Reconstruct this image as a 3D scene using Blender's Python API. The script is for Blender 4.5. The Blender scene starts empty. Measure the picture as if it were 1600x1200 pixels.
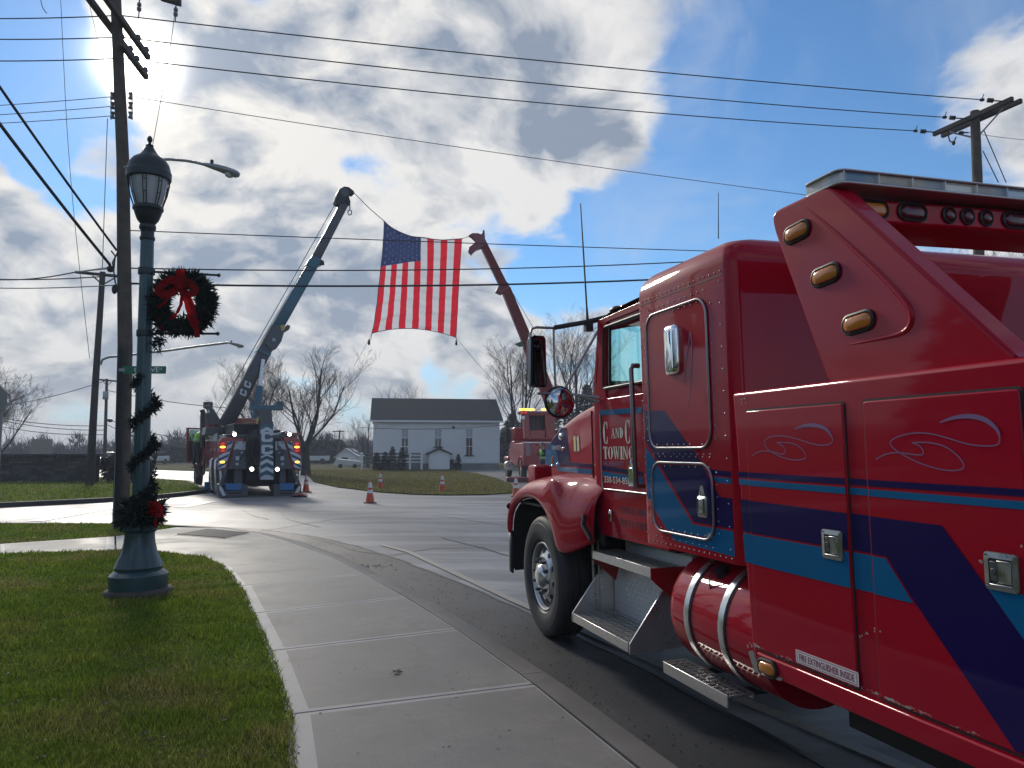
import bpy, bmesh, math, random
import numpy as np
from mathutils import Vector, Matrix, Euler
random.seed(7)
R = math.radians
scene = bpy.context.scene
COL = scene.collection

# ------------------------------------------------------------------ camera
PITCH, CAM_H, FPX = R(4.95), 1.6, 1200.0
cam_d = bpy.data.cameras.new("camera")
cam_d.sensor_width = 36.0
cam_d.lens = 36.0 * FPX / 1600.0
cam_d.clip_start = 0.05
cam_d.clip_end = 6000
cam = bpy.data.objects.new("camera", cam_d)
cam.location = (0, 0, CAM_H)
cam.rotation_euler = (R(90) + PITCH, 0, 0)
COL.objects.link(cam)
scene.camera = cam
CAM = Vector((0, 0, CAM_H))

# ------------------------------------------------------------------ exposure
scene.view_settings.view_transform = 'Standard'
scene.view_settings.look = 'None'
scene.view_settings.gamma = 1.0
scene.view_settings.use_curve_mapping = False
scene.view_settings.exposure = 0.6
scene.cycles.use_denoising = True
scene.cycles.max_bounces = 8
scene.cycles.transparent_max_bounces = 24
scene.cycles.volume_bounces = 0
scene.cycles.caustics_reflective = False
scene.cycles.caustics_refractive = False
scene.cycles.sample_clamp_indirect = 6.0

def ray(px, py):
    x = (px - 800) / FPX
    z = -(py - 600) / FPX
    return Vector((x, math.cos(PITCH) - math.sin(PITCH) * z, math.sin(PITCH) + math.cos(PITCH) * z))

def G(px, py, z=0.0):
    d = ray(px, py)
    return CAM + d * ((z - CAM_H) / d.z)

def AY(px, py, Y):
    d = ray(px, py)
    return CAM + d * (Y / d.y)

# ------------------------------------------------------------------ sun
SUN_AZ, SUN_EL = R(-26.9), R(25.15)
SUN_DIR = Vector((math.sin(SUN_AZ) * math.cos(SUN_EL), math.cos(SUN_AZ) * math.cos(SUN_EL), math.sin(SUN_EL)))
sun_d = bpy.data.lights.new("sun", 'SUN')
sun_d.energy = 1.5
sun_d.angle = R(10)
sun_d.color = (1.0, 0.93, 0.82)
sun = bpy.data.objects.new("sun", sun_d)
sun.rotation_euler = (-SUN_DIR).to_track_quat('-Z', 'Y').to_euler()
sun.location = (-20, 40, 30)
COL.objects.link(sun)

# ------------------------------------------------------------------ sky
world = bpy.data.worlds.new("World")
scene.world = world
world.use_nodes = True
nt = world.node_tree
nt.nodes.clear()

class N:
    """small helper to write node trees"""
    def __init__(s, tree):
        s.t = tree
    def new(s, kind, **kw):
        n = s.t.nodes.new(kind)
        for k, v in kw.items():
            setattr(n, k, v)
        return n
    def set(s, sock, v):
        if isinstance(v, bpy.types.NodeSocket):
            s.t.links.new(v, sock)
        elif v is not None:
            sock.default_value = v
    def math(s, op, a, b=None, c=None, clamp=False):
        n = s.new('ShaderNodeMath', operation=op, use_clamp=clamp)
        s.set(n.inputs[0], a)
        s.set(n.inputs[1], b)
        s.set(n.inputs[2], c)
        return n.outputs[0]
    def vmath(s, op, a, b=None, scale=None):
        n = s.new('ShaderNodeVectorMath', operation=op)
        s.set(n.inputs[0], a)
        s.set(n.inputs[1], b)
        if scale is not None:
            s.set(n.inputs['Scale'], scale)
        return n.outputs['Value'] if op in ('DOT_PRODUCT', 'LENGTH') else n.outputs[0]
    def mix(s, f, a, b, blend='MIX'):
        n = s.new('ShaderNodeMix', data_type='RGBA', blend_type=blend)
        s.set(n.inputs[0], f)
        s.set(n.inputs[6], a)
        s.set(n.inputs[7], b)
        return n.outputs[2]
    def noise(s, vec, scale, detail=4, rough=0.55, dist=0.0, lac=2.0):
        n = s.new('ShaderNodeTexNoise')
        s.set(n.inputs['Vector'], vec)
        n.inputs['Scale'].default_value = scale
        n.inputs['Detail'].default_value = detail
        n.inputs['Roughness'].default_value = rough
        n.inputs['Lacunarity'].default_value = lac
        n.inputs['Distortion'].default_value = dist
        return n.outputs['Fac']
    def ramp(s, v, a, b, lo=0.0, hi=1.0, smooth=True):
        n = s.new('ShaderNodeMapRange', interpolation_type='SMOOTHSTEP' if smooth else 'LINEAR')
        s.set(n.inputs[0], v)
        for i, q in enumerate((a, b, lo, hi)):
            s.set(n.inputs[i + 1], q)
        return n.outputs[0]

def rgba(c):
    return (c[0], c[1], c[2], 1.0)

w = N(nt)
geo = w.new('ShaderNodeTexCoord').outputs['Generated']
dirv = w.vmath('NORMALIZE', geo)
sep = w.new('ShaderNodeSeparateXYZ')
nt.links.new(dirv, sep.inputs[0])
dz = w.math('MAXIMUM', sep.outputs[2], 0.0)
sky = w.new('ShaderNodeTexSky', sky_type='NISHITA')
sky.sun_disc = False
sky.sun_elevation = SUN_EL
sky.sun_rotation = SUN_AZ          # the lamp and the sky share one direction
sky.air_density = 1.0
sky.dust_density = 0.05
sky.ozone_density = 2.5
# planar cloud deck: the direction projected on a high layer
inv = w.math('DIVIDE', 1.0, w.math("ADD", dz, 0.55))
deck = w.vmath('SCALE', dirv, scale=inv)
warp_n = w.new('ShaderNodeTexNoise')
nt.links.new(deck, warp_n.inputs['Vector'])
warp_n.inputs['Scale'].default_value = 3.0
warp_n.inputs['Detail'].default_value = 3.0
warp = w.vmath('SCALE', w.vmath('SUBTRACT', warp_n.outputs['Color'], (0.5, 0.5, 0.5)), scale=0.22)
deck = w.vmath('ADD', deck, warp)
def off(v):
    return w.vmath('ADD', deck, v)
SUN2 = Vector((SUN_DIR.x, SUN_DIR.y, 0.25)).normalized()
OFFS = Vector((13.3, 4.7, 0.4))
def heap(o):
    big = w.noise(off(tuple(o)), 2.3, 3, 0.5)
    mid = w.noise(off(tuple(o)), 5.4, 10, 0.56)
    return w.math('ADD', w.math('MULTIPLY', big, 0.5), w.math('MULTIPLY', mid, 0.5))
nA = heap(OFFS)
nB = heap(OFFS + SUN2 * 0.055)
# where the cloud is dense and where the blue opens up
def blob(px, py, deg_in, deg_out, amount):
    d = ray(px, py).normalized()
    dot = w.vmath('DOT_PRODUCT', dirv, tuple(d))
    return w.ramp(dot, math.cos(R(deg_out)), math.cos(R(deg_in)), 0.0, amount)
cov = None
for b in [(420, 360, 6, 33, .125), (760, 170, 2, 14, .07), (930, 260, 1, 8, .06), (1590, 170, 1, 9, .13), (1440, 150, 1, 6, .05),
          (60, 480, 3, 16, .07), (640, 560, 2, 14, .03), (400, 30, 2, 9, .04), (1080, 60, 2, 9, .03), (520, 440, 1, 9, .05),
          (1330, 60, 2, 13, -.16), (1140, 330, 1, 10, -.12), (1230, 180, 2, 8, -.05), (600, 280, .5, 4.0, -.16), (740, 345, .5, 4, -.12), (560, 600, .5, 4, -.08), (700, 590, .5, 3, -.10),
          (130, 245, 1, 5.5, -.24), (20, 50, 1, 5.5, -.28), (100, 120, .5, 3, -.12), (230, 110, 2, 9, .06), (60, 330, 2, 9, .04), (700, 230, 2, 10, .05), (110, 110, .3, 3, -.06), (375, 0, .5, 4, -.13), (580, 30, .5, 5, -.09),
          (800, 430, .5, 5, -.08), (15, 200, 1, 4, -.20), (150, 620, 1, 5, -.08), (880, 420, .5, 6, -.12), (960, 330, .5, 4, -.06), (245, 330, .5, 3, -.06)]:
    v = blob(*b)
    cov = v if cov is None else w.math('ADD', cov, v)
dens_in = w.math('ADD', nA, cov)
cover = w.ramp(dens_in, 0.485, 0.575)
lump = w.noise(off((21.0, 3.0, 7.0)), 3.6, 9, 0.58, 0.25)
lump2 = w.noise(off(tuple(Vector((21.0, 3.0, 7.0)) + SUN2 * 0.06)), 3.6, 6, 0.58, 0.25)
thick = w.math('ADD', w.math('MULTIPLY', w.ramp(lump, 0.41, 0.66), 0.74), w.math('MULTIPLY', w.ramp(dens_in, 0.57, 0.78), 0.45))
thick = w.math('MULTIPLY', thick, w.ramp(dens_in, 0.52, 0.70))
relief = w.math('ADD', w.math('MULTIPLY', w.math('SUBTRACT', nA, nB), 5.5), w.math('MULTIPLY', w.math('SUBTRACT', lump, lump2), 2.6))
cs = w.vmath('DOT_PRODUCT', dirv, tuple(SUN_DIR))
ang = w.math('ARCCOSINE', w.math('MINIMUM', cs, 1.0))
near_sun = w.math('EXPONENT', w.math('MULTIPLY', ang, -2.4))
core = w.math('EXPONENT', w.math('MULTIPLY', w.math('POWER', w.math('DIVIDE', ang, R(1.6)), 2.0), -1.0))
halo = w.math('EXPONENT', w.math('MULTIPLY', ang, -1.0 / R(3.0)))
lit = w.math('MULTIPLY_ADD', near_sun, 1.2, 5.5)
shade = w.math('ADD', w.math('MULTIPLY', thick, 0.80), w.math('MULTIPLY_ADD', relief, 1.0, 0.06), clamp=True)
c_lit = w.vmath('SCALE', w.mix(near_sun, (0.97, 0.965, 0.97, 1), (1.0, 0.955, 0.87, 1)), scale=lit)
c_dark = w.vmath('SCALE', (0.80, 0.95, 1.20), scale=w.math('MULTIPLY_ADD', near_sun, 0.7, 2.15))
cloud = w.mix(shade, c_lit, c_dark)
horizon = w.ramp(sep.outputs[2], 0.0, 0.22, 1.0, 0.0)
cloud = w.mix(w.math('MULTIPLY', horizon, 0.30), cloud, (5.0, 4.8, 4.4, 1))
blue = w.vmath('MULTIPLY', sky.outputs[0], (0.52, 0.75, 0.92))
haze_c = w.mix(w.math('MULTIPLY', horizon, 0.6), blue, (3.8, 4.3, 4.8, 1))
veil = w.ramp(w.noise(off((3.0, 9.0, 2.0)), 2.6, 8, 0.62, 0.6), 0.42, 0.72, 0.0, 0.42)
haze_c = w.mix(veil, haze_c, (4.2, 4.6, 5.2, 1))
full = w.mix(w.math('MULTIPLY', cover, 0.97), haze_c, cloud)
gl = w.math('ADD', w.math("MULTIPLY", core, 60.0), w.math("MULTIPLY", halo, 3.0))
full = w.vmath('ADD', full, w.vmath('SCALE', (1.0, 0.94, 0.84), scale=gl))
bg = w.new('ShaderNodeBackground')
nt.links.new(full, bg.inputs[0])
bg.inputs[1].default_value = 0.1
wout = w.new('ShaderNodeOutputWorld')
nt.links.new(bg.outputs[0], wout.inputs[0])

# ------------------------------------------------------------------ mesh helpers
class B:
    """collects faces; build() links them as ONE mesh object"""
    def __init__(s):
        s.v, s.f, s.m = [], [], []
    def add(s, vs, fs, m=0):
        o = len(s.v)
        s.v += [tuple(v) for v in vs]
        s.f += [tuple(i + o for i in f) for f in fs]
        s.m += [m] * len(fs)
        return s
    def box(s, c, d, rot=None, m=0):
        x, y, z = (q / 2 for q in d)
        vs = [Vector(q) for q in ((-x, -y, -z), (x, -y, -z), (x, y, -z), (-x, y, -z), (-x, -y, z), (x, -y, z), (x, y, z), (-x, y, z))]
        if rot is not None:
            rm = rot if isinstance(rot, Matrix) else Euler(rot).to_matrix()
            vs = [rm @ v for v in vs]
        c = Vector(c)
        return s.add([v + c for v in vs], [(3, 2, 1, 0), (4, 5, 6, 7), (0, 1, 5, 4), (1, 2, 6, 5), (2, 3, 7, 6), (3, 0, 4, 7)], m)
    def bx(s, x0, x1, y0, y1, z0, z1, m=0):
        return s.box(((x0 + x1) / 2, (y0 + y1) / 2, (z0 + z1) / 2), (abs(x1 - x0), abs(y1 - y0), abs(z1 - z0)), None, m)
    def prism(s, pts, vec, m=0):
        """polygon pts (3-D, planar) pushed along vec; outward faces"""
        pts = [Vector(p) for p in pts]
        vec = Vector(vec)
        n = len(pts)
        nr = Vector((0, 0, 0))
        for i in range(n):
            a, b = pts[i], pts[(i + 1) % n]
            nr += a.cross(b)
        if nr.dot(vec) > 0:
            pts.reverse()
        vs = pts + [p + vec for p in pts]
        fs = [tuple(range(n)), tuple(range(2 * n - 1, n - 1, -1))]
        for i in range(n):
            j = (i + 1) % n
            fs.append((j, i, i + n, j + n))
        return s.add(vs, fs, m)
    def cyl(s, p0, p1, r0, r1=None, n=12, m=0, caps=True):
        p0, p1 = Vector(p0), Vector(p1)
        r1 = r0 if r1 is None else r1
        q = (p1 - p0).to_track_quat('Z', 'Y').to_matrix()
        vs, fs = [], []
        for p, r in ((p0, r0), (p1, r1)):
            for i in range(n):
                a = 2 * math.pi * i / n
                vs.append(p + q @ Vector((r * math.cos(a), r * math.sin(a), 0)))
        for i in range(n):
            j = (i + 1) % n
            fs.append((i, j, j + n, i + n))
        if caps:
            fs += [tuple(range(n - 1, -1, -1)), tuple(range(n, 2 * n))]
        return s.add(vs, fs, m)
    def tube(s, pts, r, n=6, m=0, closed=False):
        """swept tube; r a number or a list"""
        pts = [Vector(p) for p in pts]
        k = len(pts)
        rs = r if isinstance(r, (list, tuple)) else [r] * k
        vs, fs = [], []
        up = None
        for i, p in enumerate(pts):
            if closed:
                t = pts[(i + 1) % k] - pts[i - 1]
            else:
                t = pts[min(i + 1, k - 1)] - pts[max(i - 1, 0)]
            t = t.normalized() if t.length > 1e-9 else Vector((0, 0, 1))
            if up is None:
                up = Vector((0, 0, 1)) if abs(t.z) < 0.9 else Vector((1, 0, 0))
            a = t.cross(up).normalized()
            up = a.cross(t)
            for j in range(n):
                th = 2 * math.pi * j / n
                vs.append(p + (a * math.cos(th) + up * math.sin(th)) * rs[i])
        seg = k if closed else k - 1
        for i in range(seg):
            for j in range(n):
                j2 = (j + 1) % n
                i2 = (i + 1) % k
                fs.append((i * n + j, i2 * n + j, i2 * n + j2, i * n + j2))
        if not closed:
            fs += [tuple(range(n)), tuple(range((k - 1) * n + n - 1, (k - 1) * n - 1, -1))]
        return s.add(vs, fs, m)
    def lathe(s, prof, c=(0, 0, 0), axis=(0, 0, 1), n=24, m=0, sy=1.0):
        """prof: (radius, height) along axis"""
        q = Vector(axis).to_track_quat('Z', 'Y').to_matrix()
        c = Vector(c)
        k = len(prof)
        vs, fs = [], []
        for r, h in prof:
            for i in range(n):
                a = 2 * math.pi * i / n
                vs.append(c + q @ Vector((r * math.cos(a), r * math.sin(a) * sy, h)))
        for i in range(k - 1):
            for j in range(n):
                j2 = (j + 1) % n
                fs.append((i * n + j, i * n + j2, (i + 1) * n + j2, (i + 1) * n + j))
        fs.append(tuple(range(n - 1, -1, -1)))
        fs.append(tuple(range((k - 1) * n, k * n)))
        return s.add(vs, fs, m)
    def grid(s, rows, m=0, closed=False):
        """rows of equal length -> quads"""
        k, n = len(rows), len(rows[0])
        vs = [p for r in rows for p in r]
        fs = []
        for i in range(k - 1):
            for j in range(n if closed else n - 1):
                j2 = (j + 1) % n
                fs.append((i * n + j, i * n + j2, (i + 1) * n + j2, (i + 1) * n + j))
        return s.add(vs, fs, m)
    def ball(s, c, r, n=10, k=6, m=0):
        r = (r, r, r) if not isinstance(r, (tuple, list)) else r
        c = Vector(c)
        rows = []
        for i in range(k + 1):
            a = math.pi * i / k
            rows.append([c + Vector((r[0] * math.sin(a) * math.cos(2 * math.pi * j / n), r[1] * math.sin(a) * math.sin(2 * math.pi * j / n), -r[2] * math.cos(a))) for j in range(n)])
        return s.grid(rows, m, True)
    def build(s, name, mats, parent=None, smooth=None, bevel=None, fix=False, seg=2):
        me = bpy.data.meshes.new(name)
        me.from_pydata(s.v, [], s.f)
        if not isinstance(mats, (list, tuple)):
            mats = [mats]
        for q in mats:
            me.materials.append(q)
        if len(mats) > 1:
            me.polygons.foreach_set('material_index', s.m)
        if fix:
            bm = bmesh.new()
            bm.from_mesh(me)
            bmesh.ops.remove_doubles(bm, verts=bm.verts, dist=1e-5)
            bmesh.ops.recalc_face_normals(bm, faces=bm.faces)
            bm.to_mesh(me)
            bm.free()
        me.update()
        if smooth is not None:
            me.polygons.foreach_set('use_smooth', [True] * len(me.polygons))
            if smooth < 180:
                me.set_sharp_from_angle(angle=R(smooth))
        o = bpy.data.objects.new(name, me)
        COL.objects.link(o)
        if parent is not None:
            o.parent = parent
        if bevel:
            b = o.modifiers.new('bevel', 'BEVEL')
            b.width = bevel
            b.segments = seg
            b.limit_method = 'ANGLE'
            b.angle_limit = R(35)
            b.harden_normals = False
            if smooth is None:
                me.polygons.foreach_set('use_smooth', [True] * len(me.polygons))
                me.set_sharp_from_angle(angle=R(50))
        return o

def share(src, name, parent, loc=(0, 0, 0), rot=(0, 0, 0), scale=(1, 1, 1)):
    """one more part that shares the mesh of src"""
    o = src.copy()
    o.name = name
    o.parent = parent
    o.location = loc
    o.rotation_euler = rot
    o.scale = scale
    COL.objects.link(o)
    return o

def empty(name, label, cat, loc=(0, 0, 0), rot=(0, 0, 0), group=None):
    o = bpy.data.objects.new(name, None)
    o.empty_display_size = 0.3
    o.location = loc
    o.rotation_euler = rot
    COL.objects.link(o)
    return tag(o, label, cat, group)

def tag(o, label, cat, group=None, kind=None):
    o['label'] = label
    o['category'] = cat
    if group:
        o['group'] = group
    if kind:
        o['kind'] = kind
    return o

def structure(o, kind='structure', label=None):
    o['kind'] = kind
    if label:
        o['label'] = label
    return o

def sub(a, b, t):
    return Vector(a).lerp(Vector(b), t)

def bez(p0, p1, p2, p3, n=12):
    p0, p1, p2, p3 = map(Vector, (p0, p1, p2, p3))
    out = []
    for i in range(n + 1):
        t = i / n
        out.append(p0 * (1 - t) ** 3 + p1 * 3 * t * (1 - t) ** 2 + p2 * 3 * t * t * (1 - t) + p3 * t ** 3)
    return out

def rrect(x0, x1, y0, y1, r, n=5):
    """rounded rectangle outline, 2-D"""
    out = []
    for cx, cy, a0 in ((x1 - r, y1 - r, 0), (x0 + r, y1 - r, 90), (x0 + r, y0 + r, 180), (x1 - r, y0 + r, 270)):
        for i in range(n + 1):
            a = R(a0 + 90 * i / n)
            out.append((cx + r * math.cos(a), cy + r * math.sin(a)))
    return out

def rquad(q, rad, n=5):
    """rounded corners for a 2-D polygon"""
    out = []
    k = len(q)
    for i in range(k):
        p, a, b = Vector(q[i]), Vector(q[i - 1]), Vector(q[(i + 1) % k])
        ra = min(rad, (a - p).length * .45)
        rb = min(rad, (b - p).length * .45)
        s, e = p + (a - p).normalized() * ra, p + (b - p).normalized() * rb
        for j in range(n + 1):
            t = j / n
            out.append(s * (1 - t) ** 2 + p * 2 * t * (1 - t) + e * t * t)
    return out

def clip_poly(poly, y0, y1, z0, z1):
    """clip a 2-D polygon to a rectangle"""
    def cut(ps, ax, lim, keep_less):
        out = []
        for i in range(len(ps)):
            a, b = ps[i - 1], ps[i]
            ia = a[ax] <= lim if keep_less else a[ax] >= lim
            ib = b[ax] <= lim if keep_less else b[ax] >= lim
            if ia != ib:
                t = (lim - a[ax]) / (b[ax] - a[ax])
                out.append((a[0] + (b[0] - a[0]) * t, a[1] + (b[1] - a[1]) * t))
            if ib:
                out.append(tuple(b))
        return out
    for ax, lim, less in ((0, y0, False), (0, y1, True), (1, z0, False), (1, z1, True)):
        if len(poly) < 3:
            return []
        poly = cut(poly, ax, lim, less)
    return poly if len(poly) >= 3 else []

# ------------------------------------------------------------------ materials
def mat(name, col, rough=0.5, metal=0.0, var=None, bump=None, coat=0.0, spec=0.5, col2=None, rvar=None, emit=None, trans=None, detail=5):
    """var=(scale, amount) colour mottling towards col2; bump=(scale, strength, distance); rvar=(scale, amount)"""
    m = bpy.data.materials.new(name)
    m.use_nodes = True
    t = m.node_tree
    p = t.nodes['Principled BSDF']
    k = N(t)
    p.inputs['Base Color'].default_value = rgba(col)
    p.inputs['Roughness'].default_value = rough
    p.inputs['Metallic'].default_value = metal
    p.inputs['Specular IOR Level'].default_value = spec
    p.inputs['Coat Weight'].default_value = coat
    p.inputs['Coat Roughness'].default_value = 0.04
    co = None
    if var or bump or rvar:
        co = k.new('ShaderNodeTexCoord').outputs['Object']
    if var:
        f = k.ramp(k.noise(co, var[0], detail, 0.62), 0.3, 0.7)
        c2 = col2 or tuple(c * (1 - var[1]) for c in col)
        t.links.new(k.mix(f, rgba(c2), rgba(col)), p.inputs['Base Color'])
    if rvar:
        f = k.ramp(k.noise(co, rvar[0], 5, 0.6), 0.3, 0.7, max(0.02, rough - rvar[1]), min(1, rough + rvar[1]))
        t.links.new(f, p.inputs['Roughness'])
    if bump:
        b = k.new('ShaderNodeBump')
        b.inputs['Strength'].default_value = bump[1]
        b.inputs['Distance'].default_value = bump[2] if len(bump) > 2 else 0.01
        t.links.new(k.noise(co, bump[0], 6, 0.65), b.inputs['Height'])
        t.links.new(b.outputs[0], p.inputs['Normal'])
    if emit:
        p.inputs['Emission Color'].default_value = rgba(emit[0])
        p.inputs['Emission Strength'].default_value = emit[1]
    return m

def glass(name, tint, gloss=0.12, rough=0.02, clear=1.0):
    m = bpy.data.materials.new(name)
    m.use_nodes = True
    t = m.node_tree
    t.nodes.clear()
    k = N(t)
    tr = k.new('ShaderNodeBsdfTransparent')
    tr.inputs[0].default_value = rgba(tint)
    gl = k.new('ShaderNodeBsdfGlossy')
    gl.inputs['Roughness'].default_value = rough
    fr = k.new('ShaderNodeFresnel')
    bk = k.new('ShaderNodeNewGeometry').outputs['Backfacing']
    t.links.new(k.math('MULTIPLY_ADD', bk, 1 / 1.5 - 1.5, 1.5), fr.inputs[0])   # a thin pane: the same both ways
    mx = k.new('ShaderNodeMixShader')
    t.links.new(k.math('ADD', fr.outputs[0], gloss, clamp=True), mx.inputs[0])
    t.links.new(tr.outputs[0], mx.inputs[1])
    t.links.new(gl.outputs[0], mx.inputs[2])
    o = k.new('ShaderNodeOutputMaterial')
    t.links.new(mx.outputs[0], o.inputs[0])
    return m

def fabric(name, col, through=0.45):
    m = bpy.data.materials.new(name)
    m.use_nodes = True
    t = m.node_tree
    t.nodes.clear()
    k = N(t)
    a = k.new('ShaderNodeBsdfDiffuse')
    b = k.new('ShaderNodeBsdfTranslucent')
    a.inputs[0].default_value = rgba(col)
    b.inputs[0].default_value = rgba(col)
    mx = k.new('ShaderNodeMixShader')
    mx.inputs[0].default_value = through
    t.links.new(a.outputs[0], mx.inputs[1])
    t.links.new(b.outputs[0], mx.inputs[2])
    o = k.new('ShaderNodeOutputMaterial')
    t.links.new(mx.outputs[0], o.inputs[0])
    return m

RED = mat('red_truck_paint', (0.37, 0.0003, 0.017), 0.5, spec=0.04, coat=0.5, bump=(1.6, 0.03, 0.012))
RED_MATTE = mat('red_paint_dull', (0.36, 0.010, 0.016), 0.42, coat=0.2)
PURPLE = mat('purple_stripe_paint', (0.009, 0.002, 0.072), 0.5, spec=0.04, coat=0.5)
BLUE = mat('blue_stripe_paint', (0.001, 0.110, 0.26), 0.5, spec=0.04, coat=0.5)
LILAC = mat('lilac_pinstripe_paint', (0.20, 0.11, 0.24), 0.4)
CREAM = mat('cream_lettering_paint', (0.78, 0.74, 0.62), 0.4)
DARK_LETTER = mat('dark_lettering_paint', (0.035, 0.01, 0.03), 0.45)
CHROME = mat('chrome', (0.82, 0.82, 0.83), 0.07, 1.0)
ALU = mat('polished_aluminium', (0.66, 0.65, 0.64), 0.30, 0.85, rvar=(9, 0.04))
TREAD = mat('tread_plate_aluminium', (0.66, 0.66, 0.66), 0.42, 0.35, rvar=(14, 0.1))
STEEL = mat('latch_steel', (0.42, 0.42, 0.42), 0.34, 1.0, rvar=(20, 0.1))
DARKSTEEL = mat('dark_recess_steel', (0.10, 0.105, 0.11), 0.45, 0.6)
RUBBER = mat('tyre_rubber', (0.024, 0.024, 0.025), 0.62, var=(9, 0.4), bump=(60, 0.15, 0.004), col2=(0.04, 0.039, 0.037))
BLACK = mat('black_plastic', (0.014, 0.014, 0.016), 0.45)
CHASSIS = mat('chassis_black', (0.012, 0.012, 0.013), 0.6, var=(8, 0.5))
AMBER = mat('amber_lens', (0.62, 0.20, 0.02), 0.16, coat=0.6, bump=(40, 0.25, 0.004))
REDLENS = mat('red_lens', (0.20, 0.012, 0.016), 0.16, coat=0.6)
DARKLENS = mat('dark_red_lens', (0.10, 0.014, 0.02), 0.25, coat=0.4)
CABGLASS = glass('tinted_cab_glass', (0.88, 1.0, 0.965), 0.02)
WHITE = mat('white_paint', (0.78, 0.78, 0.77), 0.45)

# ------------------------------------------------------------------ ground
def flat(name, pts, z, m, parent=None):
    """a flat polygon sheet, triangulated"""
    bm = bmesh.new()
    vs = [bm.verts.new((p[0], p[1], z)) for p in pts]
    f = bm.faces.new(vs)
    f.normal_update()
    if f.normal.z < 0:
        f.normal_flip()
    bmesh.ops.triangulate(bm, faces=bm.faces)
    me = bpy.data.meshes.new(name)
    bm.to_mesh(me)
    bm.free()
    me.materials.append(m)
    o = bpy.data.objects.new(name, me)
    COL.objects.link(o)
    if parent:
        o.parent = parent
    return o

def asphalt_material(name, base, light, rough, rough_var, worn):
    m = bpy.data.materials.new(name)
    m.use_nodes = True
    t = m.node_tree
    p = t.nodes['Principled BSDF']
    k = N(t)
    co = k.new('ShaderNodeTexCoord').outputs['Object']
    rotm = k.new('ShaderNodeMapping')
    t.links.new(co, rotm.inputs[0])
    rotm.inputs['Rotation'].default_value = (0, 0, R(-58))
    rotm.inputs['Scale'].default_value = (0.16, 1.0, 1.0)      # long streaks along the driving lanes
    streak = k.ramp(k.noise(rotm.outputs[0], 0.9, 8, 0.66, 0.6), 0.40, 0.66)
    patch = k.ramp(k.noise(co, 0.28, 7, 0.62, 0.5), 0.36, 0.66)
    grain = k.noise(co, 160, 3, 0.7)
    c = k.mix(k.math('MULTIPLY', patch, 0.65), rgba(base), rgba(tuple(q * 0.62 for q in base)))
    c = k.mix(k.math('MULTIPLY', streak, worn), c, rgba(light))
    c = k.mix(k.ramp(grain, 0.3, 0.75, 0.0, 0.22), c, rgba(tuple(q * 0.35 for q in base)))
    t.links.new(c, p.inputs['Base Color'])
    t.links.new(k.math('SUBTRACT', k.ramp(patch, 0, 1, rough, rough + rough_var), k.math('MULTIPLY', streak, 0.03)), p.inputs['Roughness'])
    p.inputs['Specular IOR Level'].default_value = 0.22
    b = k.new('ShaderNodeBump')
    b.inputs['Strength'].default_value = 0.25
    b.inputs['Distance'].default_value = 0.004
    t.links.new(k.math('ADD', grain, k.math('MULTIPLY', k.noise(co, 26, 4, 0.6), 0.8)), b.inputs['Height'])
    t.links.new(b.outputs[0], p.inputs['Normal'])
    return m

ROAD = asphalt_material('worn_road_asphalt', (0.185, 0.185, 0.19), (0.37, 0.37, 0.38), 0.46, 0.12, 0.8)
NEWROAD = asphalt_material('dark_gutter_asphalt', (0.050, 0.050, 0.053), (0.075, 0.075, 0.08), 0.50, 0.12, 0.4)
DRIVE = asphalt_material('driveway_asphalt', (0.15, 0.145, 0.14), (0.2, 0.2, 0.2), 0.6, 0.1, 0.4)
SEAM = mat('tar_seam', (0.03, 0.03, 0.032), 0.4)

def grass_material(name, a, b, dry, dry_amount, scale=1.0):
    m = bpy.data.materials.new(name)
    m.use_nodes = True
    t = m.node_tree
    p = t.nodes['Principled BSDF']
    k = N(t)
    co = k.new('ShaderNodeTexCoord').outputs['Object']
    f = k.ramp(k.noise(co, 2.2 * scale, 9, 0.72), 0.36, 0.64)
    g = k.ramp(k.noise(co, 0.75 * scale, 5, 0.6, 0.4), 0.48, 0.68, 0.0, dry_amount)
    h = k.ramp(k.noise(co, 30 * scale, 4, 0.75), 0.35, 0.7, 0.0, 0.7)
    c = k.mix(f, rgba(a), rgba(b))
    c = k.mix(g, c, rgba(dry))
    c = k.mix(h, c, rgba(tuple(q * 0.5 for q in a)))
    t.links.new(c, p.inputs['Base Color'])
    p.inputs['Roughness'].default_value = 0.95
    p.inputs['Specular IOR Level'].default_value = 0.04
    bb = k.new('ShaderNodeBump')
    bb.inputs['Strength'].default_value = 0.6
    bb.inputs['Distance'].default_value = 0.03
    t.links.new(k.noise(co, 34 * scale, 5, 0.7), bb.inputs['Height'])
    t.links.new(bb.outputs[0], p.inputs['Normal'])
    return m

FIELD = grass_material('field_grass', (0.075, 0.072, 0.035), (0.10, 0.09, 0.045), (0.13, 0.105, 0.06), 0.7, 0.05)
LAWN = grass_material('lawn_ground', (0.085, 0.130, 0.018), (0.12, 0.155, 0.024), (0.10, 0.085, 0.035), 0.6)
FARLAWN = grass_material('house_lawn', (0.082, 0.084, 0.026), (0.135, 0.124, 0.042), (0.15, 0.12, 0.055), 0.7, 0.5)
ISLE = grass_material('verge_lawn', (0.075, 0.115, 0.016), (0.125, 0.150, 0.024), (0.11, 0.10, 0.04), 0.6, 0.5)
BLADE = grass_material('grass_blades', (0.160, 0.250, 0.028), (0.270, 0.330, 0.046), (0.42, 0.34, 0.13), 0.85)
_n = BLADE.node_tree
_tl = _n.nodes.new('ShaderNodeBsdfTranslucent')
_mx = _n.nodes.new('ShaderNodeMixShader')
_mx.inputs[0].default_value = 0.42
_pb = _n.nodes['Principled BSDF']
_kk = N(_n)
_src = _pb.inputs['Base Color'].links[0].from_socket
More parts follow.
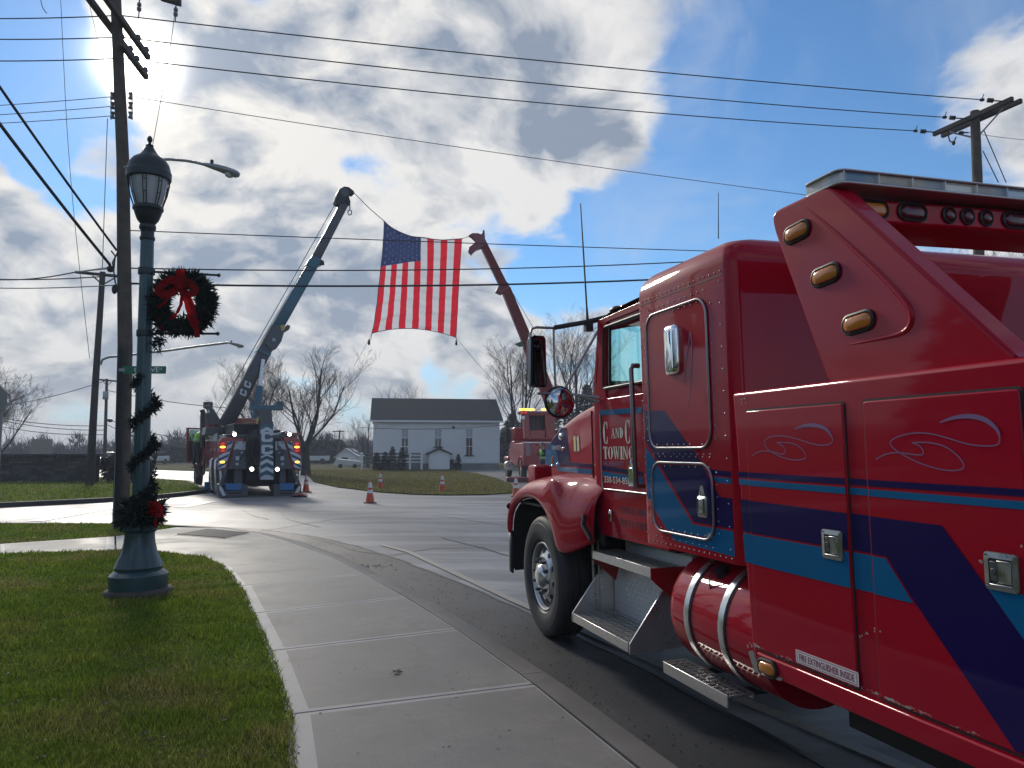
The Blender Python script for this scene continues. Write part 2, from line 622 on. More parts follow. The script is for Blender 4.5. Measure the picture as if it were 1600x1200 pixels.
_at = _kk.new('ShaderNodeAttribute', attribute_name='tint')
_n.links.new(_kk.vmath('SCALE', _src, scale=_kk.math('ADD', _at.outputs['Fac'], 0.55)), _pb.inputs['Base Color'])
_n.links.new(_pb.inputs['Base Color'].links[0].from_socket, _tl.inputs[0])
_n.links.new(_pb.outputs[0], _mx.inputs[1])
_n.links.new(_tl.outputs[0], _mx.inputs[2])
_n.links.new(_mx.outputs[0], _n.nodes['Material Output'].inputs[0])

def terrain_h(x, y):
    # level round the crossing, falling behind the road to a wooded valley, then rising to a low ridge
    def ss(a, b_, v):
        t = max(0.0, min(1.0, (v - a) / (b_ - a)))
        return t * t * (3 - 2 * t)
    fall = ss(103, 150, y)
    rise = ss(170, 380, y)
    roll = 1.4 * math.sin(x * .012 + 1.1) + .7 * math.sin(x * .037) + .5 * math.sin(x * .09 + 2)
    return -.06 - 5.5 * fall + rise * (7.0 + roll)
gr = B()
_ys = [-600, -100, 0, 60, 100] + [104 + 6 * i for i in range(50)] + [430, 600, 1200, 4000]
_xs = [-2500, -1200] + [-640 + 20 * i for i in range(65)] + [1200, 2500]
gr.grid([[(x, y_, terrain_h(x, y_)) for x in _xs] for y_ in _ys])
structure(gr.build('ground', FIELD, smooth=180))
road = structure(flat('road', [(-70, -20), (18, -20), (18, 64), (-70, 64)], 0.0, ROAD))

# kerb line, near corner (walk side), and its road side
KI = [(4.2, -9), (2.75, -3), (1.75, .35), (1.22, 1.95), (.66, 3.55), (.15, 5.0), (-.45, 6.5), (-1.08, 7.95), (-1.80, 9.42), (-2.58, 10.97),
      (-3.5, 12.5), (-4.5, 13.85), (-5.7, 14.98), (-7.1, 15.6), (-8.6, 15.86), (-10.4, 15.9), (-14, 15.8), (-20, 15.4), (-30, 14.5), (-45, 13)]
KI = [Vector((p[0], p[1], 0)) for p in KI]
def offset(pts, d):
    out = []
    for i, p in enumerate(pts):
        t = (pts[min(i + 1, len(pts) - 1)] - pts[max(i - 1, 0)]).normalized()
        out.append(p + Vector((t.y, -t.x, 0)) * d)
    return out
KO = offset(KI, 0.21)
GUT = offset(KI, 1.05)
def concrete(name, base, rough, broom):
    m = bpy.data.materials.new(name)
    m.use_nodes = True
    t = m.node_tree
    p = t.nodes['Principled BSDF']
    k = N(t)
    co = k.new('ShaderNodeTexCoord').outputs['Object']
    inf = k.new('ShaderNodeObjectInfo').outputs['Random']
    big = k.ramp(k.noise(co, 0.9, 7, 0.65, 0.4), 0.33, 0.68)
    fine = k.noise(co, 120, 3, 0.7)
    mid = k.ramp(k.noise(co, 9, 6, 0.68), 0.35, 0.7)
    spots = k.ramp(k.noise(co, 26, 2, 0.5), 0.70, 0.76)
    c = k.mix(big, rgba(tuple(q * 0.62 for q in base)), rgba(base))
    c = k.mix(k.math('MULTIPLY', k.ramp(k.noise(co, 2.3, 8, 0.7, 1.2), .52, .66), 0.5), c, rgba(tuple(q * 0.5 for q in base)))
    c = k.mix(k.math('MULTIPLY', mid, 0.45), c, rgba(tuple(q * 0.72 for q in base)))
    c = k.mix(k.ramp(fine, 0.32, 0.70, 0, 0.62), c, rgba(tuple(q * 0.55 for q in base)))
    c = k.mix(k.math('MULTIPLY', spots, 0.5), c, rgba(tuple(q * 0.3 for q in base)))
    c = k.mix(k.math('MULTIPLY', inf, 0.34), c, rgba(tuple(q * 0.6 for q in base)))
    t.links.new(c, p.inputs['Base Color'])
    t.links.new(k.ramp(big, 0, 1, rough - 0.08, rough + 0.06), p.inputs['Roughness'])
    p.inputs['Specular IOR Level'].default_value = 0.07
    mp = k.new('ShaderNodeMapping')
    t.links.new(co, mp.inputs[0])
    mp.inputs['Rotation'].default_value = (0, 0, R(-15))
    mp.inputs['Scale'].default_value = (0.07, 1, 1)
    b = k.new('ShaderNodeBump')
    b.inputs['Strength'].default_value = broom
    b.inputs['Distance'].default_value = 0.004
    t.links.new(k.math('ADD', k.noise(mp.outputs[0], 150, 2, 0.6), k.math('MULTIPLY', fine, 0.7)), b.inputs['Height'])
    t.links.new(b.outputs[0], p.inputs['Normal'])
    return m
SLAB = concrete('broomed_concrete_slab', (0.335, 0.318, 0.292), 0.56, 0.40)
EDGE = concrete('trowelled_concrete_edge', (0.54, 0.52, 0.49), 0.52, 0.12)  # paler base also carries the sky sheen on the smooth margins
KERB = concrete('kerb_concrete', (0.27, 0.255, 0.235), 0.55, 0.30)
DARKKERB = concrete('weathered_kerb', (0.10, 0.095, 0.09), 0.7, 0.4)
DIRT = mat('joint_dirt', (0.03, 0.026, 0.02), 0.9, var=(20, 0.5))

g = B()
for i in range(len(KO) - 1):
    a, b, c, d = KO[i], KO[i + 1], GUT[i + 1], GUT[i]
    g.add([(q.x, q.y, 0.004) for q in (a, d, c, b)], [(0, 1, 2, 3)])
structure(g.build('gutter_strip', NEWROAD))
s = B()
wob = random.Random(3)
def seam(pts, wd, z):
    pts = [Vector((p[0], p[1], 0)) for p in pts]
    fine = []
    for i in range(len(pts) - 1):
        n = max(2, int((pts[i + 1] - pts[i]).length / 0.35))
        for j in range(n):
            q = pts[i].lerp(pts[i + 1], j / n)
            fine.append(q + Vector((wob.uniform(-.025, .025), wob.uniform(-.025, .025), 0)))
    fine.append(pts[-1])
    L = offset(fine, -wd / 2)
    Q = offset(fine, wd / 2)
    for i in range(len(fine) - 1):
        s.add([(q.x, q.y, z) for q in (L[i], Q[i], Q[i + 1], L[i + 1])], [(0, 1, 2, 3)])
seam([tuple(q.xy) for q in offset(KI, 1.05)[4:13]], 0.035, 0.008)
for line in ([(480, 838), (560, 862), (612, 868), (680, 857), (760, 856)], [(330, 845), (420, 828), (520, 812), (600, 806)], [(440, 800), (450, 812), (500, 824)],
             [(650, 803), (700, 808), (790, 822)], [(560, 795), (640, 799), (760, 808)], [(690, 840), (800, 870)], [(380, 797), (395, 806), (420, 812)]):
    seam([tuple(G(*p).xy) for p in line], 0.03, 0.0085)
structure(s.build('tar_seams', SEAM))

# worn yellow lane line that runs on under the truck
def worn(name, col, under, keep):
    m = bpy.data.materials.new(name)
    m.use_nodes = True
    t = m.node_tree
    p = t.nodes['Principled BSDF']
    k = N(t)
    co = k.new('ShaderNodeTexCoord').outputs['Object']
    f = k.ramp(k.noise(co, 9, 8, 0.75), keep - 0.12, keep + 0.12)
    t.links.new(k.mix(f, rgba(under), rgba(col)), p.inputs['Base Color'])
    p.inputs['Roughness'].default_value = 0.5
    return m
YELLOW = worn('worn_yellow_paint', (0.36, 0.28, 0.16), (0.24, 0.23, 0.21), 0.56)
STOPW = worn('worn_white_paint', (0.62, 0.62, 0.62), (0.25, 0.25, 0.26), 0.44)
yl = [Vector((p[0], p[1], 0)) for p in [(-2.2, 13.2), (-1.63, 12.3), (.03, 8.33), (.80, 6.6), (1.46, 5.1), (2.04, 3.9), (3.3, 1.2), (5.5, -4)]]
y = B()
A_, B_ = offset(yl, -.05), offset(yl, .05)
for i in range(len(yl) - 1):
    y.add([(q.x, q.y, 0.010) for q in (A_[i], B_[i], B_[i + 1], A_[i + 1])], [(0, 1, 2, 3)])
structure(y.build('yellow_line', YELLOW))
for q in ([(42, 815), (66, 815), (200, 791), (178, 791)], [(270, 793), (292, 793), (345, 783), (330, 783)]):
    structure(flat('white_line', [G(*p).xy for p in q], 0.010, STOPW))

# kerb: one stone after the other
kerb = structure(B().bx(-.01, .01, -.01, .01, -.02, 0).build('kerb', DARKKERB))
fineI, fineO = [], []
for i in range(len(KI) - 1):
    n = max(1, int((KI[i + 1] - KI[i]).length / 0.24))
    for j in range(n):
        fineI.append(KI[i].lerp(KI[i + 1], j / n))
        fineO.append(KO[i].lerp(KO[i + 1], j / n))
per = 12
for a in range(0, len(fineI) - 2, per):
    b = min(a + per, len(fineI) - 1)
    rows = []
    for i in range(a, b + 1):
        p, q = fineI[i], fineO[i]
        if i == a:
            p, q = p.lerp(fineI[i + 1], .03), q.lerp(fineO[i + 1], .03)
        d = (q - p).normalized()
        p = p + d * 0.012
        rows.append([p + Vector((0, 0, -.05)), p + Vector((0, 0, .118)), q - d * .035 + Vector((0, 0, .116)), q - d * .008 + Vector((0, 0, .10)), q + d * .02 + Vector((0, 0, -.05))])
    k_ = B().grid(rows)
    n = len(rows[0])
    k_.f.append(tuple(range(n)))
    k_.f.append(tuple(range(len(rows) * n - 1, len(rows) * n - 1 - n, -1)))
    k_.m += [0, 0]
    k_.build('kerb_stone', KERB, kerb, smooth=40, fix=True)

# sidewalk: slab after slab, smooth trowelled margins round a broomed field
walk = structure(B().bx(-.02, .02, -.02, .02, -.02, .0).build('sidewalk', DIRT))
def slab(poly, margins, z=0.12):
    """poly: outline (counter-clockwise); margins: width of the trowelled margin per edge"""
    P = [Vector((p[0], p[1], 0)) for p in poly]
    n = len(P)
    c = sum(P, Vector()) / n
    ins = []
    for i in range(n):
        a, b, d = P[i - 1], P[i], P[(i + 1) % n]
        e0, e1 = (b - a).normalized(), (d - b).normalized()
        n0, n1 = Vector((-e0.y, e0.x, 0)), Vector((-e1.y, e1.x, 0))
        m0, m1 = margins[i - 1], margins[i]
        # meeting point of the two shifted edges
        A0, A1 = b + n0 * m0, b + n1 * m1
        den = e0.x * e1.y - e0.y * e1.x
        if abs(den) < .12:
            ins.append(b + (n0 + n1).normalized() * (m0 + m1) / 2)
        else:
            t = ((A1.x - A0.x) * e1.y - (A1.y - A0.y) * e1.x) / den
            ins.append(A0 + e0 * t)
    def lvl(ps, h):
        return [(p.x, p.y, h) for p in ps]
    top = [p + (c - p).normalized() * 0.006 for p in P]
    v = lvl(P, -.05) + lvl(P, z - .006) + lvl(top, z) + lvl(ins, z + .0005)
    f, m = [], []
    for i in range(n):
        j = (i + 1) % n
        f += [(i, j, n + j, n + i), (n + i, n + j, 2 * n + j, 2 * n + i), (2 * n + i, 2 * n + j, 3 * n + j, 3 * n + i)]
        m += [1, 1, 1]
    f.append(tuple(range(3 * n, 4 * n)))
    m.append(0)
    b = B()
    b.v, b.f, b.m = v, f, m
    return b.build('slab', [SLAB, EDGE], walk)

JL = [(1.9, -4.35), (1.25, -2.9), (.68, -1.45), (.18, 0.0), (-.30, 1.5), (-.82, 2.98), (-1.28, 4.46), (-1.82, 5.83), (-2.39, 7.15), (-3.01, 8.58), (-3.72, 10.0), (-4.32, 10.85)]
JR = [(3.0, -3.95), (2.55, -2.45), (2.12, -.95), (1.66, .55), (1.22, 1.95), (.66, 3.52), (.14, 5.03), (-.46, 6.54), (-1.08, 7.95), (-1.79, 9.42), (-2.57, 10.97), (-3.52, 12.52)]
for i in range(len(JL) - 1):
    a, b, c, d = (Vector((q[0], q[1], 0)) for q in (JL[i], JR[i], JR[i + 1], JL[i + 1]))
    e = (d - a).normalized() * .006
    ms = [.045, .014, .045, .14]
    if i >= 9:
        ms = [.03, .014, .03, .10]
    slab([a + e, b + e, c - e, d - e], ms)
corner = [(-4.32, 10.86), (-3.53, 12.53), (-4.5, 13.86), (-5.68, 14.96), (-6.5, 15.02), (-6.87, 13.5), (-5.9, 11.62), (-5.17, 11.45)]
slab(corner, [.04, .05, .05, .05, .05, .12, .05, .06])
slab([(-5.91, 11.60), (-6.88, 13.47), (-8.14, 12.38), (-7.33, 11.17)], [.12, .06, .06, .06])
slab([(-7.34, 11.16), (-8.15, 12.37), (-10.6, 10.6), (-9.6, 9.5)], [.06, .06, .06, .06])
slab([(-9.61, 9.49), (-10.61, 10.59), (-13.4, 8.6), (-12.4, 7.5)], [.06, .06, .06, .06])

# cast iron warning plate let into the corner ramp
PLATE = mat('cast_iron_plate', (0.055, 0.05, 0.045), 0.5, 0.3, var=(14, .4))
pl = B()
pc = [Vector((*G(px, py, .12).xy, 0)) for px, py in ((272, 836), (325, 827), (392, 833), (352, 842))]
pl.prism([(p.x, p.y, .121) for p in pc], (0, 0, .006))
for i in range(1, 26):
    t = i / 26
    a, b = pc[0].lerp(pc[3], t), pc[1].lerp(pc[2], t)
    a, b = a.lerp(b, .04), a.lerp(b, .96)
    pl.cyl((a.x, a.y, .128), (b.x, b.y, .128), .014, n=5)
pl = pl.build('warning_plate', PLATE)
tag(pl, 'ribbed dark iron plate set into the sidewalk corner ramp', 'warning plate')

# lawns
near_lawn = [(2.0, -9), (1.88, -4.3)] + JL[1:] + [(-5.17, 11.43), (-5.9, 11.58), (-7.33, 11.15), (-9.6, 9.48), (-12.4, 7.48), (-22, 2), (-22, -9)]
def lawn_sheet(name, pts, z, m, cell=0.5, amp=.012, drop=0.12):
    o = flat(name, pts, z, m)
    bm = bmesh.new()
    bm.from_mesh(o.data)
    edges = [e for e in bm.edges if len(e.link_faces) == 1]
    r = bmesh.ops.extrude_edge_only(bm, edges=edges)
    for v in [q for q in r['geom'] if isinstance(q, bmesh.types.BMVert)]:
        v.co.z -= drop
    bmesh.ops.recalc_face_normals(bm, faces=bm.faces)
    bm.to_mesh(o.data)
    bm.free()
    return structure(o)
lawn_sheet('lawn', [(2.0, -9), (1.9, -4.3)] + [(p[0] + .012, p[1] + .004) for p in JL[1:]] + near_lawn[2 + len(JL) - 1:], .123, LAWN)
strip_lawn = [(-6.51, 15.0), (-6.88, 13.5), (-8.14, 12.40), (-10.6, 10.63), (-13.4, 8.63), (-24, 2.4), (-45, 4), (-45, 13), (-30, 14.5), (-20, 15.4), (-14, 15.8), (-10.4, 15.9), (-8.6, 15.85), (-7.1, 15.58)]
lawn_sheet('grass_strip', strip_lawn, .108, LAWN)
isle = [(-11.75, 27.2), (-11.75, 29.2), (-12.76, 31.6), (-15.97, 37.9), (-19.9, 41.6), (-30, 45), (-60, 48), (-62, 17.6), (-34, 17.4), (-21.5, 18.6), (-14.5, 21.96), (-12.87, 23.97), (-12.0, 25.8)]
lawn_sheet('verge', isle, .125, ISLE)
ik = B()
IV = [Vector((p[0], p[1], 0)) for p in isle[7:] + isle[:6]]
IO = offset(IV, .2)
IN_ = offset(IV, -.02)
for i in range(len(IV) - 1):
    a, b, c, d = IO[i], IO[i + 1], IN_[i + 1], IN_[i]
    ik.prism([(q.x, q.y, -.02) for q in (a, b, c, d)], (0, 0, .155))
structure(ik.build('verge_kerb', DARKKERB))
hl = [(-13.8, 52), (-11.3, 43.5), (-10.03, 39.12), (-7.6, 33.6), (-5.1, 29.6), (-3.6, 28.1), (-2.3, 27.6), (-1.0, 27.8), (-.05, 28.8), (.3, 31), (-.1, 36), (-.9, 44), (-2.4, 53), (-4.2, 60), (-4.2, 65), (-70, 90), (-30, 64)]
lawn_sheet('house_lawn', hl, .045, FARLAWN)
structure(flat('driveway', [(.9, 30.6), (15, 30), (15, 66), (-4.6, 66), (-4.6, 60), (-2.6, 53), (-1.1, 44), (-.3, 36)], .012, DRIVE))

# dark earth patch by the lamp post
structure(flat('earth_patch', [(-4.78, 8.62), (-5.05, 8.52), (-5.2, 8.42), (-5.15, 8.34), (-4.85, 8.38), (-4.6, 8.44), (-4.5, 8.55)], .112, DIRT))

# grass blades: one mass, uncountable
def blades(name, poly, boxes, seed, hmin, hmax, z0, m=None):
    rng = np.random.default_rng(seed)
    P = np.array([(p[0], p[1]) for p in poly])
    allp = []
    for (x0, x1, y0, y1, dens) in boxes:
        n = int((x1 - x0) * (y1 - y0) * dens)
        q = np.stack([rng.uniform(x0, x1, n), rng.uniform(y0, y1, n)], 1)
        inside = np.zeros(n, bool)
        for i in range(len(P)):
            a, b = P[i - 1], P[i]
            c = (a[1] > q[:, 1]) != (b[1] > q[:, 1])
            with np.errstate(divide='ignore', invalid='ignore'):
                xx = (b[0] - a[0]) * (q[:, 1] - a[1]) / (b[1] - a[1]) + a[0]
            inside ^= c & (q[:, 0] < xx)
        allp.append(q[inside])
    q = np.concatenate(allp)
    n = len(q)
    clump = 0.85 + 0.38 * np.sin(q[:, 0] * 5.1 + np.sin(q[:, 1] * 3.3) * 2) * np.sin(q[:, 1] * 6.3 + np.sin(q[:, 0] * 2.7) * 2)
    h = rng.uniform(hmin, hmax, n) * clump
    th = rng.uniform(0, 2 * np.pi, n)
    far = np.clip(np.hypot(q[:, 0], q[:, 1]) / 6.0, 0.8, 5.0)
    wd = rng.uniform(.0025, .0045, n) * far
    lean = rng.uniform(.1, .9, n) * h
    la = rng.uniform(0, 2 * np.pi, n)
    base = np.stack([q[:, 0], q[:, 1], np.full(n, z0)], 1)
    side = np.stack([np.cos(th) * wd, np.sin(th) * wd, np.zeros(n)], 1)
    tip = base + np.stack([np.cos(la) * lean, np.sin(la) * lean, h], 1)
    v = np.stack([base - side, base + side, tip], 1).reshape(-1, 3)
    me = bpy.data.meshes.new(name)
    me.vertices.add(3 * n)
    me.vertices.foreach_set('co', v.ravel())
    me.loops.add(3 * n)
    me.loops.foreach_set('vertex_index', np.arange(3 * n))
    me.polygons.add(n)
    me.polygons.foreach_set('loop_start', np.arange(n) * 3)
    me.polygons.foreach_set('loop_total', np.full(n, 3))
    me.materials.append(m or BLADE)
    me.update()
    me.attributes.new('tint', 'FLOAT', 'FACE').data.foreach_set('value', (rng.random(n) ** 1.5 * 1.05).astype(np.float32))
    o = bpy.data.objects.new(name, me)
    COL.objects.link(o)
    o['kind'] = 'stuff'
    return o
near_fringe = [(2.0, -9), (1.92, -4.3)] + [(p[0] + .045, p[1] + .012) for p in JL[1:]] + near_lawn[2 + len(JL) - 1:]
blades('grass', near_fringe, [(-5, .2, 2.6, 5.2, 7500), (-7, 0, 5.2, 8.5, 4200), (-10, -2.5, 8.5, 12, 2000)], 5, .026, .062, .120)
blades('strip_grass', strip_lawn, [(-14, -6.4, 10, 16, 700)], 6, .03, .06, .105)
DRYBLADE = BLADE.copy()
DRYBLADE.name = 'dry_grass_blades'
for nd in DRYBLADE.node_tree.nodes:      # the same turf, drier: olive and straw
    if nd.bl_idname == 'ShaderNodeMix':
        for s_ in (nd.inputs[6], nd.inputs[7]):
            if not s_.is_linked:
                c_ = s_.default_value
                s_.default_value = (c_[1] * .80, c_[1] * .72, c_[1] * .26, 1)
blades('house_lawn_grass', hl, [(-16, 1, 27, 40, 130), (-22, 1, 40, 62, 60)], 7, .04, .085, .04, DRYBLADE)
blades('verge_grass', isle, [(-26, -11, 18, 32, 120), (-34, -12, 32, 44, 60)], 8, .05, .10, .12)

# ragged fringe where the lawn hangs over the edge of the walk
def fringe():
    rg = random.Random(31)
    b = B()
    pts = [Vector((p[0], p[1], 0)) for p in JL[2:]] + [Vector((-5.17, 11.45, 0)), Vector((-5.9, 11.6, 0)), Vector((-7.3, 11.17, 0))]
    for i in range(len(pts) - 1):
        a, e = pts[i], pts[i + 1]
        L = (e - a).length
        d = (e - a).normalized()
        nrm = Vector((d.y, -d.x, 0))
        for j in range(int(L * (1500 if a.y < 7 else 700))):
            s_ = rg.random() * L
            tuft = .5 + .5 * math.sin((s_ + i * 1.7) * 9.0) * math.sin((s_ + i) * 23.0)
            q = a + d * s_ + nrm * rg.uniform(-.05, .006 + .016 * tuft) + Vector((0, 0, .10))
            h = rg.uniform(.03, .065)
            out = nrm * rg.uniform(-.3, .8) * h * (.5 + tuft) + d * rg.uniform(-.6, .6) * h
            w_ = d * rg.uniform(.002, .0035) * (1 if a.y < 7 else 1.7)
            b.add([q - w_, q + w_, q + out + Vector((0, 0, h * rg.uniform(.35, .9)))], [(0, 1, 2)])
    structure(b.build('lawn_fringe', BLADE), 'stuff')
    b = B()
    for i in range(len(pts) - 1):
        a, e = pts[i], pts[i + 1]
        d = (e - a).normalized()
        nrm = Vector((d.y, -d.x, 0))
        for j in range(int((e - a).length * 45)):
            q = a.lerp(e, rg.random()) + nrm * (abs(rg.gauss(0, .025))) + Vector((0, 0, .1215))
            s_ = rg.uniform(.003, .011)
            t = rg.uniform(0, 6.28)
            b.add([q + Vector((s_ * math.cos(t + k_ * 2.1), s_ * math.sin(t + k_ * 2.1), 0 if k_ else .004)) for k_ in range(3)], [(0, 1, 2)])
    structure(b.build('edge_soil', DIRT), 'stuff')
fringe()

# ------------------------------------------------------------------ lettering
def letters(txt, height, thick=0.002, cond=1.0, spacing=1.0):
    """flat print as thin solid letters: returns a mesh in the XY plane, centred on x, baseline 0"""
    cu = bpy.data.curves.new('lettering', 'FONT')
    cu.body = txt
    cu.size = height / 0.70
    cu.extrude = thick / 2
    cu.align_x = 'CENTER'
    cu.space_character = spacing
    cu.resolution_u = 3
    o = bpy.data.objects.new('lettering', cu)
    COL.objects.link(o)
    dg = bpy.context.evaluated_depsgraph_get()
    me = bpy.data.meshes.new_from_object(o.evaluated_get(dg))
    bpy.data.objects.remove(o)
    bpy.data.curves.remove(cu)
    me.transform(Matrix.Diagonal((cond, 1, 1, 1)))
    return me

def place_mesh(me, name, m, parent, origin, right, up):
    right, up = Vector(right).normalized(), Vector(up)
    up = (up - right * up.dot(right)).normalized()
    nrm = right.cross(up)
    mx = Matrix((right, up, nrm)).transposed().to_4x4()
    mx.translation = Vector(origin)
    me.transform(mx)
    me.materials.clear()
    me.materials.append(m)
    o = bpy.data.objects.new(name, me)
    COL.objects.link(o)
    o.parent = parent
    return o

def serif_glyph(ch):
    """strokes of a classic serif capital in a 1 high box -> (polygons, width)"""
    P = []
    def q(*p):
        P.append(list(p))
    def stem(x, wd, y0=0, y1=1, lo=True, hi=True):
        q((x, y0), (x + wd, y0), (x + wd, y1), (x, y1))
        sv = .08
        if lo:
            q((x - sv, y0), (x + wd + sv, y0), (x + wd + sv, y0 + .05), (x - sv, y0 + .05))
        if hi:
            q((x - sv, y1 - .05), (x + wd + sv, y1 - .05), (x + wd + sv, y1), (x - sv, y1))
    def ring(cx, cy, rx, ry, a0, a1, wmax, wmin, n=22):
        for i in range(n):
            t0, t1 = R(a0 + (a1 - a0) * i / n), R(a0 + (a1 - a0) * (i + 1) / n)
            w0 = wmin + (wmax - wmin) * abs(math.cos(t0)) ** 1.5
            w1 = wmin + (wmax - wmin) * abs(math.cos(t1)) ** 1.5
            q((cx + rx * math.cos(t0), cy + ry * math.sin(t0)), (cx + rx * math.cos(t1), cy + ry * math.sin(t1)),
              (cx + (rx - w1) * math.cos(t1), cy + (ry - w1 * .6) * math.sin(t1)), (cx + (rx - w0) * math.cos(t0), cy + (ry - w0 * .6) * math.sin(t0)))
    W = .24
    if ch == 'C':
        ring(.40, .5, .38, .5, 52, 308, W, .06)
        q((.62, .68), (.68, .68), (.66, 1.0), (.60, .93))
        q((.62, .32), (.60, .08), (.66, .0), (.68, .32))
        return P, .74
    if ch == 'O':
        ring(.42, .5, .40, .5, 0, 360, W, .06)
        return P, .86
    if ch == 'G':
        ring(.40, .5, .38, .5, 50, 312, W, .06)
        q((.60, .70), (.66, .70), (.64, 1.0), (.58, .92))
        stem(.54, W, .02, .42, False, True)
        return P, .80
    if ch == 'D':
        stem(.10, W)
        ring(.24, .5, .46, .5, -90, 90, W, .06)
        return P, .76
    if ch == 'N':
        stem(.10, .07)
        q((.06, 1), (.25, 1), (.72, 0), (.60, 0))
        stem(.64, .07, 0, 1, False, True)
        return P, .84
    if ch == 'A':
        q((.02, 0), (.09, 0), (.38, .98), (.33, 1.0))
        q((.30, 1.0), (.42, 1.0), (.74, 0), (.56, 0))
        q((.16, .30), (.62, .30), (.60, .36), (.18, .36))
        q((-.04, 0), (.18, 0), (.18, .05), (-.04, .05))
        q((.48, 0), (.84, 0), (.84, .05), (.48, .05))
        return P, .82
    if ch == 'T':
        stem(.28, W, 0, 1, True, False)
        q((.0, .93), (.72, .93), (.72, 1), (.0, 1))
        q((.0, .78), (.05, .78), (.08, .95), (.0, .95))
        q((.67, .78), (.72, .78), (.72, .95), (.64, .95))
        return P, .76
    if ch == 'W':
        for x0 in (0, .36):
            q((x0 + .02, 1), (x0 + .19, 1), (x0 + .38, 0), (x0 + .29, 0))
            q((x0 + .30, 0), (x0 + .37, 0), (x0 + .56, 1), (x0 + .50, 1))
            q((x0 - .05, .95), (x0 + .26, .95), (x0 + .26, 1), (x0 - .05, 1))
        q((.80, .95), (1.0, .95), (1.0, 1), (.80, 1))
        return P, 1.0
    if ch == 'I':
        stem(.11, W)
        return P, .40
    return P, .35

def serif_word(b, txt, x, y, h, cond, fmap, push, m=0):
    for ch in txt:
        P, wd = serif_glyph(ch)
        lb_ = B()
        for poly in P:
            lb_.prism([fmap(x + p[0] * h * cond, y + p[1] * h) for p in poly], push, m)
        lb_.build('letter', CREAM, b)
        x += (wd + .06) * h * cond
    return x

# ------------------------------------------------------------------ the red wrecker in front
TH, LEAN = R(17.4), R(-1.3)
truck = empty('tow_truck', 'large glossy red heavy wrecker with blue and purple stripes parked along the near kerb', 'tow truck',
              (3.47 * math.cos(TH), 3.47 * math.sin(TH), 0.028), (0, LEAN, TH))
MT = Matrix.Rotation(TH, 3, 'Z') @ Matrix.Rotation(LEAN, 3, 'Y')
TC = MT.transposed() @ (CAM - truck.location)
def T(px, py, x=None, y=None, z=None, plane=None):
    """where the sight line through a point of the picture meets a plane of the truck (truck coordinates)"""
    d = MT.transposed() @ ray(px, py)
    if plane is not None:
        o, n = plane
        t = (o - TC).dot(n) / d.dot(n)
    elif x is not None:
        t = (x - TC.x) / d.x
    elif y is not None:
        t = (y - TC.y) / d.y
    else:
        t = (z - TC.z) / d.z
    return TC + d * t
def S2(px, py, x):
    q = T(px, py, x=x)
    return (q.y, q.z)
def plate(b, pts, x, th, m=0):
    """2-D (y, z) outline on the left side: inner face at x, th thick outwards"""
    return b.prism([(x, p[0], p[1]) for p in pts], (-th, 0, 0), m)
XB, XS, XC = -1.27, -1.21, -1.05
def catmull(ps, n=7):
    ps = [Vector(p) for p in ps]
    out = []
    for i in range(len(ps) - 1):
        p0, p1, p2, p3 = ps[max(i - 1, 0)], ps[i], ps[i + 1], ps[min(i + 2, len(ps) - 1)]
        for j in range(n):
            t = j / n
            out.append(.5 * ((2 * p1) + (p2 - p0) * t + (2 * p0 - 5 * p1 + 4 * p2 - p3) * t * t + (3 * p1 - p0 - 3 * p2 + p3) * t ** 3))
    out.append(ps[-1])
    return out

# service body behind the sleeper ---------------------------------------------------
bodyp = bpy.data.materials.new('chipped_red_paint')
bodyp.use_nodes = True
_t = bodyp.node_tree
_p = _t.nodes['Principled BSDF']
_k = N(_t)
_co = _k.new('ShaderNodeTexCoord').outputs['Object']
_sp = _k.new('ShaderNodeSeparateXYZ')
_t.links.new(_co, _sp.inputs[0])
_mp = _k.new('ShaderNodeMapping')
_t.links.new(_co, _mp.inputs[0])
_mp.inputs['Scale'].default_value = (1, 1.6, 4)
_band = _k.math('MULTIPLY', _k.ramp(_sp.outputs[2], .665, .69), _k.ramp(_sp.outputs[2], .70, .725, 1, 0))
_chip = _k.ramp(_k.math('MULTIPLY', _k.noise(_mp.outputs[0], 7, 9, .75), _band), .545, .565)
_t.links.new(_k.mix(_chip, (0.37, 0.0003, 0.017, 1), (.42, .38, .33, 1)), _p.inputs['Base Color'])
_p.inputs['Roughness'].default_value = .5
_p.inputs['Specular IOR Level'].default_value = .04
_p.inputs['Coat Weight'].default_value = .5
_p.inputs['Coat Roughness'].default_value = .04
_b = _k.new('ShaderNodeBump')
_b.inputs['Strength'].default_value = .03
_b.inputs['Distance'].default_value = .012
_t.links.new(_k.noise(_co, 1.7, 3, .5), _b.inputs['Height'])
_t.links.new(_b.outputs[0], _p.inputs['Normal'])

b = B()
b.prism([(XB, 3.272, 1.883), (XB, 3.20, .70), (XB, 3.17, .588), (XB, -4.6, .588), (XB, -4.6, 1.883)], (2.54, 0, 0))
body = b.build('service_body', bodyp, truck, bevel=.018, seg=3)
# lower sill lip stands a little proud
b = B()
b.bx(XB - .012, XB + .02, -4.6, 3.15, .588, .672)
b.build('body_sill', bodyp, truck, bevel=.008)

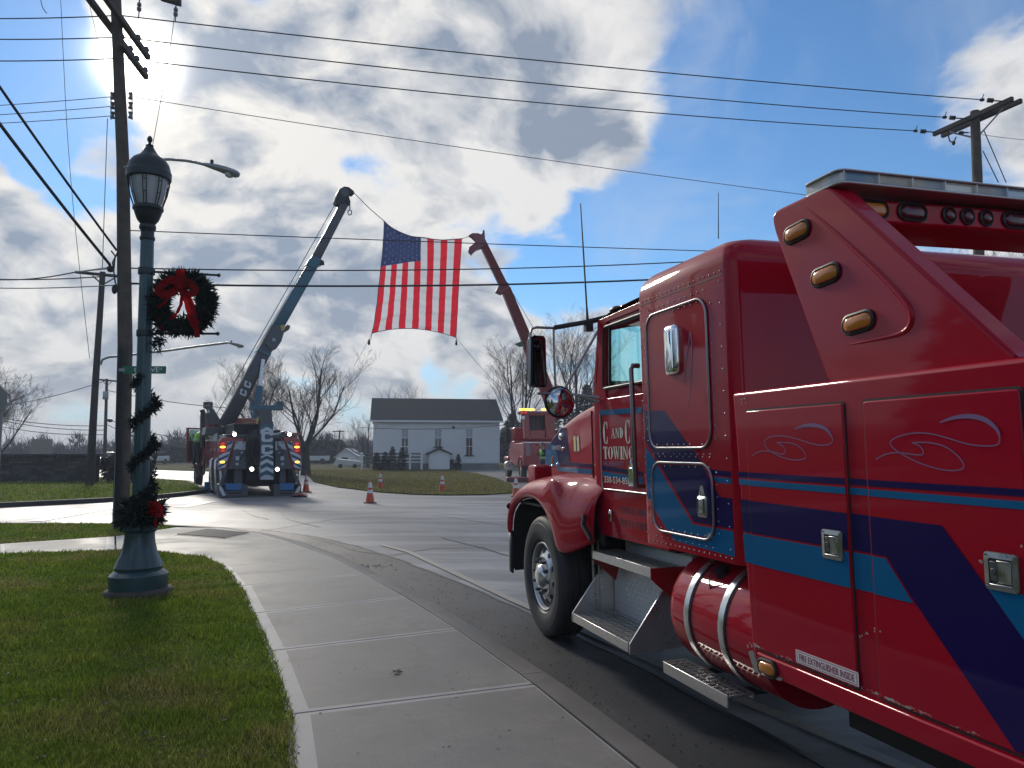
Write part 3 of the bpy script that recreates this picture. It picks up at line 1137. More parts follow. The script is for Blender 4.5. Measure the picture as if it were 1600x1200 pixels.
STR_BOX = [
    (PURPLE, [(1130, 735.4), (1600, 764), (1800, 776.5), (1800, 788), (1600, 775.6), (1130, 744)]),
    (BLUE, [(1130, 746.3), (1600, 783), (1800, 799), (1800, 814), (1600, 796), (1130, 755)]),
    (PURPLE, [(1130, 776.4), (1475, 820.8), (1600, 991), (1680, 1105), (1680, 1300), (1640, 1245), (1591, 1173), (1427.5, 932), (1388.7, 869), (1130, 824.5)]),
    (BLUE, [(1130, 827.3), (1387, 872), (1431, 942.5), (1161, 876.7), (1130, 868.5)]),
    (BLUE, [(1546, 916), (1640, 938), (1780, 1135), (1690, 1120)]),
]
def front_edge(z):
    return 3.272 - (1.883 - z) * (.072 / 1.183)
stripes2d = []
for m_, pts in STR_BOX:
    p2 = [S2(px, py, XB) for px, py in pts]
    p2 = clip_poly(p2, -3.0, 3.262, .68, 1.87)
    p2 = [(min(p[0], front_edge(p[1]) - .004), p[1]) for p in p2]
    stripes2d.append((m_, p2))
for i, (m_, p2) in enumerate(stripes2d):
    b = B()
    plate(b, p2, XB - .0002, .0012 + .0002 * i)
    b.build('stripe', m_, truck)
doors = [((3.152, 2.502), True), ((2.392, 1.748), True), ((1.66, .55), False), ((.45, -.9), False)]
XD = XB - .010
for (y1, y0), deco in doors:
    b = B()
    plate(b, rrect(y0, y1, .688, 1.788, .012, 3), XB + .004, .014)
    dr = b.build('compartment_door', bodyp, truck, bevel=.006)
    b = B()
    plate(b, rrect(y0 - .008, y1 + .008, .680, 1.796, .016, 3), XB - .0016, .0012)
    b.build('door_gap_line', BLACK, dr)  # flat black ring standing in for the shaded gap round the door
    for i, (m_, p2) in enumerate(stripes2d):
        cp = clip_poly(p2, y0 + .007, y1 - .007, .696, 1.78)
        if len(cp) >= 3:
            b = B()
            plate(b, cp, XD - .0002, .0012 + .0002 * i)
            b.build('stripe', m_, dr)

def paddle_latch(parent, cy, cz, x, w, h):
    """flush paddle latch in a pressed steel frame"""
    b = B()
    out = rrect(cy - w / 2, cy + w / 2, cz - h / 2, cz + h / 2, w * .10)
    inn = rrect(cy - w * .34, cy + w * .34, cz - h * .34, cz + h * .34, w * .05)
    n = len(out)
    rows = [[(x, p[0], p[1]) for p in out], [(x - .006, p[0] * .985 + cy * .015, p[1] * .985 + cz * .015) for p in out],
            [(x - .009, p[0], p[1]) for p in inn], [(x - .003, p[0] * .97 + cy * .03, p[1] * .97 + cz * .03) for p in inn]]
    b.grid(rows, 0, True)
    b.add(rows[3], [tuple(range(n))], 1)
    for sy in (-1, 1):
        for sz in (-1, 1):
            b.cyl((x - .005, cy + sy * w * .42, cz + sz * h * .42), (x - .011, cy + sy * w * .42, cz + sz * h * .42), w * .03, n=6)
    lt = b.build('latch', [STEEL, DARKSTEEL], parent, smooth=40, fix=True)
    b = B()
    b.box((x - .0045, cy - w * .10, cz), (.006, w * .40, h * .58))
    b.box((x - .008, cy - w * .10, cz + h * .275), (.006, w * .38, h * .04))
    b.box((x - .0085, cy, cz - h * .345), (.006, w * .66, h * .035))
    b.build('paddle', STEEL, lt, bevel=.002)
    b = B()
    b.cyl((x - .003, cy + w * .20, cz), (x - .011, cy + w * .20, cz), w * .085, n=10)
    b.box((x - .006, cy + w * .20, cz), (.006, w * .22, h * .52))
    b.build('key_lock', DARKSTEEL, lt, bevel=.002)
    return lt
paddle_latch(truck, 2.595, 1.225, XD - .001, .118, .118)
paddle_latch(truck, 1.845, 1.228, XD - .001, .118, .118)

# pinstripe scrolls ----------------------------------------------------------------
def ribbon(b, pts2, x, w0, w1=None):
    w1 = w0 if w1 is None else w1
    k = len(pts2)
    rows = []
    for i, p in enumerate(pts2):
        t = (pts2[min(i + 1, k - 1)] - pts2[max(i - 1, 0)]).normalized()
        nrm = Vector((-t.y, t.x))
        s_ = math.sin(math.pi * i / (k - 1))
        hw = (w0 * (1 - s_) + w1 * s_) / 2
        a, c = p + nrm * hw, p - nrm * hw
        rows.append([(x, a.x, a.y), (x, c.x, c.y)])
    b.grid(rows)
def z4(px, py):
    return (1140 + px * .2875, 560 + py * .2875)
SCR = [[(350, 383), (410, 365), (470, 365), (525, 385), (560, 435)],
       [(560, 435), (550, 462), (500, 472), (440, 462), (360, 436), (270, 421), (205, 433), (188, 462), (215, 500), (280, 535), (350, 552), (405, 545), (412, 525), (390, 490), (340, 462), (255, 456)],
       [(255, 456), (290, 478), (302, 505), (285, 520), (240, 510), (195, 502), (150, 510), (120, 530)]]
SCR2 = [[(1142, 348), (1220, 322), (1310, 315), (1390, 335), (1450, 385), (1467, 430)],
        [(1467, 430), (1462, 462), (1430, 475), (1370, 475), (1290, 465), (1180, 432), (1080, 408), (985, 408), (900, 432), (873, 462), (905, 500), (990, 550), (1100, 592), (1200, 610), (1262, 600), (1270, 575), (1240, 530), (1170, 480), (1080, 458), (990, 458)],
        [(990, 458), (1030, 475), (1052, 505), (1040, 525), (980, 520), (910, 512), (850, 520), (793, 548)]]
for s_ in (SCR, SCR2):
    b = B()
    for i, seg in enumerate(s_):
        ps = catmull([Vector(S2(*z4(*p), XD - .003)) for p in seg])
        ribbon(b, ps, XD - .0025, .004, .016 if i == 0 else .004)
    b.build('pinstripe_scroll', LILAC, truck)

# small chips where the paint is knocked off
rg = random.Random(9)
b = B()
for px, py, n in ((1159, 625, 7), (1162, 630, 3), (1352, 990, 5), (1372, 984, 4), (1346, 994, 3), (1593, 851, 2), (1534, 877, 4), (1172, 1010, 4), (1219, 1026, 4), (1233, 1030, 3), (1170, 1006, 3)):
    for i in range(n):
        q = T(px + rg.uniform(-5, 5), py + rg.uniform(-3, 3), x=XD - .0006)
        s_ = rg.uniform(.002, .006)
        a = rg.uniform(0, 6.28)
        b.add([q + Vector((-.0014, s_ * math.cos(a + k_ * 1.26) * rg.uniform(.5, 1.2), s_ * math.sin(a + k_ * 1.26) * rg.uniform(.5, 1.2))) for k_ in range(5)], [(4, 3, 2, 1, 0)])
structure(b.build('paint_chips', mat('bare_primer', (.42, .38, .34), .7), truck), 'stuff')
# fire extinguisher sticker ----------------------------------------------------------
STICK = mat('sticker_white', (.74, .70, .68), .5)
STICKRED = mat('sticker_red', (.30, .02, .05), .5)
qd = [S2(px, py, XD) for px, py in ((1244, 1016), (1342, 1050), (1341.5, 1071), (1244.5, 1036))]
yc, zc = sum(p[0] for p in qd) / 4, sum(p[1] for p in qd) / 4
wq = qd[0][0] - qd[1][0]
hq = (qd[0][1] - qd[3][1])
b = B()
plate(b, rrect(yc - wq / 2, yc + wq / 2, zc - hq / 2, zc + hq / 2, .004, 2), XD, .0015)
stk = b.build('sticker', STICK, truck)
b = B()
for z_ in (-1, 1):
    b.bx(XD - .0022, XD - .0014, yc - wq * .475, yc + wq * .475, zc + z_ * hq * .40 - .001, zc + z_ * hq * .40 + .001)
for y_ in (-1, 1):
    b.bx(XD - .0022, XD - .0014, yc + y_ * wq * .475 - .001, yc + y_ * wq * .475 + .001, zc - hq * .40, zc + hq * .40)
b.build('sticker_border', STICKRED, stk)
me = letters('FIRE EXTINGUISHER INSIDE', hq * .52, .001)
wtx = max(v.co.x for v in me.vertices) * 2
me.transform(Matrix.Diagonal((wq * .88 / wtx, 1, 1, 1)))
place_mesh(me, 'lettering', STICKRED, stk, (XD - .002, yc, zc - hq * .26), (0, -1, 0), (0, 0, 1))

# corner marker light with steel guard
b = B()
q = [S2(*p, XB - .012) for p in ((1170, 1018), (1178, 1016), (1187, 1046), (1224, 1060), (1221, 1064), (1180, 1050))]
plate(b, q, XB - .012, .004)
b.build('corner_trim', STEEL, truck)
def oval_light(cy, cz, L, H, x, lens, rot=0.0, parent=None, name='marker_light', depth=.018):
    """oval lamp in a rubber grommet on the left side"""
    b = B()
    rm = Matrix.Rotation(rot, 2)
    def ring(sc, add=0):
        return [(rm @ Vector((p[0], p[1]))) + Vector((cy, cz)) for p in rrect(-L / 2 * sc - add, L / 2 * sc + add, -H / 2 * sc - add, H / 2 * sc + add, H / 2 * sc + add - .001, 6)]
    o, i = ring(1, .014), ring(1)
    rows = [[(x + .004, p.x, p.y) for p in o], [(x - .008, p.x, p.y) for p in o], [(x - .012, p.x, p.y) for p in ring(1, .006)], [(x - .006, p.x, p.y) for p in i]]
    b.grid(rows, 0, True)
    ml = b.build(name, BLACK, parent or truck, smooth=50, fix=True)
    b = B()
    rows = [[(x - .002, p.x, p.y) for p in ring(1)], [(x - depth * .7, p.x, p.y) for p in ring(.94)], [(x - depth, p.x, p.y) for p in ring(.7)]]
    b.grid(rows, 0, True)
    b.add(rows[-1], [tuple(range(len(i)))])
    b.build('lens', lens, ml, smooth=60, fix=True)
    return ml
c0 = S2(1200, 1044, XB - .014)
oval_light(c0[0], c0[1], .115, .055, XB - .014, AMBER, R(-2), name='side_marker_lamp')

# boom pylon with lamps ---------------------------------------------------------------
XP = -1.20
pyl = [(2.985, 2.712), (2.60, 2.712), (1.79, 1.87), (2.665, 1.87), (2.985, 2.64)]
b = B()
b.prism([(XP, p[0], p[1]) for p in rquad(pyl, .06, 4)], (.11, 0, 0))
b.build('pylon', RED, truck, bevel=.04, seg=5)
b = B()
b.prism([(-XP, p[0], p[1]) for p in rquad(pyl, .06, 4)], (-.15, 0, 0))
b.build('pylon', RED, truck, bevel=.05, seg=5)
# crease that frames the lamp panel
b = B()
path = catmull([Vector(S2(*p, XP)) for p in ((1250, 322), (1258, 324), (1300, 358), (1345, 400), (1380, 434), (1410, 466), (1421, 482), (1425, 498), (1419, 513), (1404, 522), (1370, 530), (1330, 538), (1300, 545))], 4)
pl3 = [(XP + .006, p.x, p.y) for p in path]
b.tube(pl3, [.004 + .012 * math.sin(math.pi * i / (len(pl3) - 1)) for i in range(len(pl3))], 8)
b.build('panel_crease', RED, truck, smooth=80)
for p in ((1246, 363), (1291, 430), (1342, 504)):
    c = S2(*p, XP)
    oval_light(c[0], c[1], .150, .058, XP - .001, AMBER, R(-4), depth=.022)
# cross beam
b = B()
sec = [(2.62, 2.570), (2.62, 2.672), (2.70, 2.688), (2.96, 2.685), (2.96, 2.60), (2.88, 2.555)]
rows = []
for i in range(9):
    x = -1.02 + 2.04 * i / 8
    up = .012 * (1 - (x / 1.02) ** 2)
    rows.append([(x, p[0], p[1] + up) for p in sec])
b.grid(rows, 0, True)
b.build('cross_beam', RED, truck, bevel=.012)
def rear_lamp(x, z, L, H, lens, y=2.62, name='rear_lamp'):
    b = B()
    def ring(sc, add, yy):
        return [(x + p[0], yy, z + p[1]) for p in rrect(-L / 2 * sc - add, L / 2 * sc + add, -H / 2 * sc - add, H / 2 * sc + add, H / 2 * sc + add - .001, 6)]
    b.grid([ring(1, .014, y + .004), ring(1, .014, y - .008), ring(1, .006, y - .012), ring(1, 0, y - .004)], 0, True)
    ml = b.build(name, BLACK, truck, smooth=50, fix=True)
    b = B()
    rr = [ring(1, 0, y - .003), ring(.93, 0, y - .013), ring(.68, 0, y - .018)]
    b.grid(rr, 0, True)
    b.add(rr[-1], [tuple(range(len(rr[-1])))])
    b.build('lens', lens, ml, smooth=60, fix=True)
for px, L, lens in ((1363, .135, AMBER), (1424, .135, DARKLENS), (1585, .135, DARKLENS)):
    p = T(px, 303 + (px - 1290) * .083 + 4, y=2.62)
    rear_lamp(p.x, 2.628 + .008 * (1 - p.x ** 2), L, .055, lens)
for px in (1481, 1509.5, 1538.5):
    p = T(px, 321, y=2.62)
    rear_lamp(p.x, 2.628 + .008 * (1 - p.x ** 2), .052, .052, DARKLENS)
for x, L, lens in ((.05, .135, DARKLENS), (.35, .052, DARKLENS), (.45, .052, DARKLENS), (.55, .052, DARKLENS), (.77, .135, DARKLENS), (.97, .135, AMBER)):
    rear_lamp(x, 2.628 + .008 * (1 - x * x), L, .055 if L > .1 else .052, lens)

# light bar: clear cover over separate modules
LBG = glass('clear_lightbar_cover', (.80, .82, .82), .10)
MODULE = mat('lightbar_module', (.16, .19, .20), .3, coat=.6, bump=(90, .3, .003))
REFL = mat('lamp_reflector', (.62, .62, .60), .25, .6)
LBASE = mat('lightbar_rail', (.50, .51, .50), .35, .5)
LBTOP = glass('lightbar_top_cover', (.55, .57, .57), .22, .12)
def bar_outline(s, y0=2.535, y1=2.775, x1=1.20):
    return rquad([(-x1 * s, y0), (x1 * s, y0), (x1 * s, y1), (-x1 * s, y1)], .05, 4)
b = B()
for p_, z0, z1 in ((bar_outline(1.0), 2.702, 2.713),):
    b.prism([(p.x, p.y, z0) for p in p_], (0, 0, z1 - z0))
lb = b.build('light_bar', LBASE, truck, bevel=.004)
# the bar follows the beam: modules along the rear face and round the end
xs = [-1.17 + i * .178 for i in range(14)]
for i in range(13):
    x0, x1 = xs[i] + .006, xs[i + 1] - .006
    b = B()
    b.bx(x0, x1, 2.555, 2.755, 2.714, 2.752)
    b.build('light_module', REFL if i in (3, 5, 8, 10) else MODULE, lb, bevel=.006)
    b = B()
    b.bx(xs[i] - .004, xs[i] + .004, 2.540, 2.770, 2.713, 2.754)
    b.build('divider', LBASE, lb)
b = B()
rows = []
for s_, z in ((1.0, 2.713), (1.0, 2.747), (.992, 2.756)):
    rows.append([(p.x * s_, 2.655 + (p.y - 2.655) * (s_ if s_ == 1 else .93), z) for p in bar_outline(1.0)])
b.grid(rows, 0, True)
b.build('light_bar_cover', LBG, lb, smooth=40)
b = B()
b.prism([(p.x, p.y, 2.7565) for p in bar_outline(1.0, 2.537, 2.773)], (0, 0, .009))
b.build('cover_top', LBASE, lb, bevel=.004)

# sleeper -----------------------------------------------------------------------------
def rbox_rows(x, y0, y1, z, r, n=5):
    return [(p[0], p[1], z) for p in rrect(-x, x, y0, y1, r, n)]
b = B()
rows = [rbox_rows(-XS, 3.325, 4.39, 1.03, .07), rbox_rows(-XS, 3.325, 4.39, 2.56, .07), rbox_rows(-XS - .002, 3.327, 4.388, 2.60, .07), rbox_rows(-XS - .02, 3.345, 4.37, 2.65, .08),
        rbox_rows(-XS - .06, 3.38, 4.335, 2.69, .09), rbox_rows(-XS - .16, 3.47, 4.25, 2.725, .10), rbox_rows(-XS - .5, 3.62, 4.1, 2.755, .10)]
b.grid(rows, 0, True)
b.add(rows[-1], [tuple(range(len(rows[-1])))])
b.add(rows[0], [tuple(range(len(rows[0]) - 1, -1, -1))])
b.build('sleeper', RED, truck, smooth=40, fix=True)
# thin roof seam
b = B()
b.bx(XS - .0015, XS + .01, 3.40, 4.32, 2.506, 2.511)
b.build('roof_seam', BLACK, truck)
SL_STR = [
    (PURPLE, [(996, 642), (1040, 642), (1098, 724), (1124, 776), (1160, 782), (1160, 829), (1086, 816), (1032, 726), (1001, 676), (996, 668)]),
    (BLUE, [(996, 678), (1002, 687), (1031, 731), (1084, 819), (1160, 833), (1160, 873.5), (1054, 845), (1018, 786), (1005, 766), (996, 752)]),
    (PURPLE, [(1103, 733), (1160, 738.5), (1160, 746.5), (1110, 742)]),
    (BLUE, [(1113, 745), (1160, 749), (1160, 758), (1120, 753.5)]),
]
y_lo, y_hi = 3.40, 4.318
sl2 = []
for i, (m_, pts) in enumerate(SL_STR):
    p2 = clip_poly([S2(px, py, XS) for px, py in pts], 3.398, 4.32, 1.035, 2.5)
    sl2.append((m_, p2))
    b = B()
    plate(b, p2, XS - .0002, .0012 + .0002 * i)
    b.build('stripe', m_, truck)
for (y0, y1, z0, z1, rad, nm) in ((3.560, 4.245, 1.615, 2.425, .10, 'sleeper_hatch'), (3.565, 4.235, 1.125, 1.530, .10, 'luggage_hatch')):
    b = B()
    out = rrect(y0, y1, z0, z1, rad, 7)
    plate(b, out, XS + .002, .008)
    ht = b.build(nm, RED, truck, smooth=40)
    for i, (m_, p2) in enumerate(sl2):
        cp = p2
        # clip the stripe by the rounded hatch: keep to the inner rectangle, corners cut
        cp = clip_poly(cp, y0 + .012, y1 - .012, z0 + .012, z1 - .012)
        if len(cp) >= 3:
            bm = bmesh.new()
            f = bm.faces.new([bm.verts.new((XS - .0062 - .0002 * i, p[0], p[1])) for p in cp])
            # cut by the corner arcs
            for cy, cz, sy, sz in ((y0 + rad, z0 + rad, -1, -1), (y1 - rad, z0 + rad, 1, -1), (y0 + rad, z1 - rad, -1, 1), (y1 - rad, z1 - rad, 1, 1)):
                for a_ in (15, 35, 55, 75):
                    d_ = Vector((0, sy * math.cos(R(a_)), sz * math.sin(R(a_))))
                    co_ = Vector((XS, cy, cz)) + d_ * (rad - .010)
                    bmesh.ops.bisect_plane(bm, geom=bm.verts[:] + bm.edges[:] + bm.faces[:], plane_co=co_, plane_no=d_, clear_outer=True)
            if bm.faces:
                for f in bm.faces:
                    f.normal_update()
                    if f.normal.x > 0:
                        f.normal_flip()
                me = bpy.data.meshes.new('stripe')
                bm.to_mesh(me)
                me.materials.append(m_)
                o = bpy.data.objects.new('stripe', me)
                COL.objects.link(o)
                o.parent = ht
            bm.free()
    b = B()
    b.tube([(XS - .007, p[0], p[1]) for p in out], .0075, 8, closed=True)
    b.build('chrome_trim', mat('dull_trim', (.30, .29, .30), .35, 1.0), ht, smooth=60)
# rivets: uncountable small real heads, one part
b = B()
def rivet(y, z, x=XS):
    b.lathe([(.0055, 0), (.0045, .0025), (.002, .0038)], (x - .0005, y, z), (-1, 0, 0), n=5)
rr = random.Random(2)
for (y0, y1, z0, z1) in ((3.525, 4.28, 1.58, 2.46), (3.53, 4.27, 1.09, 1.565)):
    k = int((y1 - y0) / .075)
    for i in range(k + 1):
        yy = y0 + .06 + (y1 - y0 - .12) * i / k
        for zz in (z0, z1):
            rivet(yy, zz)
            if rr.random() < .8:
                rivet(yy, zz + (.055 if zz == z0 else -.055), XS - .006)
    k = int((z1 - z0) / .085)
    for i in range(k + 1):
        zz = z0 + .08 + (z1 - z0 - .16) * i / k
        for yy in (y0, y1):
            rivet(yy, zz)
for i in range(18):
    rivet(3.42 + i * .052, 2.53)
    rivet(3.42 + i * .052, 1.055)
    if i < 13:
        rivet(3.43, 1.1 + i * .115)
        rivet(4.33, 1.1 + i * .115, XS)
structure(b.build('rivets', STEEL, truck), 'stuff')
# chrome vent cover on the upper hatch
b = B()
c = S2(1052.5, 547, XS - .006)
rows = []
for sc, dx in ((1, 0), (1, .014), (.9, .028), (.6, .034)):
    rows.append([(XS - .006 - dx, c[0] + p[0], c[1] + p[1]) for p in rrect(-.072 * sc, .072 * sc, -.145 + .072 * (1 - sc), .145 - .072 * (1 - sc), .03 * sc, 5)])
b.grid(rows, 0, True)
b.add(rows[-1], [tuple(range(len(rows[-1])))])
b.build('chrome_vent', CHROME, truck, smooth=50, fix=True)
b = B()
ps = catmull([Vector(S2(*p, XS - .008)) for p in ((1068, 600), (1071, 570), (1076, 535), (1079, 520), (1081, 545), (1079, 590), (1074, 640))])
ribbon(b, ps, XS - .0085, .003, .008)
b.build('pinstripe_scroll', LILAC, truck)
# folding latch on the luggage hatch
b = B()
c = S2(1100, 790, XS - .006)
rows = []
for sc, dx in ((1, 0), (1, .012), (.78, .020), (.74, .010)):
    rows.append([(XS - .006 - dx, c[0] + p[0], c[1] + p[1]) for p in rrect(-.048 * sc, .048 * sc, -.062 * sc, .050 * sc, .014 * sc, 4)])
b.grid(rows, 0, True)
b.add(rows[-1], [tuple(range(len(rows[-1])))])
b.prism([(XS - .006, c[0] - .034, c[1] + .048), (XS - .006, c[0] + .034, c[1] + .048), (XS - .006, c[0] + .012, c[1] + .105), (XS - .006, c[0] - .012, c[1] + .105)], (-.012, 0, 0))
lt = b.build('hatch_latch', STEEL, truck, smooth=40, fix=True)
b = B()
b.bx(XS - .030, XS - .014, c[0] - .022, c[0] + .020, c[1] - .040, c[1] + .036)
b.build('paddle', STEEL, lt, bevel=.004)

# cab: hollow, with real window openings ----------------------------------------------
INT = mat('cab_interior', (.045, .043, .042), .8)
wy0, wy1, wz0, wz1 = 4.50, 5.255, 2.055, 2.515
for sx in (-1, 1):
    x = sx * 1.05
    b = B()
    b.prism([(x, 5.46, .97), (x, 5.46, wz0), (x, 4.36, wz0), (x, 4.36, .97)], (-sx * .05, 0, 0))
    b.prism([(x, wy0, wz0), (x, wy0, wz1), (x, 4.36, wz1), (x, 4.36, wz0)], (-sx * .05, 0, 0))
    b.prism([(x, 5.46, wz0), (x, 5.40, wz0 + .06), (x, 5.30, wz1), (x, wy1 - .04, wz1), (x, wy1, wz0 + .02), (x, wy1, wz0)], (-sx * .05, 0, 0))
    b.prism([(x, 5.30, wz1), (x, 5.27, 2.585), (x, 4.36, 2.60), (x, 4.36, wz1)], (-sx * .05, 0, 0))
    b.build('cab_side', RED, truck, fix=True)
    b = B()
    b.prism([(x - sx * .03, wy1 + .005, wz0 - .01), (x - sx * .03, wy1 - .035, wz1 + .01), (x - sx * .03, wy0 - .01, wz1 + .01), (x - sx * .03, wy0 - .01, wz0 - .01)], (-sx * .005, 0, 0))
    b.build('side_window', CABGLASS, truck)
# door skin, proud of the cab, with its rounded lower edge
b = B()
plate(b, rquad([(5.335, 2.585), (5.335, 1.30), (4.42, 1.30), (4.42, 1.98), (5.225, 1.98), (5.185, 2.545), (4.42, 2.545), (4.42, 2.60)], .05, 5), XC + .001, .012)
door = b.build('cab_door', RED, truck, bevel=.005)
b = B()
b.tube([(XC - .013, p[0], p[1]) for p in rquad([(5.327, 1.9), (5.327, 1.312), (4.42, 1.312), (4.42, 1.318), (5.32, 1.318)], .05, 5)][0:14], .006, 6)
b.build('door_trim', STEEL, door, smooth=60)
b = B()
b.tube([(XC - .012, p[0], p[1]) for p in rquad([(wy1 - .005, wz0 + .0), (wy1 - .045, wz1 - .005), (wy0, wz1 - .005), (wy0, wz0)], .04, 5)], .013, 6, closed=True)
b.tube([(XC - .005, wy1 - .10, wz0), (XC - .005, wy1 - .135, wz1)], .012, 6)
b.build('window_gasket', BLACK, door, smooth=60)
XT = XC - .0118
def dmap(u, v):
    return (XT, -u, v)
# door stripes
b = B()
for m_i, pts in ((0, [(938, 727), (1004, 737), (1004, 744), (939, 734)]), (1, [(939, 736), (1004, 746), (1004, 756), (940, 743)])):
    plate(b, clip_poly([S2(px, py, XC - .012) for px, py in pts], 4.43, 5.328, 1.31, 2.0), XC - .0118, .0012, m_i)
b.build('stripe', [PURPLE, BLUE], door)
b = B()
plate(b, clip_poly([S2(px, py, XC - .012) for px, py in [(937, 641), (1004, 636), (1004, 645), (937, 649)]], 4.43, 5.328, 1.31, 2.0), XC - .0118, .0012, 0)
b.build('stripe', [BLUE], door)
# hand lettering on the door
def dpos(px, py):
    p = S2(px, py, XC - .012)
    return -p[0], p[1]
u0, v0 = dpos(943, 694)
u1, v1 = dpos(943, 659)
uA, vA = dpos(955.5, 685)
uC, vC = dpos(977, 694)
hC = v1 - v0
serif_word(door, 'C', u0, v0, hC, .70, dmap, (-.0015, 0, 0))
hA = dpos(957, 669)[1] - vA
serif_word(door, 'AND', uA, vA, hA, (uC - uA - .02) / (hA * 2.60), dmap, (-.0015, 0, 0))
serif_word(door, 'C', uC, v0 + .0, hC, .70, dmap, (-.0015, 0, 0))
u2, v2 = dpos(943, 717)
u3, v3 = dpos(943, 698)
uE = dpos(990, 717)[0]
hT = v3 - v2
serif_word(door, 'TOWING', u2, v2, hT, (uE - u2) / (hT * 4.85), dmap, (-.0015, 0, 0))
for txt, pa, pb, m_ in (('HUBBARD  OHIO', (943.5, 727.5), (943.5, 720), LILAC), ('330-534-8583', (944.5, 753.5), (944.5, 743.5), CREAM)):
    ua, va = dpos(*pa)
    ub, vb = dpos(*pb)
    ue = dpos(989, 760 if txt[0] == '3' else 729)[0]
    if txt[0] == 'H':
        ue += .10
    me = letters(txt, vb - va, .0015)
    wt = max(v.co.x for v in me.vertices) - min(v.co.x for v in me.vertices)
    me.transform(Matrix.Diagonal(((ue - ua) / wt, 1, 1, 1)))
    place_mesh(me, 'lettering', m_, door, (XC - .0128, -(ua + ue) / 2, va), (0, -1, 0), (0, 0, 1))
for txt, zz in (('USDOT 788850', 1.155), ('PUCO 150372', 1.065)):
    me = letters(txt, .05, .001, 1.0)
    wt = max(v.co.x for v in me.vertices) * 2
    me.transform(Matrix.Diagonal((.48 / wt, 1, 1, 1)))
    place_mesh(me, 'lettering', DARK_LETTER, truck, (XC - .001, 4.83, zz), (0, -1, 0), (0, 0, 1))
# grab handle and door handle
b = B()
p0, p1 = T(986, 576, x=XC - .075), T(993.5, 755, x=XC - .075)
b.tube([p0 + Vector((.06, 0, .02)), p0 + Vector((.01, 0, .02)), p0, p1, p1 + Vector((.01, 0, -.02)), p1 + Vector((.06, 0, -.02))], .017, 8)
b.build('grab_handle', mat('dull_grab_steel', (.22, .21, .22), .38, .9), truck, smooth=60)
c = T(988.5, 744, x=XC - .012)
b = B()
b.bx(XC - .03, XC - .012, c.y - .04, c.y + .035, c.z - .07, c.z + .06)
b.prism([(XC - .012, c.y - .03, c.z + .06), (XC - .012, c.y + .03, c.z + .06), (XC - .012, c.y + .005, c.z + .11), (XC - .012, c.y - .005, c.z + .11)], (-.016, 0, 0))
b.build('door_handle', CHROME, door, bevel=.006)
# sill rivets and small chrome clip
b = B()
c = T(956, 806, x=XC)
b.bx(XC - .02, XC, c.y - .02, c.y + .02, c.z - .04, c.z + .045)
b.build('chrome_clip', CHROME, truck, bevel=.006)
b = B()
for i in range(16):
    for zz in (1.235, 1.0):
        rivet(4.45 + i * .06, zz, XC)
structure(b.build('sill_rivets', RED_MATTE, truck), 'stuff')
# roof, floor, back wall, windscreen, dash
b = B()
rows = []
for y, dz_ in ((5.36, -.055), (5.30, -.02), (5.15, .015), (4.8, .035), (4.36, .045)):
    rows.append([(x, y, 2.60 + dz_ + .085 * (1 - (x / 1.05) ** 4) - .005) for x in (-1.052, -1.03, -.95, -.8, -.5, 0, .5, .8, .95, 1.03, 1.052)])
b.grid(rows)
low = [[(p[0] * .97, p[1], p[2] - .05) for p in r] for r in rows]
b.grid(low)
b.grid([rows[0], low[0]])
b.build('cab_roof', RED, truck, smooth=60, fix=True)
b = B()
b.bx(-1.0, 1.0, 4.36, 5.46, .95, 1.0)
b.bx(-1.0, 1.0, 5.36, 5.46, 1.0, 1.95)
b.build('cab_floor', INT, truck)
b = B()
b.prism([(-1.0, 5.44, 1.9), (-1.0, 5.15, 1.92), (-1.0, 5.12, 2.06), (-1.0, 5.30, 2.12), (-1.0, 5.44, 2.05)], (2.0, 0, 0))
b.build('dashboard', INT, truck)
b = B()
for x in (-.5, .5):
    b.bx(x - .28, x + .28, 4.40, 4.56, 1.45, 2.25)
    b.bx(x - .28, x + .28, 4.40, 4.95, 1.35, 1.5)
b.build('seats', INT, truck, bevel=.05)
b = B()
b.tube([(-.5 + .22 * math.cos(a), 4.98 + .10 * math.sin(a), 1.98 + .19 * math.sin(a)) for a in [i * math.pi / 10 for i in range(20)]], .014, 6, closed=True)
b.cyl((-.5, 4.98, 1.98), (-.5, 5.2, 1.9), .03)
b.build('steering_wheel', BLACK, truck, smooth=60)
b = B()
b.prism([(-1.0, 5.45, 2.03), (1.0, 5.45, 2.03), (1.0, 5.31, 2.56), (-1.0, 5.31, 2.56)], (0, .006, .002))
b.build('windscreen', CABGLASS, truck)
b = B()
b.tube([(0, 5.465, 2.0), (0, 5.32, 2.58)], .02, 6)
for sx in (-1, 1):
    b.tube([(sx * 1.02, 5.47, 2.0), (sx * 1.02, 5.32, 2.58)], .035, 6)
b.build('windscreen_pillar', RED, truck, smooth=60)
# roof marker lamps
for px, py, x in ((958, 470, -.92), (985, 451, -.55), (949, 486, -1.0)):
    p = T(px, py, x=x)
    b = B()
    b.ball((x, 5.12, 2.60 + .085 * (1 - (x / 1.05) ** 4) + .015), (.045, .075, .03), 10, 6)
    b.build('roof_marker_lamp', AMBER if px != 949 else BLACK, truck, smooth=80)
for x in (0, .55, .92):
    b = B()
    b.ball((x, 5.12, 2.60 + .085 * (1 - (x / 1.05) ** 4) + .015), (.045, .075, .03), 10, 6)
    b.build('roof_marker_lamp', AMBER, truck, smooth=80)

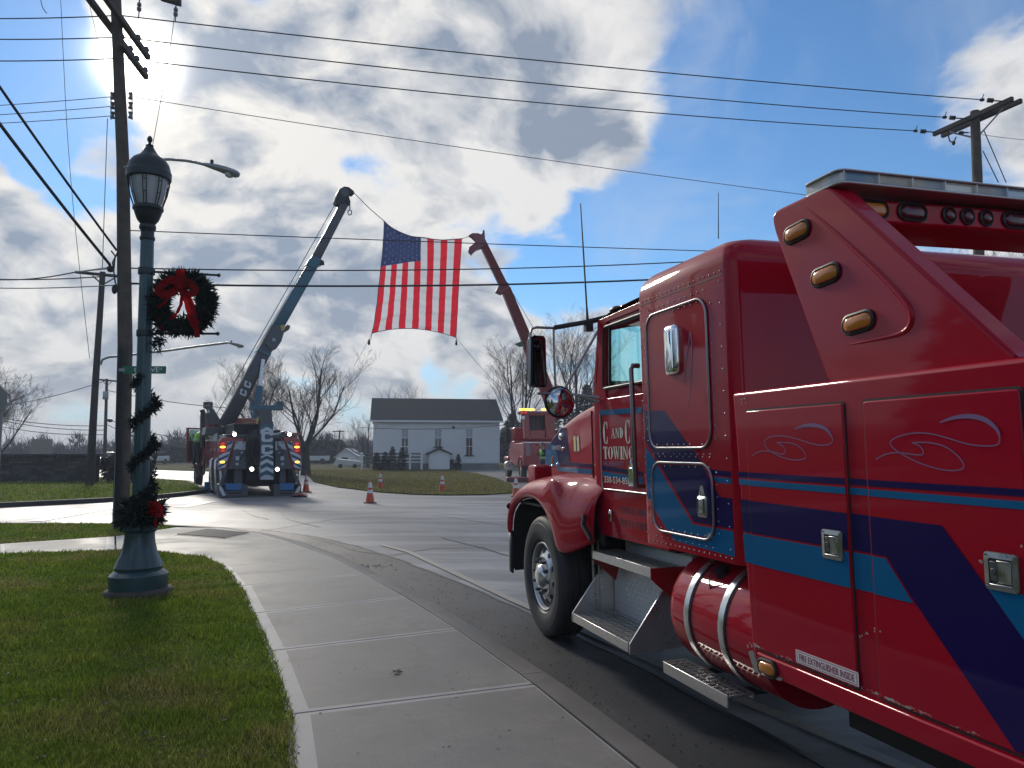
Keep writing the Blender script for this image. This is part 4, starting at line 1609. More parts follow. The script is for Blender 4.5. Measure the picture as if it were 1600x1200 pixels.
# hood -----------------------------------------------------------------------------------
HA, HB = Vector((-1.02, 5.47, 1.5)), Vector((-.62, 7.72, 1.5))
HN = (HB - HA).cross(Vector((0, 0, 1))).normalized()
def HP(px, py, out=0.0):
    n = HN if HN.x < 0 else -HN
    return T(px, py, plane=(HA + n * out, HN))
tops = [HP(*p) for p in ((935, 628), (925, 631), (913, 637), (900, 645), (888, 654), (876, 664), (866, 675), (858, 686), (853.5, 697))]
b = B()
rows = []
for i, p in enumerate(tops):
    x, y, z = -p.x, p.y, p.z
    cr = .09 if i < 6 else .07
    half = [(-x, y, 1.15), (-x, y, z - .09), (-x + .006, y, z - .045), (-x + .03, y, z - .012), (-x + .08, y, z + .012), (-x * .6, y, z + .045), (-x * .3, y, z + cr * .75), (0, y, z + cr * .8)]
    rows.append(half + [(-q[0], q[1], q[2]) for q in reversed(half[:-1])])
lp = rows[-1]
rows.append([(q[0] * .93, q[1] + .05, 1.15 + (q[2] - 1.15) * .90) for q in lp])
rows.append([(q[0] * .90, q[1] + .07, 1.12) for q in lp])
b.grid(rows)
hood = b.build('hood', RED, truck, smooth=50, fix=True)
b = B()
hx, hy, hz = tops[-1]
b.bx(-.48, .48, hy + .06, hy + .12, .72, hz - .12)
grille = b.build('grille', CHROME, truck, bevel=.02)
for i in range(9):
    b = B()
    b.bx(-.42 + i * .1, -.38 + i * .1, hy + .115, hy + .13, .78, hz - .18)
    b.build('grille_bar', DARKSTEEL, grille)
def hpoly(pts, out):
    return [HP(px, py, out) for px, py in pts]
hn = HN if HN.x < 0 else -HN
for m_, pts, o_ in ((BLUE, [(853, 701), (861, 691), (868, 700), (875, 728), (852, 728)], .002),
                    (PURPLE, [(861, 691), (877, 669), (885, 668), (886, 680), (891, 722), (876, 728), (868, 700)], .0025),
                    (PURPLE, [(876, 721), (925, 725), (925, 731), (878, 727)], .003), (BLUE, [(870, 729), (925, 733), (925, 741), (872, 736)], .0035),
                    (BLUE, [(928, 647), (934, 646), (934, 652), (928, 652)], .002)):
    b = B()
    b.prism(hpoly(pts, o_ - .0015), hn * .0015)
    b.build('stripe', m_, hood)
def hood_text(txt, a, e, top, m_, out=.005):
    pa, pe, pt = HP(*a, out), HP(*e, out), HP(*top, out)
    h = (pt - pa).z
    me = letters(txt, h, .0015)
    wt = max(v.co.x for v in me.vertices) - min(v.co.x for v in me.vertices)
    L = Vector((pe.x - pa.x, pe.y - pa.y, 0)).length
    me.transform(Matrix.Diagonal((L / wt, 1, 1, 1)))
    return place_mesh(me, 'lettering', m_, hood, Vector(((pa.x + pe.x) / 2, (pa.y + pe.y) / 2, pa.z)), (pe.x - pa.x, pe.y - pa.y, 0), (0, 0, 1))
NAVY = mat('navy_shadow_paint', (.03, .03, .10), .4)
BADGE = mat('badge_silver', (.62, .64, .66), .35, .6)
YEL11 = mat('number_yellow', (.75, .60, .20), .4)
hood_text('KENWORTH', (862.5, 703), (877, 705.5), (862.5, 696), BADGE)
for m_, o_, gx, gy in ((NAVY, .003, 1.0, 1.2), (WHITE, .0045, .2, .2), (YEL11, .006, -.1, -.2)):
    for x0_ in (896.0, 901.2):
        one = [(x0_ - .2 - gx, 685.5 + gy * .3), (x0_ + 1.2, 681.5 - gy), (x0_ + 3.4 + gx, 681.5 - gy), (x0_ + 4.4 + gx, 705 + gy), (x0_ + 1.4 - gx, 704.6 + gy), (x0_ + .9 - gx, 687.5 + gy)]
        b = B()
        b.prism(hpoly(one, o_ - .0014), hn * .0014)
        b.build('number_one', m_, hood)
for px, py, m_, sc in ((876.5, 682, CHROME, (.02, .055, .035)), (880, 702, AMBER, (.012, .03, .022)), (864, 719, AMBER, (.014, .02, .045)), (871, 725.5, CHROME, (.012, .02, .015)), (863, 728, CHROME, (.014, .025, .018))):
    b = B()
    b.ball(HP(px, py, .006), sc, 10, 6)
    b.build('hood_lamp' if m_ is AMBER else 'chrome_stud', m_, hood, smooth=80)
b = B()
b.tube([HP(*p, .002) for p in ((924, 642), (925.5, 690), (927, 745), (928, 762))], .007, 5)
b.build('hood_gap', BLACK, truck, smooth=80)

# front fender --------------------------------------------------------------------------
lip = [(7.275, .79), (7.262, .92), (7.20, 1.02), (7.07, 1.10), (6.88, 1.165), (6.67, 1.19), (6.45, 1.18), (6.26, 1.125), (6.10, 1.01), (5.995, .87), (5.94, .765)]
def fender(sx):
    b = B()
    rows = []
    for i, (y, z) in enumerate(lip):
        top = [1.12, 1.17, 1.22, 1.27, 1.325, 1.355, 1.375, 1.385, 1.39, 1.39, 1.385][i]
        yo = [.05, .05, .045, .02, 0, 0, -.005, -.02, -.06, -.12, -.17][i]
        a, c = Vector((y, z)), Vector((6.55, .6))
        zt = max(top, z + .12)
        # from inside the arch over the lip, up the rounded shoulder, in to the hood
        sec = [(-1.17, y - (y - 6.55) * .03, z - .01), (-1.205, y, z), (-1.212, y + (y - 6.55) * .05, z + .03)]
        if i <= 7:
            sec += [(-1.195, y + yo * .5, z + (zt - z) * .45), (-1.13, y + yo, z + (zt - z) * .82), (-1.02, y + yo, zt), (-.86, y + yo, zt + .01), (-.66, y + yo, zt + .02)]
        else:
            sec += [(-1.20, y + yo, z + .30 * (i == 8) + .22 + (i - 8) * .02), (-1.15, y + yo * 1.2, zt - .085), (-1.05, y + yo * 1.4, zt - .01), (-.90, y + yo * 1.4, zt + .005), (-.72, y + yo * 1.4, zt + .02)]
        rows.append([(sx * -p[0] * -1, p[1], p[2]) for p in sec])
    # rear skirt running back to the cowl
    for y, zb, xo in ((5.72, .80, -1.19), (5.50, .87, -1.165), (5.36, .93, -1.12)):
        sec = [(xo + .03, y + .01, zb - .005), (xo, y, zb), (xo - .004, y, zb + .03), (xo, y - .01, zb + .26), (xo + .05, y - .03, 1.28), (xo + .14, y - .04, 1.365), (-.93, y - .05, 1.385), (-.85, y - .05, 1.40)]
        rows.append([(sx * -p[0] * -1, p[1], p[2]) for p in sec])
    b.grid(rows)
    o = b.build('fender', RED, truck, smooth=180, fix=True)
    sd = o.modifiers.new('thick', 'SOLIDIFY')
    sd.thickness = .012
    sd.offset = 0
    ss = o.modifiers.new('round', 'SUBSURF')
    ss.levels = ss.render_levels = 2
    return o
fender(1)
fender(-1)
for sx in (-1, 1):
    # red lamp pod on the fender nose
    b = B()
    rows = [rbox_rows(.085, 6.78, 7.02, z, .03, 3) for z in (1.25, 1.44)] + [rbox_rows(.07, 6.80, 7.0, 1.46, .03, 3)]
    b.grid(rows, 0, True)
    b.add(rows[-1], [tuple(range(len(rows[-1])))])
    b.v = [(v[0] + sx * 1.0, v[1], v[2]) for v in b.v]
    hp = b.build('headlamp_pod', RED, truck, smooth=40, fix=True)
    b = B()
    b.lathe([(.075, 0), (.075, .02), (.04, .035)], (sx * 1.0, 7.02, 1.36), (0, 1, 0), 16)
    b.build('headlamp', REFL, hp, smooth=50)
    # front corner flap ahead of the wheel
    b = B()
    rows = []
    for z in (.80, .62, .42):
        rows.append([(sx * x, y, z) for x, y in ((1.20, 7.20), (1.19, 7.33), (1.14, 7.44), (1.02, 7.50), (.8, 7.52))])
    b.grid(rows)
    o = b.build('splash_flap', BLACK, truck, smooth=60)
    sd = o.modifiers.new('thick', 'SOLIDIFY')
    sd.thickness = .015
    b = B()
    b.bx(sx * .55, sx * 1.15, 5.6, 7.1, 1.10, 1.12)
    b.bx(sx * .55, sx * .58, 5.5, 7.2, .5, 1.2)
    b.build('wheel_well', CHASSIS, truck)
    b = B()
    prof_ = [(7.235, .44)] + [(6.55 + (y_ - 6.55) * .965, .57 + (z_ - .57) * .965) for y_, z_ in lip] + [(5.92, .5)]
    b.grid([[(sx * 1.165, y_, z_), (sx * .56, y_, z_)] for y_, z_ in prof_])
    b.build('fender_liner', CHASSIS, truck)
b = B()
b.bx(-.95, .95, hy + .02, hy + .10, .42, .72)
b.build('bumper', CHROME, truck, bevel=.02)
b = B()
b.cyl((-1.208, 7.235, 1.06), (-1.21, 7.24, 1.06), .03, n=10)
b.build('fender_marker', DARKLENS, truck)
# hood latch on the fender flank
b = B()
p = T(915, 820, x=-1.17)
b.tube([p + Vector((0, .02, .07)), p + Vector((-.02, 0, 0)), p + Vector((0, -.10, -.10))], .018, 6)
b.build('hood_latch', BLACK, truck, smooth=60)
b = B()
b.tube([T(928, 765, x=-1.02), T(934, 805, x=-1.03), T(941, 835, x=-1.03), T(946, 850, x=-1.0)], .03, 6)
b.build('cowl_seal', BLACK, truck, smooth=60)

# wheels ---------------------------------------------------------------------------------
def wheel(name, x, y, sx, steer=True):
    """x: outer face; sx the outward side"""
    ax = (sx, 0, 0)
    o = Vector((x - sx * .30, y, .515))
    wb = B()
    wb.lathe([(.285, .02), (.30, .005), (.42, -.005), (.495, .02), (.514, .05), (.515, .075), (.505, .078), (.505, .086), (.515, .089), (.515, .13), (.503, .133), (.503, .145), (.515, .148), (.515, .19), (.505, .193), (.505, .201), (.515, .204),
              (.515, .235), (.510, .256), (.495, .276), (.47, .290), (.455, .291), (.452, .295), (.40, .301), (.345, .295), (.335, .290), (.315, .285), (.296, .262), (.29, .24)], o, ax, 56)
    wr = bpy.data.objects.new(name, None)
    COL.objects.link(wr)
    wr.parent = truck
    wb.build('tyre', RUBBER, wr, smooth=35)
    rb = B()
    rb.lathe([(.27, .05), (.288, .255), (.294, .268), (.286, .274), (.276, .268), (.268, .235), (.262, .225), (.252, .226), (.176, .262), (.168, .268), (.166, .276), (.13, .280), (.10, .280)], o, ax, 48)
    rim = rb.build('rim', ALU, wr, smooth=35)
    hb = B()
    hb.lathe([(.098, .279), (.096, .292), (.088, .306), (.072, .318), (.045, .325), (.02, .327)], o, ax, 28)
    hb.build('hub_cap', ALU, wr, smooth=50)
    hole = nut = None
    for i in range(10):
        a = 2 * math.pi * (i + .35) / 10
        if hole is None:
            h_ = B()
            h_.lathe([(.027, -.004), (.027, .002), (.0265, .004)], (0, 0, 0), (sx * .9, 0, .42), 14)
            n_ = B()
            n_.cyl((0, 0, 0), (sx * .028, 0, 0), .017, .015, 6)
            n_.cyl((sx * .028, 0, 0), (sx * .04, 0, 0), .009, .008, 6)
        hm = h_
        t = Vector((0, math.cos(a), math.sin(a)))
        pos = o + Vector((sx * .2435, 0, 0)) + t * .215
        pn = o + Vector((sx * .278, 0, 0)) + t * .143
        ang = math.atan2(t.y, t.z)
        if hole is None:
            hole = hm.build('hand_hole', CHASSIS, wr, smooth=40)
            hole.location, hole.rotation_euler = pos, (-ang, 0, 0)
            nut = n_.build('lug_nut', DARKSTEEL, wr, smooth=40)
            nut.location = pn
        else:
            share(hole, 'hand_hole', wr, pos, (-ang, 0, 0))
            share(nut, 'lug_nut', wr, pn, (a, 0, 0))
    return wr
wheel('front_wheel', -1.20, 6.40, -1)
wheel('front_wheel', 1.20, 6.40, 1)
for y in (-.6, -1.95):
    wheel('rear_wheel', -1.2, y, -1)
    wheel('rear_wheel', 1.2, y, 1)

# chassis --------------------------------------------------------------------------------
b = B()
for sx in (-1, 1):
    b.bx(sx * .40, sx * .50, -4.5, 7.5, .62, .88)
b.bx(-.9, .9, 6.33, 6.47, .42, .56)
b.bx(-.38, .38, 5.0, 7.4, .55, 1.2)
b.bx(-1.0, 1.0, 3.3, 3.4, .75, 1.0)
b.bx(-.95, .95, -4.4, 3.0, .60, .75)
b.cyl((0, 5, .6), (0, -1.3, .55), .06)
b.bx(-1.0, -.5, -.3, 1.8, .46, .60)
b.bx(-.95, .95, -.1, 2.95, .36, .62)  # boxes and far skirt from here are added to block light underneath
b.bx(1.18, 1.24, -.1, 3.1, .20, .60)
b.bx(-.95, .95, -4.4, -2.6, .40, .62)
b.build('chassis_and_light_blocks', CHASSIS, truck)
b = B()
b.bx(-.92, -.86, 5.66, 5.98, .26, .98)
b.build('inner_guard', CHASSIS, truck)
b = B()
b.tube([(-1.02, 5.64, .90), (-1.02, 5.64, .30)], .012, 6)
b.tube([(-1.0, 5.58, .90), (-1.0, 5.58, .30)], .006, 6)
b.build('guard_rod', STEEL, truck, smooth=60)

# steps ----------------------------------------------------------------------------------
st = bpy.data.objects.new('cab_step', None)
COL.objects.link(st)
st.parent = truck
for y in (5.62, 4.64):
    b = B()
    b.prism([(-1.215, y, .285), (-1.215, y, .352), (-.975, y, .66), (-.80, y, .80), (-.80, y, .30)], (0, -.012 if y < 5 else .012, 0))
    b.build('step_side', ALU, st, bevel=.002)
b = B()
b.bx(-.86, -.85, 4.65, 5.61, .30, .80)
b.build('tread_plate_back', TREAD, st)
def grating(x0, x1, y0, y1, z, parent, name='step_tread', nx=6, ny=22):
    b = B()
    b.bx(x0, x0 + .012, y0, y1, z - .06, z + .004)
    b.bx(x1 - .01, x1, y0, y1, z - .03, z)
    o = b.build(name, ALU, parent, bevel=.002)
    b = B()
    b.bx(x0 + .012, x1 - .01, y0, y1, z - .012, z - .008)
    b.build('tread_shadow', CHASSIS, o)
    b = B()
    for i in range(nx + 1):
        x = x0 + .012 + (x1 - x0 - .022) * i / nx
        b.bx(x - .005, x + .005, y0, y1, z - .008, z)
    for j in range(ny + 1):
        y = y0 + (y1 - y0) * j / ny
        b.bx(x0 + .012, x1 - .01, y - .007, y + .007, z - .008, z + .002)
    structure(b.build('grating', ALU, o), 'stuff')
    return o
grating(-1.215, -.88, 4.655, 5.605, .352, st)
grating(-1.085, -.86, 4.56, 5.50, .835, st, nx=4)
for y in (5.50, 4.56):
    b = B()
    b.prism([(-1.085, y, .835), (-1.085, y, .765), (-.90, y, .60), (-.83, y, .835)], (0, -.01, 0))
    b.build('step_bracket', RED_MATTE, st)
b = B()
rows = []
for y in (4.46, 5.44):
    rows.append([(-.835, y, .80)] + [(-.70 - .135 * math.cos(a), y, .88 + .10 * math.sin(a)) for a in [R(i * 15) for i in range(7)]] + [(-.5, y, .98)])
b.grid(rows)
b.add([(r[0], r[1], r[2]) for r in rows[0]] + [(-.5, 4.46, .8)], [tuple(range(9, -1, -1))])
b.build('battery_cover', TREAD, truck, smooth=50)
# raised diamonds of the tread plate
dm = B()
def diamond(c, u, v, nrm, L=.018, w=.006):
    c, u, v, nrm = Vector(c), Vector(u), Vector(v), Vector(nrm)
    dm.add([c - u * L, c + v * w, c + u * L, c - v * w, c + nrm * .002], [(0, 1, 4), (1, 2, 4), (2, 3, 4), (3, 0, 4)])
for i in range(25):
    for j in range(12):
        y, z = 4.67 + i * .038, .32 + j * .038
        s_ = 1 if (i + j) % 2 else -1
        diamond((-.8605, y, z), Vector((0, .7, .7 * s_)), Vector((0, -.7 * s_, .7)), (-1, 0, 0))
for i in range(25):
    for j in range(5):
        a = R(15 + j * 17)
        y = 4.48 + i * .038
        nrm = Vector((-math.cos(a), 0, math.sin(a)))
        tg = Vector((math.sin(a), 0, math.cos(a)))
        s_ = 1 if (i + j) % 2 else -1
        diamond(Vector((-.70, y, .88)) + Vector((nrm.x * .137, 0, nrm.z * .102)), (Vector((0, .7, 0)) + tg * .7 * s_), (tg * .7 - Vector((0, .7 * s_, 0))), nrm, .016)
structure(dm.build('tread_diamonds', ALU, truck), 'stuff')

# tank -----------------------------------------------------------------------------------
b = B()
TCX, TCZ, TR = -.915, .685, .325
prof = [(.02, 0), (.12, .004), (.22, .018), (.285, .045), (.315, .085), (TR, .13), (TR, .95)]
b.lathe(prof, (TCX, 4.13, TCZ), (0, -1, 0), 48)
tank = b.build('fuel_tank', RED, truck, smooth=40)
for yy in (3.84, 3.50):
    b = B()
    for y_, r_, w_, m_ in ((yy, TR + .006, .030, 0),):
        b.lathe([(TR - .002, -w_ - .008), (TR + .003, -w_ - .008), (TR + .003, w_ + .008), (TR - .002, w_ + .008)], (TCX, y_, TCZ), (0, 1, 0), 48)
    b.build('band_rubber', BLACK, tank, smooth=30)
    b = B()
    b.lathe([(TR - .002, -.024), (TR + .009, -.024), (TR + .011, 0), (TR + .009, .024), (TR - .002, .024)], (TCX, yy, TCZ), (0, 1, 0), 48)
    b.build('tank_band', ALU, tank, smooth=30)
b = B()
a = R(128)
c = Vector((TCX + TR * math.cos(a), 3.66, TCZ + TR * math.sin(a)))
nn = Vector((math.cos(a), 0, math.sin(a)))
b.cyl(c, c + nn * .035, .042, n=14)
b.tube([c + nn * .03, c + nn * .03 + Vector((-.05, .03, -.02)), c + Vector((-.07, .02, -.09)), c + Vector((-.085, .0, -.16))], .005, 5)
b.build('filler_cap', BLACK, tank, smooth=50)
ts = bpy.data.objects.new('tank_step', None)
COL.objects.link(ts)
ts.parent = truck
grating(-1.25, -1.09, 3.46, 4.12, .375, ts, nx=3, ny=13)
for y in (3.55, 3.95):
    b = B()
    b.bx(-1.09, -.75, y, y + .05, .33, .36)
    b.build('step_bracket', CHASSIS, ts)

# mirrors, antenna --------------------------------------------------------------------------
MIRR = mat('mirror_glass', (.30, .31, .33), .03, 1.0)
TUBE = mat('grey_mirror_tube', (.30, .30, .31), .3, .8)
YM = 5.45
b = B()
pa, pb = T(829, 524, y=YM), T(857, 605, y=YM)
rows = []
for yy, s_ in ((YM, 1), (YM + .05, 1), (YM + .08, .85)):
    rows.append([(q[0], yy, q[1]) for q in [((p[0] - (pa.x + pb.x) / 2) * s_ + (pa.x + pb.x) / 2, (p[1] - (pa.z + pb.z) / 2) * s_ + (pa.z + pb.z) / 2) for p in rrect(pa.x, pb.x, pb.z, pa.z, .03, 4)]])
b.grid(rows, 0, True)
b.add(rows[-1], [tuple(range(len(rows[-1])))])
mir = b.build('side_mirror', BLACK, truck, smooth=40, fix=True)
MIRC = Vector(((pa.x + pb.x) / 2, YM, 0))
def toe(o_):
    o_.data.transform(Matrix.Translation(MIRC) @ Matrix.Rotation(R(20), 4, 'Z') @ Matrix.Translation(-MIRC))
toe(mir)
b = B()
b.prism([(p[0], YM - .003, p[1]) for p in rrect(pa.x + .012, pb.x - .012, pb.z + .012, pa.z - .012, .02, 4)], (0, .004, 0))
toe(b.build('mirror_glass', MIRR, mir))
b = B()
b.tube([T(866, 512.5, y=YM), T(838, 511.5, y=YM), T(831, 514, y=YM), T(828.5, 522, y=YM), T(828, 600, y=YM)], .011, 6)
b.tube([T(865, 514, y=YM), T(866, 560, y=YM), T(868, 606, y=YM)], .009, 6)
b.tube([T(936, 514, y=5.35), T(883, 606, y=YM)], .011, 6)
b.tube([T(840, 615, y=YM), T(862, 615, y=YM), T(894, 616, y=YM), T(937, 621, y=5.35)], .011, 6)
b.tube([T(937, 628, y=5.35), T(905, 619, y=YM)], .010, 6)
b.build('mirror_arm', TUBE, truck, smooth=60)
b = B()
b.tube([T(866, 512, y=YM), T(918, 503, y=5.40), T(945, 496, y=5.32), T(962, 492, y=5.1)], .020, 6)
b.tube([T(880, 510, y=YM), T(940, 500, y=5.36), T(955, 497, y=5.2)], .016, 6)
b.bx(*(lambda c: (c.x - .03, c.x + .03, 5.37, 5.42, c.z - .05, c.z + .03))(T(919, 508, y=5.4)))
b.build('mirror_bracket', BLACK, truck, smooth=60)
c = T(875, 628, y=5.45)
b = B()
b.lathe([(.118, 0), (.125, .01), (.120, .02), (.09, .045), (.03, .055)], (c.x, 5.45, c.z), (0, 1, 0), 24)
cm = b.build('convex_mirror', BLACK, truck, smooth=50)
b = B()
b.lathe([(.116, 0), (.10, .012), (.07, .026), (.035, .034), (.005, .037)], (c.x, 5.449, c.z), (0, -1, 0), 24)
b.build('mirror_glass', mat('convex_mirror_glass', (.55, .55, .56), .03, 1.0), cm, smooth=180)
b = B()
p0, p1 = T(918, 500, y=5.4), T(907, 318, y=5.4)
b.tube([p0 - Vector((0, 0, .04)), p0, p0.lerp(p1, .12), p0.lerp(p1, .6), p1], [.012, .012, .007, .006, .004], 6)
b.build('whip_antenna', BLACK, truck)
b = B()
b.tube([T(1122.5, 373, y=3.7), T(1122.5, 301, y=3.7)], [.003, .0018], 5)
b.build('roof_antenna', BLACK, truck)

# ------------------------------------------------------------------ hills and the far wood
BARK = mat('bark', (.060, .050, .042), .9, var=(5, .45), bump=(22, .6, .02))
TWIG = mat('twigs', (.085, .070, .060), .9)
FARTWIG = mat('far_wood', (.060, .053, .050), .95, var=(.15, .4))

def bare_tree(seed, height, rad, spread=.55, fork=.2, limbs=4, dense=1.0, up=.12, maxd=5, sides=5):
    """returns two B: trunk with limbs, and crown of branches and twigs"""
    rg = random.Random(seed)
    tr, cr = B(), B()
    def grow(p, d, L, r, depth):
        n = 5 if depth < 2 else (4 if depth < 4 else 3)
        pts, rs = [p.copy()], [r]
        dd = d.copy()
        for i in range(n):
            dd = (dd + Vector((rg.uniform(-1, 1), rg.uniform(-1, 1), rg.uniform(-.6, .8))) * (.20 if depth else .07) + Vector((0, 0, up * (1 if depth < 4 else .4)))).normalized()
            p = p + dd * (L / n)
            pts.append(p.copy())
            rs.append(r * (1 - (i + 1) / n * (.62 if depth else .35)))
        (tr if depth < 2 else cr).tube(pts, rs, sides if depth < 2 else (4 if depth == 2 else 3))
        if depth >= maxd:
            return
        if depth == 0:
            ks = limbs
            for k in range(ks):
                a = 2 * math.pi * (k + rg.uniform(-.25, .25)) / ks
                q = .55 + .45 * rg.random() if k else 1.0
                i = min(n, max(2, round(q * n)))
                tilt = spread * rg.uniform(.55, 1.25)
                if k == 0:
                    tilt *= .3
                nd = Vector((math.cos(a) * math.sin(tilt), math.sin(a) * math.sin(tilt), math.cos(tilt)))
                grow(pts[i], nd, (height - pts[i].z) * rg.uniform(.70, .92), rs[i] * (.62 if k == 0 else rg.uniform(.36, .5)), 1)
            return
        kk = {1: 7, 2: 6, 3: 5, 4: 4}.get(depth, 3)
        kk = max(2, int(kk * dense + rg.random()))
        for k in range(kk):
            t = .22 + .78 * (k + rg.random() * .6) / kk
            fi = min(n - .001, t * n)
            i = int(fi)
            q = pts[i].lerp(pts[i + 1], fi - i)
            ax = (pts[i + 1] - pts[i]).normalized()
            s_ = ax.orthogonal().normalized()
            s_.rotate(Matrix.Rotation(rg.uniform(0, 2 * math.pi), 3, ax))
            tl = rg.uniform(.45, .95)
            nd = (ax * math.cos(tl) + s_ * math.sin(tl) + Vector((0, 0, .10))).normalized()
            rr_ = rs[i] * rg.uniform(.34, .52)
            grow(q, nd, L * rg.uniform(.42, .66) * (1.1 - .35 * t), max(rr_, .0065), depth + 1)
    grow(Vector((0, 0, 0)), Vector((0, 0, 1)), height * fork * 1.6, rad, 0)
    return tr, cr

def plant_tree(name, seed, base, height, rad, label, group='bare trees beyond the road', min_r=None, lean=(0, 0), **kw):
    t = empty(name, label, 'tree', base, (lean[0], lean[1], 0), group)
    tr, cr = bare_tree(seed, height, rad, **kw)
    top_ = max(v[2] for v in cr.v)
    fz = height / top_
    fx_ = fz ** .55
    for q_ in (tr, cr):
        q_.v = [(v[0] * fx_, v[1] * fx_, v[2] * fz) for v in q_.v]
    tr.build('trunk', BARK, t, smooth=60)
    cr.build('crown', TWIG, t, smooth=180)
    return t
def at(px, Y, z=0):
    p = AY(px, 700, Y)
    return (p.x, Y, z)
plant_tree('bare_tree', 11, at(478, 50), 8.8, .38, 'broad bare tree rising directly behind the rear right corner of the blue boom wrecker', spread=1.05, fork=.15, limbs=7, up=.10)
plant_tree('bare_tree', 24, at(398, 58), 9.3, .26, 'bare tree half hidden behind the lower boom of the blue boom wrecker', spread=.75, fork=.2, limbs=5, up=.14)
plant_tree('bare_tree', 31, at(816, 62), 11.6, .36, 'tall bare tree just right of the white house behind the far red wrecker', spread=.62, fork=.2, limbs=6, up=.16)
plant_tree('bare_tree', 47, at(905, 66), 14.6, .40, 'tallest bare tree seen above the hood and mirror of the near red wrecker', spread=.5, fork=.2, limbs=6, up=.18)
plant_tree('bare_tree', 52, at(-14, 47), 7.4, .26, 'bare tree at the left edge standing behind the low stone wall', spread=.95, fork=.16, limbs=6, up=.08)
plant_tree('bare_tree', 63, at(629, 92), 10.2, .24, 'bare tree whose top shows over the roof of the white house', spread=.6, fork=.2, limbs=5, maxd=4, up=.2)
plant_tree('bare_tree', 71, at(575, 74), 5.2, .2, 'small spreading bare tree left of the white house', spread=1.1, fork=.16, limbs=6, maxd=4, up=.06)
plant_tree('bare_tree', 88, (24.2, 30.0, 0), 12.6, .30, 'bare tree behind the crossarm pole at the right edge', spread=.6, fork=.22, limbs=6, up=.16)
plant_tree('bare_tree', 93, (24.5, 37.0, 0), 12.6, .30, 'bare tree seen through the gap between light bar beam and sleeper roof', spread=.6, fork=.22, limbs=6, up=.14)

# conifers behind the hood of the near wrecker; the taller unseen ones are added to darken the truck paint's reflections
NEEDLE = mat('conifer_needles', (.016, .026, .014), .9, var=(1.2, .5))
def conifer(seed, h, r, n=1600, big=1.0):
    rg = random.Random(seed)
    tr, cr = B(), B()
    tr.cyl((0, 0, 0), (0, 0, h * .96), r * .08, .01, 6)
    for i in range(n):
        t = rg.random() ** .8
        z = h * (.06 + .94 * t)
        rr_ = r * (1 - t) ** .85 * (.35 + .65 * rg.random() ** .5) * (1 + .18 * math.sin(t * 40))
        a = rg.uniform(0, 2 * math.pi)
        c = Vector((rr_ * math.cos(a), rr_ * math.sin(a), z))
        L = (.10 * r + .14 * r * (1 - t)) * big
        d = Vector((math.cos(a + rg.uniform(-.5, .5)), math.sin(a + rg.uniform(-.5, .5)), rg.uniform(-.5, .2)))
        s_ = Vector((-d.y, d.x, rg.uniform(-.4, .4))) * .5
        cr.add([c - s_ * L, c + s_ * L, c + d * L * 1.7], [(0, 1, 2)])
    return tr, cr
def plant_conifer(seed, base, h, r, label, group, n=1600, m=None):
    t = empty('conifer', label, 'tree', base, group=group)
    tr, cr = conifer(seed, h, r, n)
    tr.build('trunk', BARK, t)
    cr.build('crown', m or NEEDLE, t)
    return t
plant_conifer(1, at(882, 72), 7.0, 2.2, 'dark conifer between the convex mirror and the cab window of the near wrecker', 'conifers behind the near wrecker')
plant_conifer(2, at(918, 70), 7.6, 2.4, 'dark conifer low behind the mirror arms of the near wrecker', 'conifers behind the near wrecker')
plant_conifer(3, at(800, 84), 5.6, 2.4, 'dark conifer at the right gable of the white house', 'conifers behind the near wrecker')

